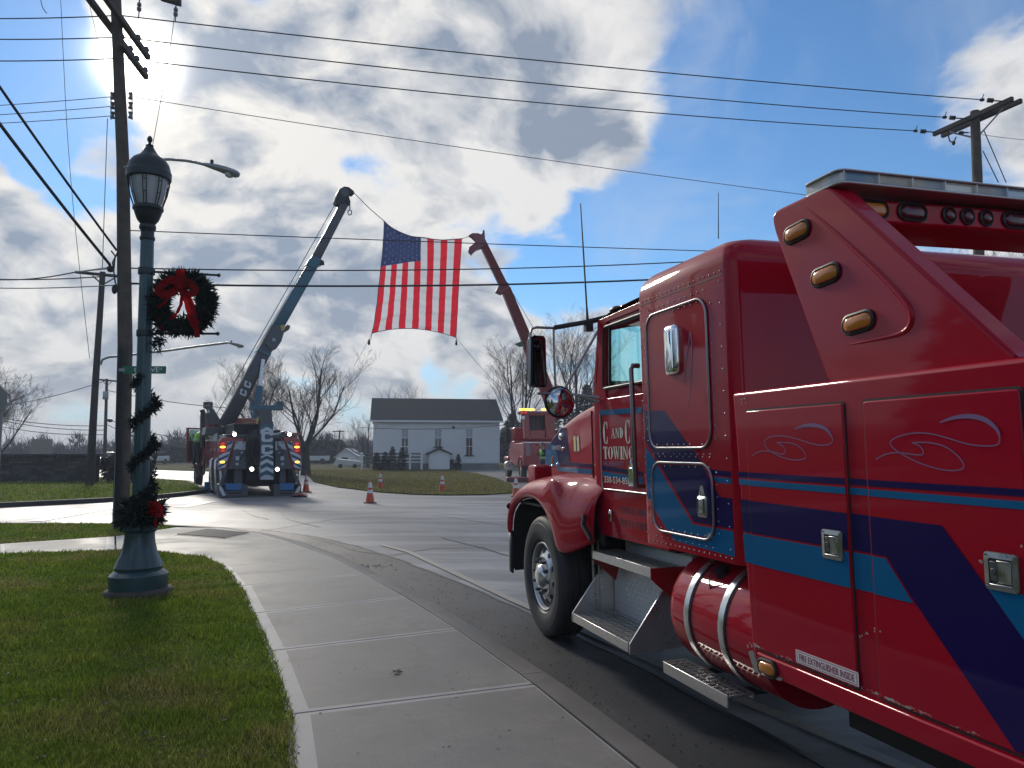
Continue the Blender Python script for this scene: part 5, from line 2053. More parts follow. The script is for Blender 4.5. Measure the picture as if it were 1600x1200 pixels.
# the far wood on the hill: one mass of thin trees
def far_wood():
    protos = []
    for s_ in range(5):
        tr, cr = bare_tree(200 + s_, 9.0, .16, spread=.55, fork=.25, limbs=4, dense=.8, maxd=3, sides=3, up=.2)
        v = np.array([tuple(q) for q in tr.v + cr.v])
        f = []
        for fc in tr.f + [tuple(i + len(tr.v) for i in q) for q in cr.f]:
            if len(fc) == 4:
                f.append(fc)
        # brushwood: twig masses too fine to tell apart, as upright slivers
        bs, bf = [], []
        rb = random.Random(300 + s_)
        for i in range(130):
            a, z = rb.uniform(0, 6.28), 7.6 * rb.random() ** .8
            rr_ = 2.3 * math.sqrt(rb.random()) * (1.0 if z < 4.5 else (8.6 - z) / 4.1)
            q = Vector((rr_ * math.cos(a), rr_ * math.sin(a), z))
            u = Vector((rb.uniform(-1, 1), rb.uniform(-1, 1), 0)).normalized() * rb.uniform(.04, .13)
            h = Vector((rb.uniform(-.5, .5), rb.uniform(-.5, .5), rb.uniform(.4, 1.2)))
            o0 = len(v) + len(bs)
            bs += [tuple(q - u), tuple(q + u), tuple(q + u * .3 + h), tuple(q - u * .3 + h)]
            bf.append((o0, o0 + 1, o0 + 2, o0 + 3))
        v = np.concatenate([v, np.array(bs)])
        f = f + bf
        protos.append((v, np.array(f)))
    rg = np.random.default_rng(8)
    V, F, o = [], [], 0
    for i in range(2600):
        az = R(rg.uniform(-42, 9))
        Y = 118 + 260 * rg.random() ** 1.2
        x = math.tan(az) * Y
        v, f = protos[i % 5]
        a = rg.uniform(0, 2 * math.pi)
        s_ = rg.uniform(.75, 1.05)
        c, sn = math.cos(a) * s_, math.sin(a) * s_
        w_ = np.stack([v[:, 0] * c - v[:, 1] * sn + x, v[:, 0] * sn + v[:, 1] * c + Y, v[:, 2] * s_ * (.80 if Y < 200 else .62) + terrain_h(x, Y) - .2], 1)
        V.append(w_)
        F.append(f + o)
        o += len(v)
    V, F = np.concatenate(V), np.concatenate(F)
    me = bpy.data.meshes.new('far_wood')
    me.vertices.add(len(V))
    me.vertices.foreach_set('co', V.astype(np.float32).ravel())
    me.loops.add(F.size)
    me.loops.foreach_set('vertex_index', F.astype(np.int32).ravel())
    me.polygons.add(len(F))
    me.polygons.foreach_set('loop_start', np.arange(len(F), dtype=np.int32) * 4)
    me.polygons.foreach_set('loop_total', np.full(len(F), 4, dtype=np.int32))
    me.materials.append(FARTWIG)
    me.update()
    o_ = bpy.data.objects.new('far_wood', me)
    COL.objects.link(o_)
    o_['kind'] = 'stuff'
    print('far wood faces', len(F))
far_wood()

# ------------------------------------------------------------------ the white house
SIDING = bpy.data.materials.new('white_clapboard')
SIDING.use_nodes = True
_t = SIDING.node_tree
_k = N(_t)
_co = _k.new('ShaderNodeTexCoord').outputs['Object']
_s = _k.new('ShaderNodeSeparateXYZ')
_t.links.new(_co, _s.inputs[0])
_f = _k.math('FRACT', _k.math('MULTIPLY', _s.outputs[2], 8.0))
_b = _k.new('ShaderNodeBump')
_b.inputs['Strength'].default_value = .8
_b.inputs['Distance'].default_value = .02
_t.links.new(_f, _b.inputs['Height'])
_pp = _t.nodes['Principled BSDF']
_t.links.new(_b.outputs[0], _pp.inputs['Normal'])
_t.links.new(_k.mix(_k.ramp(_k.noise(_co, .8, 6, .6), .3, .7), (.80, .79, .78, 1), (.86, .85, .84, 1)), _pp.inputs['Base Color'])
_pp.inputs['Roughness'].default_value = .6
ROOFM = mat('dark_shingles', (.020, .021, .024), .85, var=(3, .45), bump=(14, .5, .02))
TRIM = mat('white_trim', (.76, .76, .77), .5)
FOUND = mat('foundation_block', (.26, .25, .24), .85, var=(2, .3))
DGLASS = mat('dark_window_glass', (.018, .02, .024), .08, spec=.6)
BLIND = mat('pale_window_blind', (.42, .43, .45), .6)
HY = 66.0
hL, hR = AY(585, 700, HY).x, AY(781, 700, HY).x
hEave = AY(680, 655, HY).z
house = empty('house', 'plain white clapboard house with dark roof and three tall windows across the road', 'house', ((hL + hR) / 2, HY, 0), (0, 0, R(9)))
cx = (hL + hR) / 2
hw = (hR - hL) / 2
D = 8.4
hRidge = AY(680, 625, HY + D / 2).z
b = B()
b.prism([(-hw, .0, .5), (-hw, D, .5), (-hw, D, hEave), (-hw, D / 2, hRidge - .12), (-hw, 0, hEave)], (2 * hw, 0, 0))
b.build('wall', SIDING, house)
b = B()
b.bx(-hw + .04, hw - .04, .04, D - .04, -.06, .5)
b.build('foundation', FOUND, house)
ov = .38
sl = (hRidge - hEave) / (D / 2)
for sg in (0, 1):
    y0, y1 = (-ov, D / 2) if sg == 0 else (D + ov, D / 2)
    b = B()
    b.prism([(-hw - .30, y0, hEave - ov * sl + .02), (-hw - .30, y1, hRidge + .02), (-hw - .30, y1, hRidge + .12), (-hw - .30, y0, hEave - ov * sl + .12)], (2 * hw + .60, 0, 0))
    b.build('roof', ROOFM, house)
b = B()
b.bx(-hw - .30, hw + .30, -ov - .03, -ov + .02, hEave - ov * sl - .10, hEave - ov * sl + .07)
b.build('eave_board', TRIM, house)
for sx in (-1, 1):
    b = B()
    b.bx(sx * (hw - .14), sx * (hw + .03), -.035, .10, .5, hEave)
    b.build('corner_board', TRIM, house)
def house_window(pxl, pxr, pyt, pyb, rows_, blind):
    x0, x1 = AY(pxl, 700, HY).x - cx, AY(pxr, 700, HY).x - cx
    z1, z0 = AY(700, pyt, HY).z, AY(700, pyb, HY).z
    fr = B()
    t = .07
    fr.bx(x0 - t, x0, -.05, .02, z0, z1)
    fr.bx(x1, x1 + t, -.05, .02, z0, z1)
    fr.bx(x0 - t - .03, x1 + t + .03, -.07, .02, z1, z1 + .10)
    xm = (x0 + x1) / 2
    fr.bx(xm - .02, xm + .02, -.03, .0, z0, z1)
    for r_ in range(1, rows_):
        zz = z0 + (z1 - z0) * r_ / rows_
        fr.bx(x0, x1, -.032, .0, zz - .03, zz + .03)
    f = fr.build('window', TRIM, house)
    sb = B()
    sb.bx(x0 - .14, x1 + .14, -.10, .02, z0 - .10, z0)
    sb.build('sill', ROOFM, f)
    for r_ in range(rows_):
        za, zb = z0 + (z1 - z0) * r_ / rows_, z0 + (z1 - z0) * (r_ + 1) / rows_
        for xa, xb in ((x0, xm), (xm, x1)):
            g_ = B()
            g_.bx(xa, xb, -.012, -.006, za, zb)
            g_.build('pane', BLIND if r_ >= rows_ - blind else DGLASS, f)
house_window(628.5, 637.5, 671, 711, 3, 1)
house_window(679.8, 689, 671, 698, 2, 1)
house_window(728.5, 738, 670, 711, 3, 1)
# cellar entry with its own little gable
x0, x1 = AY(666, 700, HY - 1.6).x - cx, AY(698, 700, HY - 1.6).x - cx
zt = AY(680, 709, HY - 1.6).z
b = B()
b.prism([(x0, -1.6, -.05), (x1, -1.6, -.05), (x1, -1.6, zt), ((x0 + x1) / 2, -1.6, zt + .35), (x0, -1.6, zt)], (0, 1.6, 0))
en = b.build('cellar_entry', SIDING, house)
b = B()
for sx, xa in ((-1, x0), (1, x1)):
    xm = (x0 + x1) / 2
    b.prism([(xm, -1.85, zt + .40), (xa + sx * .25, -1.85, zt - .08), (xa + sx * .25, -1.85, zt), (xm, -1.85, zt + .50)], (0, 1.85, 0))
b.build('entry_roof', ROOFM, en)
b = B()
b.bx(x0 + .12, x1 - .12, -1.64, -1.6, 0, zt - .12)
b.build('entry_door', WHITE, en)
b = B()
b.cyl((AY(708, 700, HY).x - cx, -.05, AY(700, 667, HY).z), (AY(708, 700, HY).x - cx, -.25, AY(700, 667, HY).z - .05), .08, .12)
b.build('flood_light', BLACK, house)
# grey rail fence of the ramp
GREYWOOD = mat('weathered_rail_wood', (.20, .195, .19), .85, var=(4, .3))
fe = empty('rail_fence', 'grey horizontal rail fence with white posts left of the cellar entry', 'fence', (cx, HY - 2.4, 0))
def fx(px):
    return AY(px, 700, HY - 2.4).x - cx
for i in range(5):
    b = B()
    z = .25 + i * .27
    b.bx(fx(567), fx(659), -.03, .03, z - .07, z + .07)
    b.build('rail', GREYWOOD, fe)
for px in (566, 641, 659):
    b = B()
    b.bx(fx(px) - .08, fx(px) + .08, -.07, .07, -.05, 1.45)
    b.build('post', TRIM, fe)
for i, (px, h) in enumerate(((589, 1.45), (602, 1.5), (613.5, 1.9), (628.5, 1.85))):
    t = empty('arborvitae', ['slim dark arborvitae leftmost in the row before the rail fence', 'slim dark arborvitae second from the left before the rail fence',
                             'tall dark arborvitae third from the left before the rail fence', 'dark arborvitae nearest the cellar entry of the white house'][i], 'shrub', at(px, HY - 6.0), group='arborvitae before the fence')
    tr, cr = conifer(40 + i, h, .27, 900, 2.0)
    cr.v = [(v[0] * (1.0 + .9 * min(1, v[2] / h)), v[1] * (1.0 + .9 * min(1, v[2] / h)), v[2]) for v in cr.v]
    tr.build('trunk', BARK, t)
    cr.build('foliage', NEEDLE, t)
for px, w_, h in ((706, 1.0, .85), (716, .6, 1.3)):
    rg = random.Random(px)
    b = B()
    for i in range(420):
        a, e = rg.uniform(0, 6.28), rg.uniform(0, 1.5)
        q = Vector((math.cos(a) * math.cos(e) * w_ * .5, math.sin(a) * math.cos(e) * .4, math.sin(e) * h)) * rg.uniform(.6, 1)
        d = Vector((rg.uniform(-1, 1), rg.uniform(-1, 1), rg.uniform(-.3, 1))) * .14
        s_ = Vector((rg.uniform(-1, 1), rg.uniform(-1, 1), rg.uniform(-1, 1))) * .06
        b.add([q - s_, q + s_, q + d], [(0, 1, 2)])
    o = b.build('shrub', NEEDLE)
    o.location = at(px, HY - .9)
    tag(o, 'low dark shrub against the house wall beside the cellar entry' if px == 706 else 'taller thin shrub against the house wall under the wall lamp', 'shrub')

# things far down the left road and beside the house
def small_car(px, Y, rz, colr, label, z=0):
    t = empty('parked_car', label, 'car', at(px, Y, z), (0, 0, rz), 'far parked cars')
    cm_ = mat('car_paint', colr, .3, coat=.6)
    b = B()
    b.prism([(0, -2.2, .35), (0, 2.2, .35), (0, 2.25, .75), (0, 1.2, .92), (0, -2.2, .95)], (1.7, 0, 0))
    b.v = [(v[0] - .85, v[1], v[2]) for v in b.v]
    b.build('body', cm_, t, bevel=.06)
    b = B()
    b.prism([(0, -1.9, .95), (0, 1.1, .93), (0, .5, 1.42), (0, -1.5, 1.45)], (1.5, 0, 0))
    b.v = [(v[0] - .75, v[1], v[2]) for v in b.v]
    b.build('cabin', DGLASS, t, bevel=.05)
    for x in (-.8, .8):
        for y in (-1.4, 1.4):
            b = B()
            b.cyl((x - .08, y, .32), (x + .08, y, .32), .32, n=12)
            b.build('wheel', RUBBER, t)
    for x in (-.6, .6):
        b = B()
        b.ball((x, 2.24, .68), (.14, .05, .09), 8, 5)
        b.build('headlight', mat('lit_headlight', (.9, .9, .85), .2, emit=((1, .95, .8), 1.2)), t)
small_car(172, 86, R(180), (.5, .5, .5), 'grey car far down the left road seen beside the leaning pole')
small_car(238, 92, R(170), (.6, .6, .6), 'light car far down the left road just right of the lamp post')
small_car(487, 96, R(100), (.62, .62, .60), 'white car parked far off beside the broad bare tree')
bn = empty('shed', 'small white gabled shed far off between the broad bare tree and the rail fence', 'shed', at(541, 84))
b = B()
b.prism([(-1.1, 0, -.1), (1.1, 0, -.1), (1.1, 0, 1.0), (-.1, 0, 1.75), (-1.1, 0, .9)], (0, 4, 0))
b.build('wall', WHITE, bn)
b = B()
b.prism([(-1.3, -.15, .75), (-.1, -.15, 1.72), (1.3, -.15, .88), (1.3, -.15, 1.0), (-.1, -.15, 1.86), (-1.3, -.15, .87)], (0, 4.3, 0))
b.build('roof', mat('pale_shed_roof', (.5, .5, .5), .6), bn)
b = B()
b.bx(-.5, .2, -.03, 0, .25, .85)
b.build('window', DGLASS, bn)
tl = empty('trailer', 'low pale trailer on the grass in front of the white shed', 'trailer', at(541, 70))
b = B()
b.prism([(-1.2, 0, .25), (1.3, 0, .25), (1.3, 0, .60), (-.9, 0, .85)], (0, 1.6, 0))
b.build('body', mat('pale_trailer', (.62, .61, .58), .5), tl, bevel=.03)
for x in (-.5, .8):
    b = B()
    b.cyl((x, .1, .2), (x, -.05, .2), .2, n=10)
    b.build('wheel', RUBBER, tl)
# dark hedge line far down the road
HEDGE = mat('dark_hedge', (.020, .020, .016), .95, var=(1.5, .5))
def hedge(name, p0, p1, h, wd, label, n=2600, seed=4, m=None):
    rg = random.Random(seed)
    b = B()
    p0, p1 = Vector(p0), Vector(p1)
    for i in range(n):
        t = rg.random()
        q = p0.lerp(p1, t) + Vector((rg.uniform(-wd, wd), rg.uniform(-wd, wd), h * (rg.random() ** .6) * (.85 + .2 * math.sin(t * 37))))
        s_ = Vector((rg.uniform(-1, 1), rg.uniform(-1, 1), rg.uniform(-1, 1))) * h * .13
        d = Vector((rg.uniform(-1, 1), rg.uniform(-1, 1), rg.uniform(0, 1))) * h * .25
        b.add([q - s_, q + s_, q + d], [(0, 1, 2)])
    o = b.build(name, m or HEDGE)
    return tag(o, label, 'hedge')
hedge('hedge', at(205, 98), at(345, 100), 1.9, 1.2, 'long dark hedge at the end of the left road below the hill')
hedge('hedge', at(487, 104), at(530, 104), 2.6, 1.0, 'dark hedge between the broad bare tree and the white shed', 1200, 9)
hedge('bush', (-19.3, 36.9, .1), (-17.6, 37.3, .1), 1.15, .35, 'brown bush at the right end of the low stone wall', 1500, 5, mat('brown_bush', (.05, .034, .022), .95, var=(3, .4)))

# ------------------------------------------------------------------ utility poles
POLE = mat('weathered_pole_wood', (.115, .090, .068), .85, var=(3, .45), bump=(18, .5, .01))
DARKPOLE = mat('dark_pole_wood', (.060, .050, .042), .85, var=(3, .4), bump=(18, .5, .01))
PORC = mat('grey_insulator', (.16, .16, .17), .3)
CABLE = mat('black_cable', (.012, .012, .013), .5)
WIRE = mat('grey_wire', (.05, .05, .055), .5)
GALV = mat('galvanised_steel', (.30, .31, .31), .45, .7)

YP = 15.24
pole = empty('utility_pole', 'tall wooden utility pole with double crossarms rising behind the green lamp post', 'utility pole', G(188, 832, .05))
pp = [AY(px, py, YP) for px, py in ((189, 832), (195.5, 540), (192, 250), (181, 0), (174, -150))]
pp[0].z = .0
pl0 = Vector(pole.location)
def loc(o, pts):
    return [Vector(p) - Vector(o.location) for p in pts]
b = B()
b.tube(loc(pole, pp), [.150, .140, .122, .105, .095], 14)
b.build('pole_shaft', POLE, pole, smooth=60)
b = B()
b.tube(loc(pole, [AY(182, 832, YP - .2), AY(186, 700, YP - .2), AY(190.5, 545, YP - .2)]), [.085, .075, .065], 8)
b.build('cable_riser', CHASSIS, pole, smooth=60)
b = B()
b.tube(loc(pole, [AY(176.5, 825, YP - .28), AY(181, 690, YP - .25), AY(188, 545, YP - .2)]), .012, 5)
b.build('ground_wire', GALV, pole)
ARM_D = Vector((math.sin(R(-6.3)), math.cos(R(-6.3)), 0))
def crossarm(o, far_px, z, side, length_near, length_far, wd=.05, h=.06, m=POLE, centre=None):
    c = centre
    b = B()
    s_ = Vector((ARM_D.y, -ARM_D.x, 0)) * side
    a, e = c - ARM_D * length_near + s_, c + ARM_D * length_far + s_
    q = ARM_D.to_track_quat('Y', 'Z').to_matrix()
    b.box((a + e) / 2 - Vector(o.location), (2 * wd, (e - a).length, 2 * h), q)
    return b.build('crossarm', m, o, bevel=.008)
for py_c, zadd in ((38, 0), (78, -.42)):
    c = AY(182 if py_c == 38 else 184, py_c, YP)
    for side in (-.17, .17):
        if py_c == 78 and side < 0:
            continue
        arm = crossarm(pole, None, 0, side, 1.8 if py_c == 38 else .3, 1.35 if py_c == 38 else 1.15, centre=c)
        for t in (1.22, .72):
            b = B()
            s_ = Vector((ARM_D.y, -ARM_D.x, 0)) * side
            p = c + ARM_D * (t if py_c == 38 else t - .15) + s_ - Vector(pole.location)
            b.lathe([(.03, .05), (.035, .08), (.065, .10), (.065, .12), (.04, .13), (.055, .15), (.04, .18)], p, (0, 0, 1), 10)
            b.build('insulator', PORC, arm, smooth=50)
for py in (150, 165, 180):
    for sx in (-1, 1):
        c = AY(190 + sx * 14, py, YP - .02) - Vector(pole.location)
        b = B()
        b.lathe([(.045, -.065), (.05, -.05), (.028, -.02), (.028, .02), (.05, .05), (.045, .065)], c, (0, 0, 1), 10)
        b.build('spool_insulator', PORC, pole, smooth=50)
b = B()
for sx in (-1, 1):
    a, e = AY(190 + sx * 16.5, 143, YP), AY(190 + sx * 16.5, 187, YP)
    b.tube(loc(pole, [a, e]), .012, 5)
b.build('spool_bracket', GALV, pole)
# upper side bracket with hanging insulators
b = B()
c0, c1 = AY(250, -3, YP - .5), AY(280, 5, YP - .5)
b.prism(loc(pole, [AY(248, -3, YP - .5), AY(280, 6, YP - .5), AY(280, -14, YP - .5), AY(248, -20, YP - .5)]), (0, .12, 0))
b.build('switch_arm', POLE, pole, bevel=.01)
for px, py in ((218, 0), (275, 8)):
    b = B()
    a = AY(px, py, YP - .45) - Vector(pole.location)
    b.lathe([(.015, .02), (.015, -.06), (.04, -.07), (.045, -.12), (.02, -.14), (.045, -.17), (.045, -.22), (.012, -.25), (.012, -.36)], a, (0, 0, 1), 8)
    b.build('hanging_insulator', PORC, pole, smooth=50)
# bracket lamp on the tall pole
def cobra(o, path, tip_dir, scale=1.0, r=.024):
    b = B()
    b.tube(loc(o, path), r, 8)
    arm = b.build('lamp_arm', GALV, o, smooth=60)
    e = path[-1] - Vector(o.location)
    d = Vector(tip_dir).normalized()
    rows = []
    up = Vector((0, 0, 1))
    s_ = d.cross(up).normalized()
    for t, w_, hu, hd in ((0, .05, .045, .04), (.10, .06, .06, .06), (.30, .10, .085, .095), (.50, .135, .075, .14), (.64, .13, .05, .15), (.72, .09, .03, .11), (.745, .04, .01, .05)):
        c = e + d * t * scale
        rows.append([c + s_ * (w_ * math.cos(a)) * scale + up * ((hu if math.sin(a) > 0 else hd) * math.sin(a)) * scale * .8 for a in [2 * math.pi * i / 12 for i in range(12)]])
    b = B()
    b.grid(rows, 0, True)
    b.add(rows[-1], [tuple(range(12))])
    b.build('lamp_head', GALV, arm, smooth=60, fix=True)
    b = B()
    b.ball(e + d * .54 * scale + up * -.075 * scale, (.10 * scale, .10 * scale, .075 * scale), 12, 6)
    b.build('lamp_glass', mat('lamp_refractor', (.55, .55, .50), .2), arm, smooth=80)
    b = B()
    b.cyl(e + d * .16 * scale + up * .04 * scale, e + d * .16 * scale + up * .13 * scale, .035 * scale, n=8)
    b.build('photo_cell', BLACK, arm)
cobra(pole, [AY(px, py, YP - .1) for px, py in ((194, 262), (215, 255), (240, 250), (265, 249), (290, 251), (305, 253.5), (319, 257))], AY(373, 270, YP - .1) - AY(319, 257, YP - .1), 1.0, .030)
# thin wires to the ground and between things
def wire(name, p0, p1, sag, r, label, group, m=CABLE, n=20):
    p0, p1 = Vector(p0), Vector(p1)
    b = B()
    pts = []
    for i in range(n + 1):
        t = i / n
        pts.append(p0.lerp(p1, t) - Vector((0, 0, 4 * sag * t * (1 - t))))
    b.tube(pts, r, 5)
    return tag(b.build(name, m, smooth=80), label, 'wire', group)

# street name sign on the tall pole
sg = empty('street_sign', 'green street name sign reaching out to the right from behind the lamp post', 'street sign', AY(225, 578, YP - .25))
SIGNG = mat('sign_green', (.008, .14, .075), .4)
SIGNW = mat('sign_white', (.85, .85, .85), .4)
w0, w1 = AY(188, 578, YP - .25), AY(259.5, 578, YP - .25)
b = B()
hh = .075
b.prism([(p[0], 0, p[1]) for p in rrect(w0.x - sg.location.x, w1.x - sg.location.x, -hh, hh, .02, 3)], (0, .006, 0))
b.build('sign_blade', SIGNG, sg)
me = letters('GROVE', .095, .002, 1.12)
place_mesh(me, 'lettering', SIGNW, sg, (AY(229, 578, YP - .25).x - sg.location.x, -.003, -.042), (1, 0, 0), (0, 0, 1))
me = letters('ST', .045, .002, .9)
place_mesh(me, 'lettering', SIGNW, sg, (AY(251.5, 578, YP - .25).x - sg.location.x, -.003, -.004), (1, 0, 0), (0, 0, 1))
b = B()
b.bx(w0.x - sg.location.x - .02, w0.x - sg.location.x + .10, -.02, .12, -.03, .03)
b.build('sign_bracket', GALV, sg)

# far left leaning pole
FP0 = G(140, 758, .12)
YF = FP0.y
fpole = empty('utility_pole', 'leaning wooden utility pole left of the lamp post in front of the stone wall', 'utility pole', FP0)
b = B()
pts = [FP0 + Vector((0, 0, -.1)), AY(149, 600, YF), AY(160.5, 425, YF)]
b.tube(loc(fpole, pts), [.165, .14, .115], 12)
b.build('pole_shaft', DARKPOLE, fpole, smooth=60)
b = B()
a, e = AY(118, 425, YF), AY(188, 432, YF)
b.tube(loc(fpole, [a, e]), .07, 4)
b.build('crossarm', DARKPOLE, fpole)
b = B()
b.tube(loc(fpole, [AY(145, 431, YF), AY(158, 443, YF)]), .03, 4)
b.tube(loc(fpole, [AY(178, 435, YF), AY(164, 443, YF)]), .03, 4)
b.build('arm_brace', DARKPOLE, fpole)
cobra(fpole, [AY(px, py, YF) for px, py in ((157, 570), (160, 562), (170, 558), (200, 555), (260, 548), (310, 541), (356, 535.5))], AY(379, 540, YF) - AY(355, 535.5, YF), .95, .05)
# distant pole with transformer
DP = at(164.5, 64)
dpole = empty('utility_pole', 'small distant utility pole with a transformer can between the two nearer left poles', 'utility pole', DP)
b = B()
b.tube(loc(dpole, [Vector((DP[0], 64, -.2)), AY(167, 592, 64)]), [.16, .11], 8)
b.build('pole_shaft', DARKPOLE, dpole, smooth=60)
b = B()
b.tube(loc(dpole, [AY(154, 593, 64), AY(186, 596, 64)]), .07, 4)
b.tube(loc(dpole, [AY(160, 594, 64), AY(167, 603, 64), AY(176, 595, 64)]), .03, 4)
b.build('crossarm', DARKPOLE, dpole)
b = B()
c = AY(165, 618, 63.7) - Vector(dpole.location)
b.lathe([(.20, -.33), (.22, -.3), (.22, .30), (.18, .36), (.05, .38)], c, (0, 0, 1), 12)
b.build('transformer', GALV, dpole, smooth=40)
b = B()
b.ball(AY(172, 657, 63.6) - Vector(dpole.location), (.24, .2, .16), 8, 5)
b.build('splice_case', BLACK, dpole)
tp2 = empty('utility_pole', 'thin pale pole far off between the broad bare tree and the white shed', 'utility pole', at(528, 92))
b = B()
b.cyl((0, 0, 0), Vector(AY(531, 672, 92)) - Vector(tp2.location), .13, .1, 8)
b.build('pole_shaft', POLE, tp2)
b = B()
b.bx(-.7, .7, -.06, .06, AY(531, 674, 92).z - .06, AY(531, 674, 92).z + .06)
b.build('crossarm', POLE, tp2)

# right pole behind the near wrecker
YR = 20.5
rb_ = AY(1532, 704, YR)
rpole = empty('utility_pole', 'wooden utility pole with a double crossarm behind the light bar of the near wrecker', 'utility pole', (rb_.x, YR, 0))
rp = Vector(rpole.location)
zA = AY(1524, 183, YR).z
b = B()
b.tube(loc(rpole, [rp, AY(1527, 275, YR), AY(1523, 174, YR)]), [.16, .128, .118], 14)
b.build('pole_shaft', POLE, rpole, smooth=60)
ARM2 = (G(1467, 210, zA) - G(1588, 156, zA)).normalized()
L2 = (G(1467, 210, zA) - G(1588, 156, zA)).length
cmid = AY(1524, 186, YR)
for k, s_ in enumerate((-.16, .16)):
    b = B()
    sd_ = Vector((ARM2.y, -ARM2.x, 0)) * s_
    q = ARM2.to_track_quat('Y', 'Z').to_matrix()
    b.box(cmid + sd_ - rp + Vector((0, 0, .02)), (.10, L2 * 1.02, .125), q)
    b.build('crossarm', DARKPOLE, rpole, bevel=.008)
b = B()
for t in (-.8, .8):
    b.tube([cmid - rp + ARM2 * t - Vector((0, 0, .05)), cmid - rp - Vector((0, 0, .55))], .025, 4)
b.build('arm_brace', GALV, rpole)
RIGHT_AT = []
for t in (-.86, .10, .92):
    p = cmid + ARM2 * t * L2 / 2 + Vector((-.16, 0, .06))
    tow = Vector((-1, -.10, .02)).normalized()
    b = B()
    b.tube([p - rp, p + tow * .30 - rp], .018, 5)
    b.lathe([(.03, 0), (.065, .03), (.04, .06), (.065, .09), (.04, .12), (.065, .15), (.03, .18)], p + tow * .30 - rp, tow, 10)
    b.ball(p + tow * .62 - rp, (.07, .05, .045), 8, 5)
    b.tube([p + tow * .62 - rp, p + tow * .56 - rp + Vector((0, 0, .16))], .012, 5)
    b.build('strain_insulator', CABLE, rpole, smooth=50)
    RIGHT_AT.append(p + tow * .60)
b = B()
p = cmid + ARM2 * .75 * L2 / 2 - rp
b.tube([p, p + Vector((.05, 0, -.28)), p + Vector((.22, .1, -.30)), p + Vector((.30, .1, -.12))], .02, 5)
b.ball(p + Vector((.22, .1, -.30)), (.05, .05, .07), 8, 5)
b.tube([AY(1513, 207, YR) - rp, AY(1500, 207, YR) - rp], .02, 5)
b.ball(AY(1502, 207.5, YR) - rp, (.09, .05, .05), 8, 5)
b.build('cutout_switch', CABLE, rpole)
wire('guy_wire', AY(1537, 203, YR), AY(1572, 285, YR + 1.5) * 1.0, 0, .014, 'upper guy wire running down right from the pole behind the light bar', 'guy wires of the right pole', WIRE, 6)
wire('guy_wire', AY(1536, 236, YR), AY(1560, 285, YR + 1.0) * 1.0, 0, .014, 'lower guy wire running down right from the pole behind the light bar', 'guy wires of the right pole', WIRE, 6)
wire('overhead_wire', AY(1512, 207, YR), AY(1700, 222, YR + 8), .1, .008, 'thin overhead wire leaving to the right below the crossarm of the right pole', 'overhead wires', WIRE)

# the long overhead lines -----------------------------------------------------------------
LEFT_AT = [AY(186, 24, YP), AY(188, 58, YP), AY(188, 91, YP)]
nm = ['topmost long wire crossing the whole sky to the right pole', 'second wire from the top crossing the sky to the right pole', 'third wire from the top crossing the sky to the right pole']
for i in range(3):
    wire('overhead_wire', LEFT_AT[i], RIGHT_AT[i], (.10, .14, .16)[i], .0135, nm[i], 'overhead wires')
    wire('overhead_wire', LEFT_AT[i], AY(-260, (20, 50, 85)[i], YP + 1), .1, .0125, ['topmost', 'second', 'third'][i] + ' of the long wires leaving to the left of the tall pole', 'overhead wires')
wire('overhead_wire', AY(205, 151, YP), AY(1535, 338, YR), .12, .008, 'thin pale wire sloping down from the spool insulators to behind the light bar', 'overhead wires', WIRE)
for i, py in enumerate((151, 166, 181)):
    wire('overhead_wire', AY(176, py, YP), AY(-250, py + (25, 24, 20)[i], YP + 2), .05, .008, ['upper', 'middle', 'lower'][i] + ' of three thin wires left of the spool insulators', 'overhead wires', WIRE)
wire('overhead_wire', AY(198, 360, YP), AY(1535, 404, YR), .04, .011, 'wire that passes just above the stars of the flag', 'overhead wires')
wire('overhead_wire', AY(200, 419, YP), AY(1535, 372, YR), .34, .014, 'wire that crosses the upper stripes of the flag', 'overhead wires')
wire('overhead_wire', AY(198, 443, YP), AY(1535, 398, YR), .34, .022, 'thick black cable that crosses the middle of the flag', 'overhead wires')
wire('overhead_wire', AY(182, 391, YP), AY(-90, 5, YP - 5), .05, .024, 'upper of two thick black cables coming down from the left to the tall pole', 'overhead wires')
wire('overhead_wire', AY(172, 414, YP), AY(-70, 100, YP - 4), .05, .030, 'lower of two thick black cables coming down from the left to the tall pole', 'overhead wires')
wire('overhead_wire', AY(174, 418, YP), AY(118, 425, YF), .0, .028, 'cable between the tall pole and the crossarm of the leaning pole', 'overhead wires')
wire('overhead_wire', AY(118, 425, YF), AY(-120, 416, YF + 4), .5, .030, 'upper cable leaving to the left from the crossarm of the leaning pole', 'overhead wires')
wire('overhead_wire', AY(160, 432, YF), AY(-120, 428, YF + 4), .2, .030, 'lower cable leaving to the left from the crossarm of the leaning pole', 'overhead wires')
wire('overhead_wire', AY(186, 445, YP), AY(-120, 443, YP + 6), .1, .012, 'wire leaving left from the tall pole below the crossarm of the leaning pole', 'overhead wires')
b = B()
b.ball((0, 0, 0), (.085, .06, .075), 8, 5)
o = b.build('cable_clamp', CABLE, None, smooth=60)
o.location = AY(173, 420, YP)
tag(o, 'dark cable clamp hanging where the thick cables meet the tall pole', 'cable clamp')
b = B()
for q in (((174, 392), (180, 400), (178, 420)), ((184, 394), (176, 410), (180, 440), (186, 462))):
    b.tube([AY(px, py, YP - .12) for px, py in q], .016, 5)
b.ball(AY(179, 452, YP - .12), (.06, .05, .10), 8, 5)
tag(b.build('cable_loop', CABLE, smooth=60), 'tangle of cable loops on the left flank of the tall pole', 'cable')
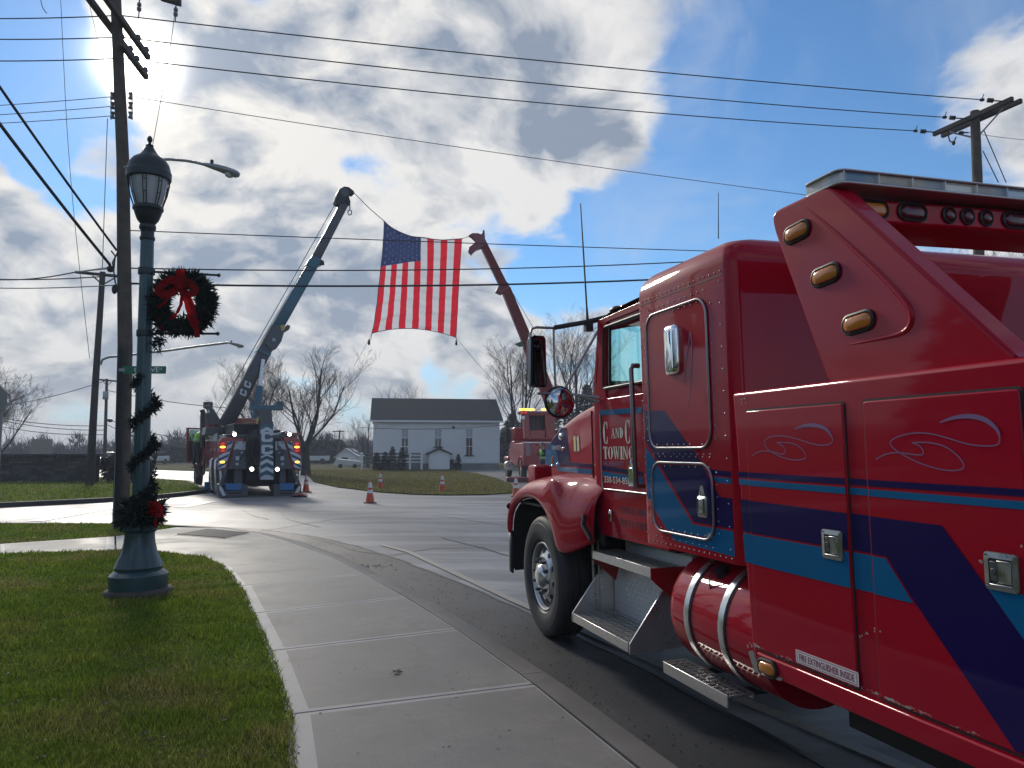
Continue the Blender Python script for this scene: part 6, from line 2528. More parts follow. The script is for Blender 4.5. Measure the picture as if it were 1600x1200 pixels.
for pts, r, lb in (([(94, -20), (99, 90), (106, 220), (118, 360), (140, 560)], .006, 'thin slack line hanging down the sky left of the tall pole'),
                   ([(277, -15), (268, 60), (256, 130), (234, 252)], .007, 'thin line dropping from the hanging insulator to the bracket lamp'),
                   ([(219, -10), (213, 60), (205, 110)], .006, 'thin line dropping from the upper insulator beside the tall pole'),
                   ([(168, 185), (166, 240), (163, 330), (160, 418)], .008, 'thin line hanging close along the left of the tall pole'),
                   ([(135, -15), (152, 60), (162, 95)], .005, 'faint thin line crossing the crossarms of the tall pole'),
                   ([(62, -10), (66, 10), (73, 21)], .008, 'short jumper wire hanging to the topmost left wire')):
    b = B()
    b.tube(catmull([AY(px, py, YP - .6) for px, py in pts], 5), r, 4)
    tag(b.build('overhead_wire', WIRE, smooth=80), lb, 'wire', 'overhead wires')
for (a, e, lb) in (((-30, 646), (166, 665), 'first of the distant wires right of the left bare tree'), ((-30, 650), (166, 672), 'second of the distant wires right of the left bare tree'), ((-30, 660), (166, 679), 'lowest distant wire above the stone wall'),
                   ((167, 594), (-40, 640), 'faint distant wire at the crossarm of the transformer pole'), ((168, 655), (330, 690), 'distant wire falling right from the transformer pole'), ((168, 664), (300, 702), 'distant wire low over the far hill behind the lamp post'),
                   ((168, 610), (420, 640), 'faint distant wire from the transformer pole to behind the boom')):
    wire('overhead_wire', AY(*a, 64), AY(*e, 64), .35, .030, lb, 'overhead wires', WIRE, 10)
# a distant line over the house front
wire('overhead_wire', AY(560, 668, 58), AY(800, 663, 58), .22, .02, 'service wire sagging across the front wall of the white house', 'overhead wires', WIRE, 12)

# ------------------------------------------------------------------ ornamental lamp post
LGREEN = mat('lamp_post_green', (.028, .074, .084), .40, coat=.3, var=(2.5, .3), rvar=(5, .1))
LDARK = mat('lamp_head_dark_green', (.018, .026, .028), .5, coat=.1, var=(6, .3))
LBASE_C = mat('lamp_footing', (.085, .070, .058), .85, var=(6, .4), bump=(30, .5, .01))
LP = G(211.5, 931, .11)
YL = LP.y + .06
PXM = YL / FPX                                   # metres per pixel at the post
lamp = empty('lamp_post', 'ornamental green lamp post with lantern, garland and bow on the near lawn', 'lamp post', (LP.x, YL, .10), (0, R(-.9), 0))
def pz(py):
    return AY(213, py, YL).z - .10
def prof(rows):
    return [(hw_ * PXM, pz(py)) for hw_, py in rows]
b = B()
b.lathe(prof([(49.5, 940), (50, 926), (48, 920), (44, 918)]), n=36)
b.build('footing', LBASE_C, lamp, smooth=50)
b = B()
b.lathe(prof([(41, 921), (41.5, 917), (42, 903), (42, 897), (38, 893), (33.5, 890), (34, 886.5), (35, 885), (32, 877), (26, 864), (22.5, 848), (21.5, 838), (21.5, 832), (25, 829), (26, 825), (24, 821.5), (18, 820)]), n=48)
b.build('pedestal', LGREEN, lamp, smooth=40)
b = B()
k = 16
rows = []
for py, r_ in ((822, 12.5), (600, 11.2), (352, 9.8)):
    rows.append([(r_ * PXM * (1.0 if j % 2 else .93) * math.cos(2 * math.pi * j / (2 * k)), r_ * PXM * (1.0 if j % 2 else .93) * math.sin(2 * math.pi * j / (2 * k)), pz(py)) for j in range(2 * k)])
b.grid(rows, 0, True)
b.build('shaft', LGREEN, lamp, smooth=30)
b = B()
b.lathe(prof([(10.5, 376), (11.5, 374), (11.5, 371), (10, 369), (10, 361), (12.5, 358), (12.5, 353), (11, 351), (12, 349), (16, 344), (20, 334), (21, 330), (23, 328), (23, 324), (20, 322)]), n=24)
b.build('capital', LDARK, lamp, smooth=40)
LGL = mat('frosted_lantern_globe', (.46, .46, .46), .35, var=(3, .2))
b = B()
b.lathe(prof([(18, 323), (21, 316), (25, 300), (27.5, 285), (28, 274)]), n=28)
b.build('lantern_globe', LGL, lamp, smooth=60)
b = B()
b.lathe(prof([(10, 322.6), (14, 313), (18, 311.5), (19, 314)]), n=20)
lr = b.build('lantern_inner', LDARK, lamp, smooth=50)
b = B()
b.lathe(prof([(30, 281), (33.5, 280), (34, 270), (32.5, 268), (32, 264), (30, 257), (25, 250), (19, 246), (14, 242.5), (10, 237), (6.5, 231), (5, 228.5), (6.2, 227.5), (3, 226), (2, 223), (4, 220), (4.2, 217), (2.5, 213.5), (.4, 212)]), n=32)
roof_l = b.build('lantern_roof', LDARK, lamp, smooth=35)
for i in range(8):
    a = 2 * math.pi * (i + .3) / 8
    b = B()
    for da in (-.09, .09):
        b.tube([(hw_ * PXM * math.cos(a + da), hw_ * PXM * math.sin(a + da), pz(py)) for hw_, py in ((31.5, 279), (30.5, 290), (27.5, 305), (23, 318), (21, 325))], .006, 4)
    for py, hw_ in ((288, 30.6), (306, 27.2)):
        b.tube([(hw_ * PXM * math.cos(a - .09), hw_ * PXM * math.sin(a - .09), pz(py)), (hw_ * PXM * math.cos(a + .09), hw_ * PXM * math.sin(a + .09), pz(py))], .005, 4)
    b.build('lantern_rib', LDARK, lamp)
b = B()
for py in (424, 521):
    b.lathe([(12.3 * PXM, pz(py + 5)), (12.6 * PXM, pz(py + 4)), (12.6 * PXM, pz(py - 4)), (12.3 * PXM, pz(py - 5))], n=20)
    b.tube([(0, 0, pz(py)), ((326 - 215) * PXM, .05, pz(py + 6 if py < 500 else py + 1))], .013, 6)
    b.ball(((327 - 215) * PXM, .05, pz(py + 6 if py < 500 else py + 1)), .022, 8, 5)
b.build('banner_bracket', LDARK, lamp, smooth=60)

# evergreen wreath, garland and red ribbons (hung on the post: things of their own)
SPRUCE = mat('artificial_spruce', (.010, .020, .012), .8, var=(14, .5))
RIBBON = fabric('red_ribbon', (.36, .012, .014), .5)
def sprigs(b, c, rad, n, L, rg, flat_=1.0):
    for i in range(n):
        d = Vector((rg.uniform(-1, 1), rg.uniform(-1, 1) * flat_, rg.uniform(-1, 1)))
        if d.length < .1:
            continue
        d.normalize()
        q = Vector(c) + d * rad * rg.uniform(.2, 1)
        t = (d + Vector((rg.uniform(-.8, .8), rg.uniform(-.8, .8), rg.uniform(-.8, .8)))).normalized()
        s_ = t.orthogonal().normalized()
        s_.rotate(Matrix.Rotation(rg.uniform(0, 6.28), 3, t))
        l_ = L * rg.uniform(.6, 1.2)
        b.add([q - s_ * l_ * .16, q + t * l_, q + s_ * l_ * .16], [(0, 1, 2)])
rg = random.Random(12)
wc = AY(286, 474, YL - .02)
wreath = empty('wreath', 'dark evergreen wreath with red ribbon hanging from the bars of the green lamp post', 'wreath', wc)
b = B()
for i in range(150):
    a = 2 * math.pi * i / 150
    rr_ = 38 * PXM * (1 + rg.uniform(-.07, .07))
    sprigs(b, (rr_ * math.cos(a), rg.uniform(-.03, .03), rr_ * math.sin(a) * 1.0), 13 * PXM * rg.uniform(.7, 1.25), 46, .085, rg, .7)
b.build('greenery', SPRUCE, wreath)
def strip(b, pts, w_, axis=(0, 1, 0), wav=.0):
    pts = catmull([Vector(p) for p in pts], 6)
    L, Q = [], []
    for i, p in enumerate(pts):
        t = (pts[min(i + 1, len(pts) - 1)] - pts[max(i - 1, 0)]).normalized()
        s_ = t.cross(Vector(axis)).normalized()
        ww = w_[0] + (w_[1] - w_[0]) * i / (len(pts) - 1) if isinstance(w_, tuple) else w_
        d = Vector((0, math.sin(i * 1.3) * wav, 0))
        L.append(p + s_ * ww / 2 + d)
        Q.append(p - s_ * ww / 2 - d)
    b.grid([[l, q] for l, q in zip(L, Q)])
def wp(px, py, dy=-.12):
    return Vector(((px - 286) * PXM, dy, (474 - py) * PXM))
for pts, w_ in (([(287, 424), (289, 440), (288, 452)], (.09, .13)), ([(287, 448), (275, 440), (262, 447), (254, 458), (266, 463), (284, 456)], .085), ([(287, 448), (298, 443), (308, 450), (312, 458), (302, 463), (289, 456)], .075),
                ([(289, 455), (291, 472), (286, 490), (278, 499), (274, 502)], (.03, .035)), ([(291, 455), (298, 468), (305, 488), (310, 503), (316, 512)], (.07, .10)), ([(292, 456), (300, 462), (308, 482), (314, 500)], (.05, .05)),
                ([(280, 456), (272, 468), (262, 478), (255, 484)], (.022, .026)), ([(290, 458), (291, 478), (285, 492)], (.025, .03)), ([(312, 508), (316, 518), (318, 531)], (.05, .055))):
    b = B()
    strip(b, [wp(*p) for p in pts], w_, wav=.008)
    b.build('ribbon', RIBBON, wreath, smooth=180)
b = B()
b.ball(wp(288, 452), (.05, .04, .045), 8, 6)
b.build('bow_knot', RIBBON, wreath, smooth=80)
# garland: spiral down the shaft
gl_ = empty('garland', 'evergreen garland spiralling down the green lamp post to a thick collar above its pedestal', 'garland', (LP.x, YL, .10))
b = B()
turns = [(229, 500), (234, 512), (236, 528), (226, 541)]
for i in range(12):
    t = i / 11
    sprigs(b, ((16 + 6 * math.sin(t * 3.1)) * PXM, -.06, pz(505 + 40 * t)), .055, 18, .07, rg)
for i in range(190):
    t = i / 189
    py = 590 + (800 - 590) * t
    a = -1.9 - t * 2 * math.pi * 3.25
    r_ = 15.5 * PXM
    x, y_ = r_ * math.cos(a), r_ * math.sin(a)
    sprigs(b, (x, y_, pz(py)), .042, 15, .060, rg)
b.build('greenery', SPRUCE, gl_)
b = B()
for i in range(46):
    a = 2 * math.pi * i / 46
    sprigs(b, (19 * PXM * math.cos(a), 19 * PXM * math.sin(a), pz(803 + rg.uniform(-13, 9))), .11, 46, .095, rg)
for i in range(16):
    a = rg.uniform(0, 6.28)
    c = Vector((20 * PXM * math.cos(a), 20 * PXM * math.sin(a), pz(795)))
    b.tube([c, c * 1 + Vector((math.cos(a) * .12, math.sin(a) * .12, .07))], .004, 3)
b.build('collar_greenery', SPRUCE, gl_)
b = B()
strip(b, [Vector(((px - 213) * PXM, -.08, pz(py))) for px, py in ((229, 497), (234, 502), (238, 512), (237, 518))], .03)
b.build('ribbon', RIBBON, gl_, smooth=180)
bow = empty('ribbon_bow', 'bright red ribbon bow tied at the collar of the lamp post above its pedestal', 'ribbon bow', AY(239, 799, YL - .16))
def bp(px, py, dy=0):
    return Vector(((px - 239) * PXM * .85, dy, (799 - py) * PXM * .85))
for pts, w_ in (([(238, 800), (233, 790), (231, 783), (236, 786), (239, 797)], .034), ([(239, 799), (240, 788), (243, 782), (246, 788), (241, 798)], .034), ([(240, 799), (247, 790), (254, 791), (253, 797), (242, 800)], .034), ([(240, 800), (248, 799), (255, 803), (251, 807), (241, 802)], .034),
                ([(240, 800), (243, 808), (244, 818), (247, 826)], (.022, .034)), ([(238, 801), (233, 807), (231, 803), (237, 799)], .03)):
    b = B()
    strip(b, [bp(px, py, rg.uniform(-.03, .03)) for px, py in pts], w_, wav=.012)
    b.build('ribbon_loop', RIBBON, bow, smooth=180)
b = B()
b.ball((0, -.01, 0), (.028, .025, .024), 8, 6)
b.build('bow_knot', RIBBON, bow, smooth=80)

# ------------------------------------------------------------------ stop sign back at the left edge
ys = 18.7
so = AY(-13, 624, ys)
stop = empty('stop_sign', 'grey back of an octagonal road sign on a post cut by the left edge', 'road sign', (so.x, ys, .12))
b = B()
r_ = .375 / math.cos(R(22.5))
b.prism([(r_ * math.cos(R(22.5 + 45 * i)), 0, so.z - .12 + r_ * math.sin(R(22.5 + 45 * i))) for i in range(8)], (0, .006, 0))
b.build('sign_plate', mat('sign_back_grey', (.26, .25, .24), .5, .3), stop)
b = B()
b.bx(.09, .26, .02, .06, .35, so.z - .2)
b.build('sign_post', mat('grey_post', (.28, .27, .26), .6), stop)

# ------------------------------------------------------------------ low stone wall
ST = [mat('wall_stone_%s' % c_, v, .85, var=(5, .4), bump=(12, .6, .03)) for c_, v in (('brown', (.075, .060, .050)), ('grey', (.085, .083, .082)), ('dark', (.045, .042, .042)), ('tan', (.13, .105, .085)))]
YW = 36.4
wl, wr_ = AY(-26, 700, YW).x, AY(150, 700, YW).x
swall = empty('stone_wall', 'low wall of stacked flat stones with a flat cap on the far left verge', 'wall', ((wl + wr_) / 2, YW, .1))
hwid = (wr_ - wl) / 2
zt = AY(80, 711, YW).z - .1
b = B()
b.bx(-hwid + .05, hwid - .05, .06, .5, -.1, zt - .03)
b.build('wall_core', DIRT, swall)
b = B()
b.bx(-hwid - .08, hwid + .08, -.08, .62, zt - .02, zt + .07)
b.build('cap_stone', ST[1], swall, bevel=.02)
rg = random.Random(5)
z = 0.0
while z < zt - .05:
    h = min(rg.choice((.09, .11, .13, .16)), zt - .02 - z)
    x = -hwid
    while x < hwid - .02:
        L = min(rg.uniform(.22, .75), hwid - x)
        pr = rg.uniform(-.03, .035)
        b = B()
        b.bx(x + .008, x + L - .008, -pr, .12, z + .006, z + h - .006)
        b.v = [(v[0] + rg.uniform(-.006, .006), v[1] + rg.uniform(-.012, .012), v[2] + rg.uniform(-.005, .005)) for v in b.v]
        b.build('stone', rg.choices(ST, (5, 4, 4, 1.2))[0], swall)
        x += L
    z += h

# grey box behind the wall
b = B()
a = AY(62, 690, 44)
b.bx(a.x - .5, a.x + .5, 44, 44.4, 1.0, AY(62, 686, 44).z)
b.bx(a.x - .06, a.x + .06, 44.1, 44.3, 0, 1.0)
tag(b.build('meter_cabinet', mat('cabinet_tan', (.30, .27, .23), .6)), 'tan cabinet on a post peeking over the left end of the stone wall', 'cabinet')

# ------------------------------------------------------------------ traffic cones
CONE = mat('cone_orange', (.62, .075, .022), .45, var=(8, .25))
CWHITE = mat('cone_reflective_band', (.66, .66, .66), .4)
def make_cone(base, label, rz=0):
    c = empty('traffic_cone', label, 'traffic cone', base, (0, 0, rz), 'traffic cones on the road')
    b = B()
    b.prism([(p[0], p[1], 0) for p in rrect(-.185, .185, -.185, .185, .05, 3)], (0, 0, .03))
    b.build('base', RUBBER, c)
    def rad(z):
        return .135 - (.135 - .026) * (z - .03) / .68
    b = B()
    b.lathe([(rad(.03) + .012, .03), (rad(.05), .05), (rad(.70), .70), (.018, .712)], n=20)
    b.build('body', CONE, c, smooth=50)
    for z0, z1 in ((.30, .40), (.47, .63)):
        b = B()
        b.lathe([(rad(z0) - .002, z0), (rad(z0) + .003, z0), (rad(z1) + .003, z1), (rad(z1) - .002, z1)], n=20)
        b.build('band', CWHITE, c, smooth=30)
    return c
for px, py, lb in ((578, 786, 'orange traffic cone standing nearest in the open road'), (594, 763.5, 'orange traffic cone at the lawn edge left of the cellar entry'), (691, 768.5, 'orange traffic cone at the lawn edge in front of the cellar entry'),
                   (478, 769, 'orange traffic cone at the right rear corner of the blue boom wrecker'), (806, 776, 'orange traffic cone just behind the front fender of the near red wrecker')):
    make_cone(G(px, py, 0), lb, R(px % 40))

# ------------------------------------------------------------------ leaves
LEAF = mat('dry_leaf_brown', (.10, .045, .022), .7, var=(20, .5))
LEAFT = mat('dry_leaf_tan', (.22, .13, .055), .7, var=(20, .4))
def leaf_mesh(b, c, s_, rg, lift=.0):
    a = rg.uniform(0, 6.28)
    pts = []
    for i, r_ in enumerate((1, .45, .9, .4, .75, .35, .25, .35, .75, .4, .9, .45)):
        t = a + i * 2 * math.pi / 12
        pts.append(Vector((r_ * s_ * math.cos(t), r_ * s_ * math.sin(t), rg.uniform(.0, .4) * s_)) + Vector(c))
    m_ = Vector(c) + Vector((0, 0, .004))
    b.add([m_] + pts, [(0, i + 1, (i + 1) % 12 + 1) for i in range(12)])
    tl_ = Vector((math.cos(a + 3.1), math.sin(a + 3.1), 0))
    b.tube([m_, m_ + tl_ * s_ * .7 + Vector((0, 0, .01)), m_ + tl_ * s_ * 1.3], .0016, 3)
rg = random.Random(21)
b = B()
leaf_mesh(b, G(620, 1051, .126), .05, rg)
tag(b.build('fallen_leaf', LEAF), 'single curled brown leaf lying in the middle of the sidewalk slab', 'leaf')
for m_, n, nm_ in ((LEAF, 60, 'leaf_litter'), (LEAFT, 40, 'leaf_litter')):
    b = B()
    k = 0
    while k < n:
        px, py = rg.uniform(0, 470), rg.uniform(880, 1190)
        if px > 320 + (py - 870) * .42:
            continue
        leaf_mesh(b, G(px, py, .135), rg.uniform(.012, .032), rg)
        k += 1
    structure(b.build(nm_, m_), 'stuff')
b = B()
for i in range(70):
    px, py = rg.uniform(400, 1000), rg.uniform(900, 1190)
    q = G(px, py, .1225)
    s_ = rg.uniform(.003, .011)
    a = rg.uniform(0, 6.28)
    b.add([q + Vector((s_ * math.cos(a + k_ * 1.57), s_ * math.sin(a + k_ * 1.57) * .6, rg.uniform(0, .002))) for k_ in range(4)], [(0, 1, 2, 3)])
structure(b.build('sidewalk_debris', DIRT), 'stuff')
b = B()
for i in range(60):
    px, py = rg.uniform(540, 590), rg.uniform(860, 880)
    q = Vector((-2.05 + rg.gauss(0, .22), 10.75 + rg.gauss(0, .13), .008))
    leaf_mesh(b, q, rg.uniform(.010, .026), rg)
structure(b.build('gutter_leaves', LEAF), 'stuff')
GRIT = mat('road_grit', (.11, .105, .10), .9)
b = B()
for i in range(800):
    t = rg.random()
    i0 = rg.randrange(2, 11)
    p = KO[i0].lerp(KO[i0 + 1], t)
    d = (GUT[i0].lerp(GUT[i0 + 1], t) - p)
    q = p + d * (rg.random() ** 1.6) + Vector((0, 0, .006))
    s_ = rg.uniform(.003, .008)
    b.add([q + Vector((-s_, 0, 0)), q + Vector((s_, -s_, 0)), q + Vector((0, s_, 0)), q + Vector((0, 0, s_))], [(0, 1, 3), (1, 2, 3), (2, 0, 3)])
structure(b.build('gutter_grit', GRIT), 'stuff')

# ------------------------------------------------------------------ the boom wrecker on the left
GREYP = mat('boom_grey_paint', (.060, .056, .062), .42, coat=.2, var=(2, .25))
TEAL = mat('boom_teal_paint', (.014, .095, .145), .40, coat=.3, var=(2, .2))
DTEAL = mat('dark_teal_paint', (.012, .060, .095), .42, coat=.3)
BBLUE = mat('bright_blue_paint', (.010, .13, .34), .4, coat=.3)
LGREY = mat('light_grey_panel', (.44, .45, .48), .4)
DKGREY = mat('dark_grey_panel', (.060, .060, .070), .45, coat=.2)
SILV = mat('reflective_silver', (.54, .56, .58), .35)
HBLUE = mat('reflective_blue', (.015, .07, .15), .35)
YELLOWP = mat('faded_yellow_paint', (.50, .36, .08), .5)
LAMPW = mat('lit_work_lamp', (.9, .9, .85), .2, emit=((1.0, .97, .90), 7.0))
LAMPA = mat('lit_amber_lamp', (.8, .4, .05), .2, emit=((1.0, .48, .05), 3.0))
LAMPR = mat('dim_red_lamp', (.45, .02, .03), .2, emit=((1.0, .06, .04), .35))
REDD = mat('wrecker_red_paint', (.30, .010, .016), .36, coat=.6)

RH = R(28)
ro = G(409, 776, 0)
rot = empty('boom_wrecker', 'large boom wrecker with tall grey and teal boom seen from behind with bright work lamps', 'tow truck', ro, (0, 0, RH))
MR = Matrix.Rotation(RH, 3, 'Z')
RC = MR.transposed() @ (CAM - Vector(ro))
def Q(px, py, y=0.0):
    """sight line meets the plane y of the wrecker's own axes"""
    d = MR.transposed() @ ray(px, py)
    return RC + d * ((y - RC.y) / d.y)
def part(name, m, y, pts, th, parent=None, bevel=None):
    """a plate cut to an outline, th deep towards the front"""
    b = B()
    b.prism([Q(px, py, y) for px, py in pts], (0, th, 0))
    return b.build(name, m, parent or rot, bevel=bevel)
def rbox(name, m, x0, x1, y0, y1, z0, z1, parent=None, bevel=.02):
    b = B()
    b.bx(x0, x1, y0, y1, z0, z1)
    return b.build(name, m, parent or rot, bevel=bevel)
rbox('body', REDD, -1.25, 1.25, .12, 6.2, .95, 2.02)
rbox('tail_dark_face', CHASSIS, -.62, .62, .05, .13, .95, 2.02)  # flat dark face laid over the middle of the red tail
rbox('undercarriage', CHASSIS, -1.15, 1.15, .9, 4.6, .32, .95)
rbox('mud_flap', BLACK, -1.2, -.55, .75, .78, .18, .95)
rbox('mud_flap', BLACK, .55, 1.2, .75, .78, .18, .95)
rbox('deck', DKGREY, -1.22, 1.22, .2, 6.2, 2.02, 2.16)
rbox('frame', CHASSIS, -.5, .5, .3, 10.2, .55, .95)
rbox('cab', REDD, -1.2, 1.2, 6.7, 8.5, .95, 2.95, bevel=.08)
rbox('hood', REDD, -.95, .95, 8.5, 10.2, .9, 1.9, bevel=.12)
cw = rbox('rear_window', DGLASS, -.8, .8, 6.68, 6.7, 2.2, 2.75)
# red rear corners with hazard striping
for sx in (-1, 1):
    rows = [(-472 + 2 * 409, 0)]
    def mx(px):
        return px if sx > 0 else 409 - (px - 409) + (-6 if px > 440 else -3)
    crn = part('rear_corner', REDD, .02, [(mx(px), py) for px, py in ((443, 683), (464, 683), (470, 690), (472, 735), (461, 735), (452, 700), (444, 688))], .12, bevel=.01)
    sil = part('hazard_panel', SILV, .012, [(mx(px), py) for px, py in ((448, 690), (456.5, 690), (458, 706), (470, 712), (471.5, 733), (460, 731))], .008)
    for k in range(5):
        y0_ = 688 + k * 10.5
        pl_ = [(448 + k * 2.4, y0_), (457, y0_ + 4), (457.5, y0_ + 9), (449.5 + k * 2.4, y0_ + 5)] if k < 2 else [(449 + k * 2.6, y0_), (471, y0_ + 8 - (k == 4) * 3), (471.5, y0_ + 12.5 - (k == 4) * 5), (450.5 + k * 2.6, y0_ + 5)]
        part('hazard_stripe', HBLUE, .006, [(mx(px), min(py, 733)) for px, py in pl_], .005, sil)
    for px, py, m_, w_, h_ in ((464, 693, LAMPR, 7, 2.6), (464, 698.5, LAMPA, 8, 3.2), (464, 704.5, LAMPR, 7, 2.6), (464.5, 722, LAMPA, 7, 3.0)):
        b = B()
        c = Q(mx(px), py, 0)
        b.ball(c, (w_ * .5 / 43, .03, h_ * .5 / 43), 10, 6)
        b.build('tail_lamp', m_, crn, smooth=80)
    # sloping inner plates with cut-outs
    ip = part('inner_plate', DKGREY, -.03, [(mx(px), py) for px, py in ((430, 689), (444, 689), (455, 733), (430, 733))], .05, bevel=.01)
    lp_ = part('light_plate', LGREY, -.038, [(mx(px), py) for px, py in ((430, 689.5), (443.5, 689.5), (447, 703), (442, 701.5), (430, 704))], .008, ip)
    for px, py, w_, h_ in ((434, 690.5, 1.4, 3), (441.5, 691.5, 2.2, 2.2), (437, 707, 3.5, 2.2), (441, 716, 5, 6), (441.5, 725, 4, 3.5)):
        c = Q(mx(px), py, -.045)
        b = B()
        b.bx(c.x - w_ / 86, c.x + w_ / 86, c.y, c.y + .01, c.z - h_ / 86, c.z + h_ / 86)
        b.build('bracket', CHASSIS if py < 695 else LGREY, ip)
    # work lamps
    for px, py, r_ in ((452.5, 678.5, .066), (433.5, 733, .070)):
        b = B()
        c = Q(px if sx > 0 else (366.5 if py < 700 else 393.5), py, -.04)
        b.lathe([(.10, .02), (.11, .09), (.05, .14)], c, (0, 1, 0), 12)
        h = b.build('work_lamp', BLACK, rot, smooth=50)
        b = B()
        b.lathe([(r_, .0), (r_ * .8, -.02), (.02, -.03)], c + Vector((0, .02, 0)), (0, 1, 0), 14)
        b.build('lamp_lens', LAMPW, h, smooth=60)
    # outrigger legs and feet
    part('outrigger_leg', DKGREY, .25, [(mx(px), py) for px, py in ((437, 733), (446, 733), (446, 760), (437, 760))], .22)
    part('outrigger_brace', DKGREY, .05, [(mx(px), py) for px, py in ((456, 733), (460, 733), (470, 757), (465, 758))], .08)
    ft = part('outrigger_foot', BBLUE, -.05, [(mx(px), py) for px, py in ((436, 755.5), (460, 755.5), (459, 766), (437, 766))], .45, bevel=.015)
    part('foot_frame', DKGREY, -.12, [(mx(px), py) for px, py in ((428, 757), (436, 757), (437, 767), (460, 767), (468, 756), (471, 757), (471, 776), (428, 776))], .5, ft)
    part('foot_stripe', SILV, -.128, [(mx(px), py) for px, py in ((459, 774), (465, 762), (469.5, 758), (469.5, 764), (464, 775))], .006, ft)
    part('foot_slot', CHASSIS, -.128, [(mx(px), py) for px, py in ((438, 769), (455, 769), (455, 772), (438, 772))], .006, ft)
# folded underlift with chevrons, standing at the tail
stg = part('underlift_column', DKGREY, -.35, [(401, 640), (421, 640), (427, 662), (427.5, 750), (406.5, 750), (406.5, 662)], .32, bevel=.02)
for k, (py, m_) in enumerate(((667, HBLUE), (672, SILV), (722, SILV), (728, TEAL), (734, SILV), (740, TEAL))):
    part('chevron', TEAL if m_ is HBLUE else m_, -.357 - .0005 * k, [(406.8, py), (417, py - 5), (427.2, py), (427.2, py + 5.5), (417, py + .5), (406.8, py + 5.5)], .006, stg)
part('chevron_field', DTEAL, -.3555, [(406.8, 663), (427.2, 663), (427.2, 748), (406.8, 748)], .005, stg)
part('tail_plate', LGREY, -.3585, [(407, 742), (427, 742), (427, 749.5), (407, 749.5)], .007, stg)
def block_c(px0, py0, px1, py1, y, parent, th=.008):
    w_, h_ = px1 - px0, py1 - py0
    o = [(0, .15), (.15, 0), (.85, 0), (1, .15), (1, .38), (.72, .38), (.72, .26), (.30, .26), (.30, .74), (.72, .74), (.72, .62), (1, .62), (1, .85), (.85, 1), (.15, 1), (0, .85)]
    return part('block_letter', SILV, y, [(px0 + a * w_, py0 + c_ * h_) for a, c_ in o], th, parent)
block_c(408.5, 674.5, 426.5, 690.5, -.366, stg)
block_c(408.5, 695, 426.5, 709.5, -.366, stg)
part('chevron', SILV, -.3595, [(407, 714), (417, 709), (427, 714), (427, 716), (417, 712), (407, 716)], .006, stg)
part('crossbar', TEAL, -.30, [(391, 633), (443, 633), (443, 641), (391, 641)], .30, bevel=.02)
part('fork_holder', DTEAL, -.30, [(391, 627), (402, 627), (402, 634), (391, 634)], .22)
part('fork_holder', DTEAL, -.30, [(433, 627), (443, 627), (443, 634), (433, 634)], .22)
part('column_top', DTEAL, -.25, [(409, 638), (424, 638), (426, 660), (408, 660)], .2)
part('yellow_hook', YELLOWP, -.38, [(401, 655), (405, 650), (404, 657), (401, 663)], .06)
# left flank: dual wheels, chrome guards, boxes, hoses, flag sticker
def rwheel(x, y, sx):
    b = B()
    b.lathe([(.30, .0), (.50, .02), (.53, .07), (.53, .26), (.50, .31), (.32, .31), (.29, .26)], (x - sx * .31, y, .53), (sx, 0, 0), 24)
    w_ = b.build('wheel', RUBBER, rot, smooth=40)
    b = B()
    b.lathe([(.29, .27), (.27, .22), (.13, .20), (.12, .28), (.05, .30)], (x - sx * .31, y, .53), (sx, 0, 0), 20)
    b.build('rim', ALU, w_, smooth=40)
for y in (1.0, 2.35, 3.7, 9.2):
    for sx in (-1, 1):
        rwheel(sx * 1.27, y, sx)
for k, y in enumerate((.35, 1.7, 3.05)):
    for sx in (-1, 1):
        b = B()
        b.tube([(sx * 1.10, y, 1.30), (sx * 1.26, y, 1.30), (sx * 1.34, y - .02, 1.22), (sx * 1.34, y - .05, .9), (sx * 1.32, y - .08, .5), (sx * 1.28, y - .1, .12)], [.05, .06, .06, .055, .05, .045], 8)
        b.build('chrome_guard', ALU, rot, smooth=60)
for x, z, y in ((-1.34, 1.1, 5.0), (-1.42, 1.05, 5.6), (-1.38, 1.0, 6.2)):
    b = B()
    b.tube([(x, y, z + .35), (x - .03, y, z), (x - .02, y, z - .4), (x - .1, y + .05, z - .5)], .055, 6)
    b.build('hanging_strap', mat('worn_brown_strap', (.16, .10, .085), .7), rot, smooth=60)
b = B()
b.prism([(-1.262, 2.2, 1.95), (-1.262, 4.6, 1.95), (-1.262, 4.6, 2.12), (-1.262, 2.2, 2.25)], (.02, 0, 0))
b.build('pale_banner', LGREY, rot)
for y in (1.2, 2.2, 3.2):
    rbox('side_locker', REDD, -1.275, -1.25, y, y + .85, 1.35, 1.90)
    rbox('locker_handle', SILV, -1.285, -1.275, y + .3, y + .5, 1.58, 1.68)
bkt = at(341, 30.0)
bu = empty('bucket', 'blue bucket on the road beside the left wheels of the boom wrecker', 'bucket', G(325.5, 768, 0))
b = B()
b.lathe([(.13, 0), (.16, .36), (.165, .37)], n=16)
b.build('pail', BBLUE, bu, smooth=50)
b = B()
b.tube([(-.16, 0, .36), (-.15, 0, .2), (0, -.16, .12), (.15, 0, .2), (.16, 0, .36)], .008, 4)
b.build('handle', GALV, bu)
# open cab door (hinged at the front left)
dY = 7.4
dr = part('cab_door', REDD, dY, [(291, 668), (316, 669), (316, 722), (292, 722)], .06)
part('door_window', glass('door_glass', (.45, .62, .62), .08), dY - .012, [(296, 671), (315, 672), (315, 688), (296, 688)], .008, dr)
part('door_panel', BLACK, dY - .008, [(295, 689), (315.5, 689), (315.5, 720), (295, 720)], .006, dr)
part('door_mirror', BLACK, dY - .25, [(303, 680), (310.5, 680), (310.5, 689), (303, 689)], .05, dr)
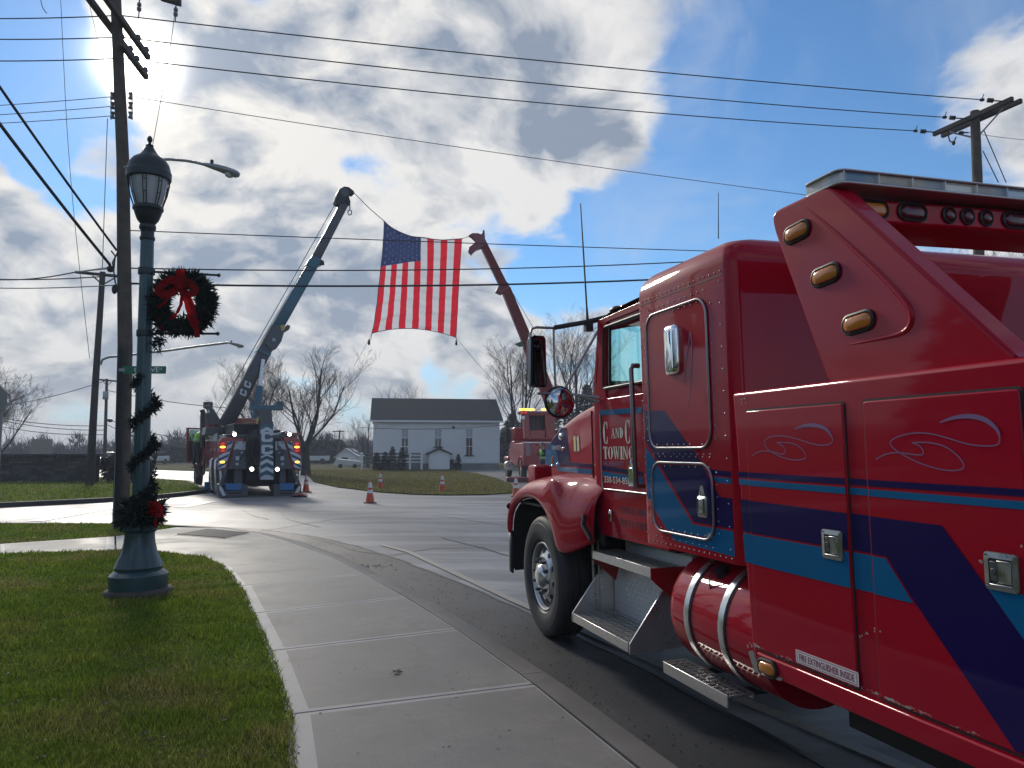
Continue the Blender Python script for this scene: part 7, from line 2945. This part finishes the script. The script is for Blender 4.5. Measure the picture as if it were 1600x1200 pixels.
# the clear part of the door: a real frame, so the pane can be looked through
dr.data.clear_geometry()
_b = B()
for pts in ([(291, 668), (316, 669), (316, 671.5), (295.5, 670.5), (296, 722), (292, 722)], [(296, 688.5), (316, 688.5), (316, 722), (296, 722)]):
    _b.prism([Q(px, py, dY) for px, py in pts], (0, .06, 0))
_me = bpy.data.meshes.new('cab_door')
_me.from_pydata(_b.v, [], _b.f)
_me.materials.append(REDD)
dr.data = _me
# slewing gear, counterweight frame and exhaust stack in front of it
b = B()
c = Q(353, 672, 4.0)
b.cyl((c.x + .6, 4.0, 2.1), (c.x + .6, 4.0, 2.45), .85, n=24)
b.build('turntable', DKGREY, rot, smooth=40)
part('turret_base', DKGREY, 3.4, [(322, 667), (350, 667), (372, 672), (372, 682), (320, 680)], 1.3, bevel=.03)
fr = part('winch_frame', GREYP, 3.5, [(319, 637), (323, 640), (326, 664), (349, 664), (335, 640), (331, 637), (329, 633), (319, 634)], .12, bevel=.02)
part('winch_frame', GREYP, 4.6, [(319, 637), (323, 640), (326, 664), (349, 664), (335, 640), (331, 637), (329, 633), (319, 634)], .12, bevel=.02)
part('winch_drum', CHASSIS, 3.62, [(323, 645), (334, 645), (344, 663), (327, 663)], .95)
b = B()
b.lathe([(.16, -.12), (.18, -.1), (.18, .1), (.16, .12)], Q(325, 633, 4.0), (0, 0, 1), 16)
b.build('stack_cap', GREYP, rot, smooth=40)
b = B()
b.tube([Q(316.5, 700, 5.2), Q(316.5, 652, 5.2), Q(317.5, 645, 5.2), Q(315.5, 640, 5.2)], .10, 10)
b.build('exhaust_stack', GREYP, rot, smooth=60)
part('decal', SILV, 3.49, [(324, 640.5), (327.5, 640.5), (327.5, 645.5), (324, 645.5)], .006, fr)
# crane cabin behind the boom foot
cb = part('crane_cabin', REDD, 5.0, [(368, 653), (400, 653), (398, 668), (368, 668)], 1.5, bevel=.04)
part('gold_pinstripe', mat('dull_gold_paint', (.40, .25, .10), .5), 4.99, [(378, 661), (395, 658.5), (396, 660), (380, 663.5)], .006, cb)
rbox('deck_gear', CHASSIS, -.9, .3, .6, 3.2, 2.16, 2.55)
part('roof_lamp_bar', SILV, 1.2, [(428, 677), (446, 674), (446, 677), (430, 680)], .2)
# boom: three telescopic sections with collars, head, hook, lift cylinder
YB = 3.6
bs = empty('tmp_anchor', 'x', 'x')
bpy.data.objects.remove(bs)
def boom_section(name, m, a, e, wa, we, depth, y):
    """box section between two picture points; wa/we widths in pixels"""
    A_, E_ = Q(*a, y), Q(*e, y)
    d = (E_ - A_).normalized()
    s_ = Vector((d.z, 0, -d.x)).normalized()
    sc = (Q(a[0] + 1, a[1], y) - A_).length
    b = B()
    hy = depth / 2
    rows = []
    for c, w_ in ((A_, wa), (E_, we)):
        h = w_ * sc / 2
        rows.append([c + s_ * h + Vector((0, -hy * .8, 0)), c + s_ * h * .82 + Vector((0, -hy, 0)), c - s_ * h * .82 + Vector((0, -hy, 0)), c - s_ * h + Vector((0, -hy * .8, 0)),
                     c - s_ * h + Vector((0, hy * .8, 0)), c - s_ * h * .82 + Vector((0, hy, 0)), c + s_ * h * .82 + Vector((0, hy, 0)), c + s_ * h + Vector((0, hy * .8, 0))])
    b.grid(rows, 0, True)
    b.add(rows[0], [tuple(range(7, -1, -1))])
    b.add(rows[1], [tuple(range(8))])
    return b.build(name, m, rot, fix=True, bevel=.012)
boom0 = boom_section('boom_base', GREYP, (351, 667), (432, 512), 23, 21, .55, YB)
b = B()
boom_section('boom_middle', TEAL, (424, 527), (494, 404), 18, 17, .44, YB)
boom_section('boom_tip', GREYP, (488, 414), (541, 312), 14, 13, .34, YB)
part('boom_collar', DKGREY, YB - .32, [(414, 537), (425, 515), (432, 508), (446, 512), (449, 507), (454, 509), (452, 515), (444, 519), (440, 533), (432, 545), (424, 548)], .64, bevel=.02)
part('collar_block', YELLOWP, YB - .34, [(438, 509), (443, 507), (446, 512), (443, 517), (440, 517)], .05)
b = B()
b.lathe([(.07, -.02), (.075, 0), (.055, .01), (.06, -.02)], Q(428, 531, YB - .34), (0, 1, 0), 16)
b.build('collar_ring', SILV, rot)
part('collar_band', TEAL, YB - .33, [(402, 547), (404, 545), (424, 553), (421, 558)], .66)
part('boom_collar', TEAL, YB - .26, [(479, 413), (484, 404), (500, 403), (506, 408), (505, 413), (497, 414), (492, 420)], .52, bevel=.02)
part('collar_bolt', CHASSIS, YB - .28, [(500, 408), (506, 407), (507, 414), (501, 414)], .08)
hd = part('boom_head', CHASSIS, YB - .22, [(524, 313), (527, 302), (531, 295), (538, 291), (545, 292), (553, 298), (554, 303), (548, 302), (545, 305), (548, 316), (546, 321), (539, 315), (531, 319), (526, 318)], .44, bevel=.02)
b = B()
b.lathe([(.17, -.24), (.19, -.22), (.15, 0), (.19, .22), (.17, .24)], Q(536, 303, YB), (0, 1, 0), 16)
b.build('head_sheave', DKGREY, hd, smooth=40)
b = B()
b.tube([Q(546.5, 318, YB - .25), Q(546.5, 327, YB - .25)], .025, 5)
b.tube([Q(546.5 + 3.0 * math.cos(a), 332 + 4 * math.sin(a), YB - .25) for a in [2 * math.pi * i / 12 for i in range(12)]], .022, 5, closed=True)
b.build('hook_ring', CHASSIS, hd, smooth=60)
b = B()
b.tube([Q(411, 562, YB - .35), Q(405.5, 606, YB - .6)], .075, 10)
b.build('cylinder_rod', ALU, rot, smooth=60)
b = B()
b.tube([Q(406, 604, YB - .6), Q(400, 655, YB - .9)], .15, 12)
b.build('lift_cylinder', TEAL, rot, smooth=60)
for i, (px, py) in enumerate(((380.3, 612.5), (387.2, 599.8))):
    o = block_c(-6, -5.5, 6, 5.5, YB, boom0, .01)
    # turn the letter along the boom
    A_, E_ = Q(351, 667, YB), Q(432, 512, YB)
    d = (E_ - A_).normalized()
    ang = math.atan2(d.z, d.x)
    c0_ = sum((Vector(v.co) for v in o.data.vertices), Vector()) / len(o.data.vertices)
    tgt = Q(px, py, YB - .28)
    mm = Matrix.Translation(tgt) @ Matrix.Rotation(-ang, 4, 'Y') @ Matrix.Translation(-c0_)
    o.data.transform(mm)
for a, e, r_, nm_ in (((338, 648), (524, 318), .014, 'hoist_rope'), ((401, 545), (484, 404), .012, 'hoist_rope')):
    b = B()
    b.tube([Q(*a, YB), Q(*e, YB)], r_, 5)
    b.build(nm_, CABLE, rot)
def mat4(o):
    return o.matrix_basis
WT_L = (Matrix.Translation(Vector(ro)) @ Matrix.Rotation(RH, 4, 'Z')) @ Q(553, 301, YB)
# hoses, chains and fittings that crowd the tail
rg = random.Random(17)
for i in range(11):
    x0 = rg.uniform(-.6, .6)
    if abs(x0 - .18) < .3:
        x0 -= .55
    z0, z1 = rg.uniform(1.6, 2.3), rg.uniform(.85, 1.5)
    b = B()
    b.tube(bez((x0, .0, z0), (x0 + rg.uniform(-.2, .2), -.18, z0 - .1), (x0 + rg.uniform(-.25, .25), -.20, z1 + .2), (x0 + rg.uniform(-.2, .2), 0, z1), 8), rg.uniform(.014, .024), 5)
    b.build('hydraulic_hose', rg.choice((BLACK, CABLE, DTEAL)), rot, smooth=60)
for i in range(16):
    x0, z0 = rg.uniform(-1.1, 1.1), rg.uniform(2.16, 2.42)
    rbox('deck_fitting', rg.choice((CHASSIS, DKGREY, REDD, SILV, DTEAL)), x0, x0 + rg.uniform(.12, .4), .2 + rg.random() * 1.5, 1.8 + rg.random(), 2.15, z0)
for i in range(8):
    x0, z0 = rg.uniform(-.6, .5), rg.uniform(1.0, 1.85)
    rbox('valve_block', rg.choice((DKGREY, GREYP, SILV, YELLOWP)), x0, x0 + rg.uniform(.05, .14), -.04, .06, z0, z0 + rg.uniform(.05, .12), bevel=.008)
# red tarp by the right rear foot
b = B()
rg = random.Random(3)
rows = []
for i in range(7):
    rows.append([Vector(G(456 + i * 4, 777 - 3 * j * .5, 0)) + Vector((0, 0, .02 + .10 * math.sin(i / 6 * math.pi) * (1 - abs(j - 1.5) / 2) + rg.uniform(0, .04))) for j in range(4)])
b.grid(rows)
o = b.build('folded_tarp', mat('dull_red_tarp', (.20, .035, .030), .7), smooth=60)
tag(o, 'dull red folded tarp on the road at the right rear foot of the boom wrecker', 'tarp')

# ------------------------------------------------------------------ the far red wrecker on the right
KH = R(9)
ko = Vector((1.95, 41.0, 0))
kt = empty('crane_wrecker', 'far red wrecker with raised red boom and lit amber beacons beside the white house', 'tow truck', ko, (0, 0, KH))
MK = Matrix.Rotation(KH, 3, 'Z')
KC = MK.transposed() @ (CAM - ko)
def K(px, py, y=0.0):
    d = MK.transposed() @ ray(px, py)
    return KC + d * ((y - KC.y) / d.y)
def kpart(name, m, y, pts, th, parent=None, bevel=None):
    b = B()
    b.prism([K(px, py, y) for px, py in pts], (0, th, 0))
    return b.build(name, m, parent or kt, bevel=bevel)
FADED = mat('pale_worn_red', (.40, .035, .035), .42, coat=.4, var=(2, .3))  # paler mottled red of the far wrecker's panels
xl = K(818, 700, 0).x
b = B()
b.bx(xl, xl + 2.5, 0, 3.4, .78, 2.0)
kb = b.build('body', FADED, kt, bevel=.03)
b = B()
b.bx(xl - .01, xl + 2.52, -.01, .5, 2.0, 2.05)
b.build('tread_deck', ALU, kt)
b = B()
b.bx(xl + .02, xl + 2.48, 3.42, 5.0, .85, 2.15)
b.build('cab', FADED, kt, bevel=.06)
b = B()
b.bx(xl + .06, xl + 2.4, 3.6, 4.9, 2.15, 2.95)
b.build('cab_top', REDD, kt, bevel=.10)
b = B()
b.bx(xl + .25, xl + 2.2, 5.0, 6.8, .8, 1.75)
b.build('hood', FADED, kt, bevel=.12)
b = B()
b.bx(xl - .05, xl + .4, 5.3, 6.8, 1.0, 1.25)
b.build('fender', FADED, kt, bevel=.08)
b = B()
b.cyl((xl - .05, 4.4, .72), (xl - .05, 5.0, .72), .28, n=16)
b.build('fuel_tank', ALU, kt, smooth=40)
def kwheel(x, y, sx):
    b = B()
    b.lathe([(.30, .0), (.50, .02), (.53, .07), (.53, .26), (.50, .31), (.32, .31), (.29, .26)], (x - sx * .31, y, .53), (sx, 0, 0), 24)
    w_ = b.build('wheel', RUBBER, kt, smooth=40)
    b = B()
    b.lathe([(.29, .27), (.27, .22), (.13, .20), (.12, .28), (.05, .30)], (x - sx * .31, y, .53), (sx, 0, 0), 20)
    b.build('rim', ALU, w_, smooth=40)
for y in (1.0, 6.0):
    kwheel(xl - .02, y, -1)
    kwheel(xl + 2.52, y, 1)
b = B()
b.bx(xl + .9, xl + 1.6, .1, 6.6, .5, .78)
b.build('frame', CHASSIS, kt)
# wheel arch rim at the rear left
b = B()
b.tube([(xl - .01, 1.0 + .66 * math.cos(a), .60 + .66 * math.sin(a)) for a in [math.pi * i / 12 for i in range(13)]], .05, 6)
b.build('arch_trim', RED, kt, smooth=60)
kpart('door_lettering', mat('faded_lettering', (.30, .22, .22), .5), -.006, [(822, 690), (829, 690), (829, 712), (822, 712)], .004, kb)
for px in (829, 839, 851, 861):
    b = B()
    b.ball(K(px, 695, -.01), (.045, .02, .045), 8, 5)
    b.build('round_lamp', DARKLENS, kb, smooth=80)
# pylon with rear opening, red lamps and amber beacons
for pts in ([(818, 645), (826, 645), (829, 685), (820, 685)], [(851, 645), (868, 645), (868, 685), (853, 685)], [(826, 645), (851, 645), (851, 649.5), (826, 649.5)], [(828.5, 672), (852, 672), (852, 686), (828.8, 686)]):
    kpart('pylon', FADED, .6, pts, .5, bevel=.03)
kpart('pylon_back', mat('dull_mesh_guard', (.10, .05, .05), .6), 1.0, [(826, 649), (852, 649), (852, 673), (826, 673)], .02)
for px in (832, 837.5, 843, 848.5):
    kpart('guard_bar', BLACK, .95, [(px - .5, 649), (px + .5, 649), (px + .5, 673), (px - .5, 673)], .03)
kpart('head_board', FADED, .55, [(811, 642.5), (868, 642.5), (868, 647), (811, 647)], .55, bevel=.03)
for px in (815.5, 821.5):
    b = B()
    b.ball(K(px, 644.8, .54), (.07, .03, .07), 10, 6)
    b.build('red_lamp', LAMPR, kt, smooth=80)
for px, w_ in ((815, .14), (821.5, .14), (826, .10), (831.5, .14), (849.5, .14), (858, .12)):
    b = B()
    b.ball(K(px, 639.8, .8), (w_, .10, .06), 10, 6)
    b.build('amber_beacon', LAMPA, kt, smooth=80)
kpart('tow_lamp', REFL, .5, [(814.5, 650), (820, 650), (820, 655), (814.5, 655)], .1)
# side mirror of the far cab
b = B()
q = K(793.5, 681, 4.9)
b.bx(q.x - .13, q.x + .13, 4.9, 5.0, q.z - .42, q.z + .40)
b.tube([q + Vector((.1, .05, .3)), q + Vector((.7, .1, .25))], .02, 5)
b.tube([q + Vector((.1, .05, -.3)), q + Vector((.7, .1, -.3))], .02, 5)
b.build('side_mirror', BLACK, kt)
# boom
def kboom(name, m, a, e, wa, we, depth, y0, y1):
    A_, E_ = K(*a, y0), K(*e, y1)
    d = (E_ - A_).normalized()
    s_ = Vector((d.z, 0, -d.x)).normalized()
    sc = (K(a[0] + 1, a[1], y0) - A_).length
    hy = depth / 2
    b = B()
    rows = []
    for c, w_ in ((A_, wa), (E_, we)):
        h = w_ * sc / 2
        rows.append([c + s_ * h + Vector((0, -hy, 0)), c - s_ * h + Vector((0, -hy, 0)), c - s_ * h + Vector((0, hy, 0)), c + s_ * h + Vector((0, hy, 0))])
    b.grid(rows, 0, True)
    b.add(rows[0], [(3, 2, 1, 0)])
    b.add(rows[1], [(0, 1, 2, 3)])
    return b.build(name, m, kt, fix=True, bevel=.02)
BOOMR = mat('boom_red_paint', (.20, .016, .020), .42, coat=.3)
kboom('boom_base', BOOMR, (872, 655), (826, 538), 20, 18, .5, 1.6, .2)
kboom('boom_upper', BOOMR, (830, 548), (790, 452), 16, 14, .42, .25, -.9)
kboom('boom_tip', BOOMR, (792, 457), (753, 378), 12.5, 11, .34, -.85, -1.9)
kpart('boom_collar', BOOMR, -1.1, [(775, 455), (778, 448), (793, 440), (797, 449), (784, 459)], .5, bevel=.02)
kpart('boom_head', BOOMR, -2.1, [(732, 391), (733, 386), (741, 380), (744, 376), (737, 369), (733, 367), (738, 364), (747, 364), (752, 366), (755, 362), (757, 368), (759, 378), (760.5, 383), (756, 384), (752, 387), (744, 390), (737, 397)], .4, bevel=.02)
kpart('green_beacon', mat('green_boom_lamp', (.03, .09, .04), .4), -.1, [(806, 537), (815, 533), (821, 534), (821, 540), (812, 541)], .3)
b = B()
b.tube([K(758, 384, -1.95), K(833, 512, .1)], .014, 5)
b.tube([K(755.5, 360, -1.95), K(756.5, 372, -1.95)], .05, 5)
b.build('hoist_rope', CABLE, kt)
WT_R = (Matrix.Translation(ko) @ Matrix.Rotation(KH, 4, 'Z')) @ K(734, 367.5, -1.9)
# red load straps on the drive by the truck
b = B()
p = G(799, 753, .05)
b.box(p + Vector((.6, 0, .12)), (1.7, .5, .25), (0, 0, .1))
tag(b.build('tow_dolly', mat('dark_red_dolly', (.16, .02, .025), .5), bevel=.06), 'low dark red tow dolly on the drive beside the far red wrecker', 'tow dolly')

# ------------------------------------------------------------------ the flag
FRED, FWHT, FBLU = fabric('flag_red', (.74, .025, .045), .6), fabric('flag_white', (.74, .74, .77), .6), fabric('flag_blue', (.040, .060, .170), .55)
fTL, fTR, fBL, fBR = AY(596.5, 345.5, 31.6), AY(718, 372, 36.2), AY(577.5, 521.5, 31.9), AY(709.5, 528, 36.0)
flag = empty('flag', 'large American flag with vertical hanging stripes strung between the two booms', 'flag', (fTL + fTR + fBL + fBR) / 4)
FO = Vector(flag.location)
# the edges sag between the corners as in the picture
topm, botm, lefm, rigm = AY(650, 371.5, 33.6), AY(645, 513.5, 33.9), AY(588.5, 440, 31.7), AY(713.5, 450, 36.1)
def quad3(a, m_, e, t):
    """parabola through a, m_ (t=.5) and e"""
    c = m_ * 2 - (a + e) * .5
    return a * (1 - t) ** 2 + c * 2 * t * (1 - t) + e * t * t
def flag_pt(u, v):
    """u across (0 left), v down (0 top)"""
    T_ = quad3(fTL, topm, fTR, u)
    B_ = quad3(fBL, botm, fBR, u)
    L_ = quad3(fTL, lefm, fBL, v)
    R_ = quad3(fTR, rigm, fBR, v)
    bil = (fTL * (1 - u) + fTR * u) * (1 - v) + (fBL * (1 - u) + fBR * u) * v
    p = T_ * (1 - v) + B_ * v + L_ * (1 - u) + R_ * u - bil
    wv = .045 * math.sin(v * 30 + 2.6 * math.sin(u * 6)) * (.3 + .7 * v) + .10 * math.sin(u * 8 + v * 3.5 + .8 * math.sin(v * 6)) + .05 * math.sin(u * 19 + v * 9) * (1 - v) + .02 * math.sin(v * 75 + u * 9)
    return p + Vector((.1, wv, .0))
NS = 13
def vb(u):
    return .366 - .130 * u * 13 / 7
for k in range(NS):
    u0, u1 = k / NS, (k + 1) / NS
    v0 = vb(u0) if k < 7 else 0.0
    n = 90 if v0 == 0 else 60
    b = B()
    b.grid([[flag_pt(u0 + (u1 - u0) * j / 2, (vb(u0 + (u1 - u0) * j / 2) if k < 7 else 0) * (1 - i / n) + i / n) - FO for j in range(3)] for i in range(n + 1)])
    b.build('stripe', FRED if k % 2 == 0 else FWHT, flag, smooth=180)
b = B()
b.grid([[flag_pt(7 / NS * j / 16, vb(7 / NS * j / 16) * i / 24) - FO for j in range(17)] for i in range(25)])
can = b.build('canton', FBLU, flag, smooth=180)
# 50 stars on both faces
for r_ in range(9):
    for c_ in range(6 if r_ % 2 == 0 else 5):
        uu = 7 / NS * (r_ + 1) / 10
        vv = vb(uu) * ((c_ * 2 + (r_ % 2)) + 1) / 12
        c = flag_pt(uu, vv) - FO
        ex = (flag_pt(uu + .01, vv) - flag_pt(uu, vv)).normalized()
        ez = (flag_pt(uu, vv - .01) - flag_pt(uu, vv)).normalized()
        nn = ex.cross(ez).normalized()
        b = B()
        for s_ in (-1, 1):
            pts = [c + nn * s_ * .012]
            for i in range(10):
                rr_ = .085 if i % 2 == 0 else .036
                a = math.pi / 2 + i * math.pi / 5
                pts.append(c + nn * s_ * .012 + ex * rr_ * math.cos(a) + ez * rr_ * math.sin(a))
            b.add(pts, [(0, i + 1, (i + 1) % 10 + 1) for i in range(10)])
        b.build('star', FWHT, can)
b = B()
edge = [flag_pt(0, i / 30) - FO for i in range(31)]
b.tube([flag_pt(i / 30, 0) - FO for i in range(31)], .022, 5)
b.tube(edge, .016, 5)
b.tube([flag_pt(i / 30, 1) - FO for i in range(31)], .016, 5)
b.tube([flag_pt(1, i / 30) - FO for i in range(31)], .016, 5)
b.build('hem', mat('flag_hem', (.10, .08, .10), .8), flag)
for k, (a, e, lb) in enumerate(((WT_L, flag_pt(0, 0), 'rope from the left boom head to the upper left corner of the flag'), (WT_R, flag_pt(1, 0), 'rope from the right boom head to the upper right corner of the flag'),
                                (flag_pt(0, 1), AY(553, 572, 30.5), 'thin line falling from the lower left corner of the flag'), (flag_pt(1, 1), AY(768, 592, 38.5), 'thin line falling from the lower right corner of the flag'))):
    b = B()
    b.tube([a, a.lerp(e, .5) - Vector((0, 0, .05)), e], .016 if k < 2 else .008, 5)
    tag(b.build('flag_rope', WIRE, smooth=60), lb, 'rope', 'flag ropes')
for a, px, py, Y, lb in ((flag_pt(0, 1), 576.5, 536, 31.9, 'small dark weight hanging under the lower left flag corner'), (flag_pt(1, 1), 713, 537, 36.0, 'small dark weight hanging under the lower right flag corner')):
    c = AY(px, py, Y)
    b = B()
    b.tube([a, a.lerp(c, .5) + Vector((.03, 0, 0)), c], .012, 4)
    b.ball(c, (.06, .06, .09), 8, 6)
    b.lathe([(.03, .08), (.045, .10), (.02, .16)], c, (0, 0, 1), 8)
    tag(b.build('flag_weight', CHASSIS, smooth=60), lb, 'weight', 'flag weights')

# ------------------------------------------------------------------ people
SKIN = mat('skin', (.36, .20, .14), .5)
HAIR = mat('grey_brown_hair', (.10, .08, .065), .8)
HIVIS = mat('hi_vis_yellow_green', (.24, .56, .02), .6, emit=None)
DARKC = mat('dark_work_clothes', (.020, .021, .026), .8)
JEAN = mat('dark_trousers', (.040, .040, .048), .85)
def skin_mesh(name, verts, edges, radii, m, parent, root=0, levels=2):
    me = bpy.data.meshes.new(name)
    me.from_pydata(verts, edges, [])
    me.materials.append(m)
    o = bpy.data.objects.new(name, me)
    COL.objects.link(o)
    o.parent = parent
    sk = o.modifiers.new('skin', 'SKIN')
    sk.use_smooth_shade = True
    me.skin_vertices if me.skin_vertices else None
    if not me.skin_vertices:
        bm = bmesh.new()
        bm.from_mesh(me)
        bm.verts.layers.skin.verify()
        bm.to_mesh(me)
        bm.free()
    sv = me.skin_vertices[0].data
    for i, r_ in enumerate(radii):
        sv[i].radius = r_ if isinstance(r_, tuple) else (r_, r_)
        sv[i].use_root = i == root
    ss = o.modifiers.new('round', 'SUBSURF')
    ss.levels = ss.render_levels = levels
    return o
def person(label, base, rz, lean, joints_arm, group='people in hi-vis vests', sleeves=None):
    """standing figure, metres, facing +y; lean: how far the trunk bends forward; joints_arm: (elbow, wrist) per arm"""
    p = empty('person', label, 'person', base, (0, 0, rz), group)
    hip = Vector((0, 0, .94))
    def up(h):
        a = lean * min(1, h / .5)
        return hip + Vector((0, math.sin(a) * h, math.cos(a) * h))
    chest, sh, neck, head = up(.28), up(.46), up(.53), up(.66)
    V, E, Rr = [], [], []
    def add(v, r_, to=None):
        V.append(tuple(v))
        Rr.append(r_)
        if to is not None:
            E.append((to, len(V) - 1))
        return len(V) - 1
    h0 = add(hip, (.135, .115))
    w0_ = add(up(.14), (.125, .105), h0)
    c0_ = add(chest, (.15, .115), w0_)
    s0_ = add(sh, (.115, .085), c0_)
    n0_ = add(neck, .055, s0_)
    k0_ = add(up(.60), (.075, .085), n0_)
    k1_ = add(up(.68), (.083, .10), k0_)
    k2_ = add(up(.765), (.06, .07), k1_)
    for k, sx in enumerate((-1, 1)):
        el, wr = joints_arm[k]
        a0 = add(sh + Vector((sx * .17, 0, -.015)), .062, s0_)
        a1 = add(el, .045, a0)
        a2 = add(wr, .032, a1)
        hd_ = (Vector(wr) - Vector(el)).normalized()
        hp_ = Vector(wr) + hd_ * .07
        a3 = add(hp_, (.034, .022), a2)
        sp = hd_.cross(Vector((0, 0, 1)))
        sp = sp.normalized() if sp.length > .1 else Vector((1, 0, 0))
        for f in range(4):
            q0 = hp_ + hd_ * .03 + sp * (f - 1.5) * .019
            f0 = add(q0, .009, a3)
            f1 = add(q0 + hd_ * (.035, .042, .04, .03)[f] + Vector((0, 0, -.006)), .0085, f0)
            add(q0 + hd_ * (.058, .07, .066, .05)[f] + Vector((0, 0, -.022)), .007, f1)
        t0 = add(Vector(wr) + hd_ * .04 + sp * .045, .010, a2)
        add(Vector(wr) + hd_ * .085 + sp * .058, .009, t0)
        l0 = add(hip + Vector((sx * .095, 0, -.08)), .095, h0)
        l1 = add((sx * .11, .03, .50), .063, l0)
        l2 = add((sx * .12, 0, .10), .045, l1)
        l3 = add((sx * .13, .02, .045), (.045, .042), l2)
        add((sx * .15, .17, .035), (.042, .030), l3)
    skin_mesh('body', V, E, Rr, SKIN, p, 0, 1)
    # clothes follow the body: trousers, sleeves, vest
    def cloth(name, vs, es, rs, m):
        skin_mesh(name, [tuple(v) for v in vs], es, rs, m, p, 0, 1)
    cloth('trousers', [hip, hip + Vector((-.1, 0, -.08)), (-.11, .03, .50), (-.12, 0, .09), hip + Vector((.1, 0, -.08)), (.11, .03, .50), (.12, 0, .09), up(.10)],
          [(0, 1), (1, 2), (2, 3), (0, 4), (4, 5), (5, 6), (0, 7)], [(.15, .13), .11, .082, .072, .11, .082, .072, (.145, .125)], JEAN)
    cloth('sweater', [up(.06), chest, sh, sh + Vector((-.17, 0, -.01)), joints_arm[0][0], joints_arm[0][1], sh + Vector((.17, 0, -.01)), joints_arm[1][0], joints_arm[1][1]],
          [(0, 1), (1, 2), (2, 3), (3, 4), (4, 5), (2, 6), (6, 7), (7, 8)], [(.145, .125), (.162, .126), (.125, .095), .075, .060, .047, .075, .060, .047], sleeves or DARKC)
    cloth('hi_vis_vest', [up(-.02), up(.14), chest, up(.40), sh + Vector((-.10, 0, .0)), sh + Vector((.10, 0, .0))],
          [(0, 1), (1, 2), (2, 3), (3, 4), (3, 5)], [(.172, .15), (.168, .145), (.185, .145), (.15, .12), .088, .088], HIVIS)
    for z, dx in ((.10, 0),):
        b = B()
        c = up(z)
        b.lathe([(.178, -.025), (.182, 0), (.178, .025)], c, up(z + .1) - up(z), 20, sy=.86)
        b.build('reflective_band', SILV, p, smooth=40)
    b = B()
    hc = up(.705)
    b.ball(hc + Vector((0, -.015, .02)), (.088, .105, .105), 14, 8)
    b.v = [v for v in b.v]
    b.build('hair', HAIR, p, smooth=80)
    b = B()
    b.ball(hc + Vector((0, .055, -.025)), (.066, .055, .085), 12, 8)
    b.ball(hc + Vector((0, .112, -.03)), (.014, .02, .022), 8, 5)
    for sx in (-1, 1):
        b.ball(hc + Vector((sx * .088, 0, -.02)), (.014, .02, .032), 8, 5)
    fc = b.build('face', SKIN, p, smooth=80)
    b = B()
    for sx in (-1, 1):
        b.ball(hc + Vector((sx * .028, .104, -.005)), (.011, .008, .007), 8, 5)
    b.ball(hc + Vector((0, .105, -.07)), (.022, .006, .006), 8, 5)
    b.build('eyes_and_mouth', BLACK, fc)
    return p
# by the open door of the boom wrecker, up on the cab step, leaning in
pdoor = Q(311.5, 731, 7.0)
pw = AY(307, 700, 31.0)
zstep = .95
person('person in a hi-vis jacket leaning in at the open door of the boom wrecker', (pw.x, pw.y, zstep), RH + R(-55), R(30),
       ((Vector((-.26, .36, 1.20)), Vector((-.20, .60, 1.30))), (Vector((.26, .34, 1.16)), Vector((.20, .58, 1.24)))), sleeves=HIVIS)
b = B()
_l = MR.transposed() @ (Vector((pw.x, pw.y, 0)) - Vector(ro))
b.bx(_l.x - .15, -1.22, _l.y - .22, _l.y + .22, zstep - .04, zstep)
b.build('cab_step', CHASSIS, rot)
p2 = AY(848, 700, 37.0)
person('person in a hi-vis vest with dark sleeves standing before the far red wrecker', (p2.x, 36.6, .22), R(120), R(4),
       ((Vector((-.27, .02, 1.14)), Vector((-.20, .24, 1.16))), (Vector((.25, .10, 1.15)), Vector((.10, .28, 1.24)))))

# ------------------------------------------------------------------ unseen dark evergreens, added for the near truck's paint to mirror
for i, (x, y, h) in enumerate(((-27, 15, 8.0), (-24, 11, 7.0), (-26, 7.5, 8.5), (-23, 4.0, 7.5), (-25, .0, 8.5), (-22, -4.5, 8.0), (-20, -9, 8.5), (-15, -13, 8.5), (-9, -16, 8.0), (-2, -18, 8.5))):
    plant_conifer(70 + i, (x, y, .1), h, 2.7, ('first', 'second', 'third', 'fourth', 'fifth', 'sixth', 'seventh', 'eighth', 'ninth', 'tenth')[i] + ' dark evergreen of the unseen screen added to darken the truck paint reflections', 'unseen evergreen screen added for paint reflections', 2600)

# ------------------------------------------------------------------ the air: thin haze that pales the far wood
hz = B()
hz.bx(-700, 700, -40, 700, -8.5, 26)
hz = hz.build('haze', None)
hz.data.materials.clear()
HZ = bpy.data.materials.new('haze')
HZ.use_nodes = True
_t = HZ.node_tree
_t.nodes.clear()
_v = _t.nodes.new('ShaderNodeVolumePrincipled')
_v.inputs['Color'].default_value = (.78, .86, 1.0, 1)
_v.inputs['Density'].default_value = .0012
_v.inputs['Anisotropy'].default_value = .2
_o = _t.nodes.new('ShaderNodeOutputMaterial')
_t.links.new(_v.outputs[0], _o.inputs['Volume'])
hz.data.materials.append(HZ)
hz['kind'] = 'stuff'
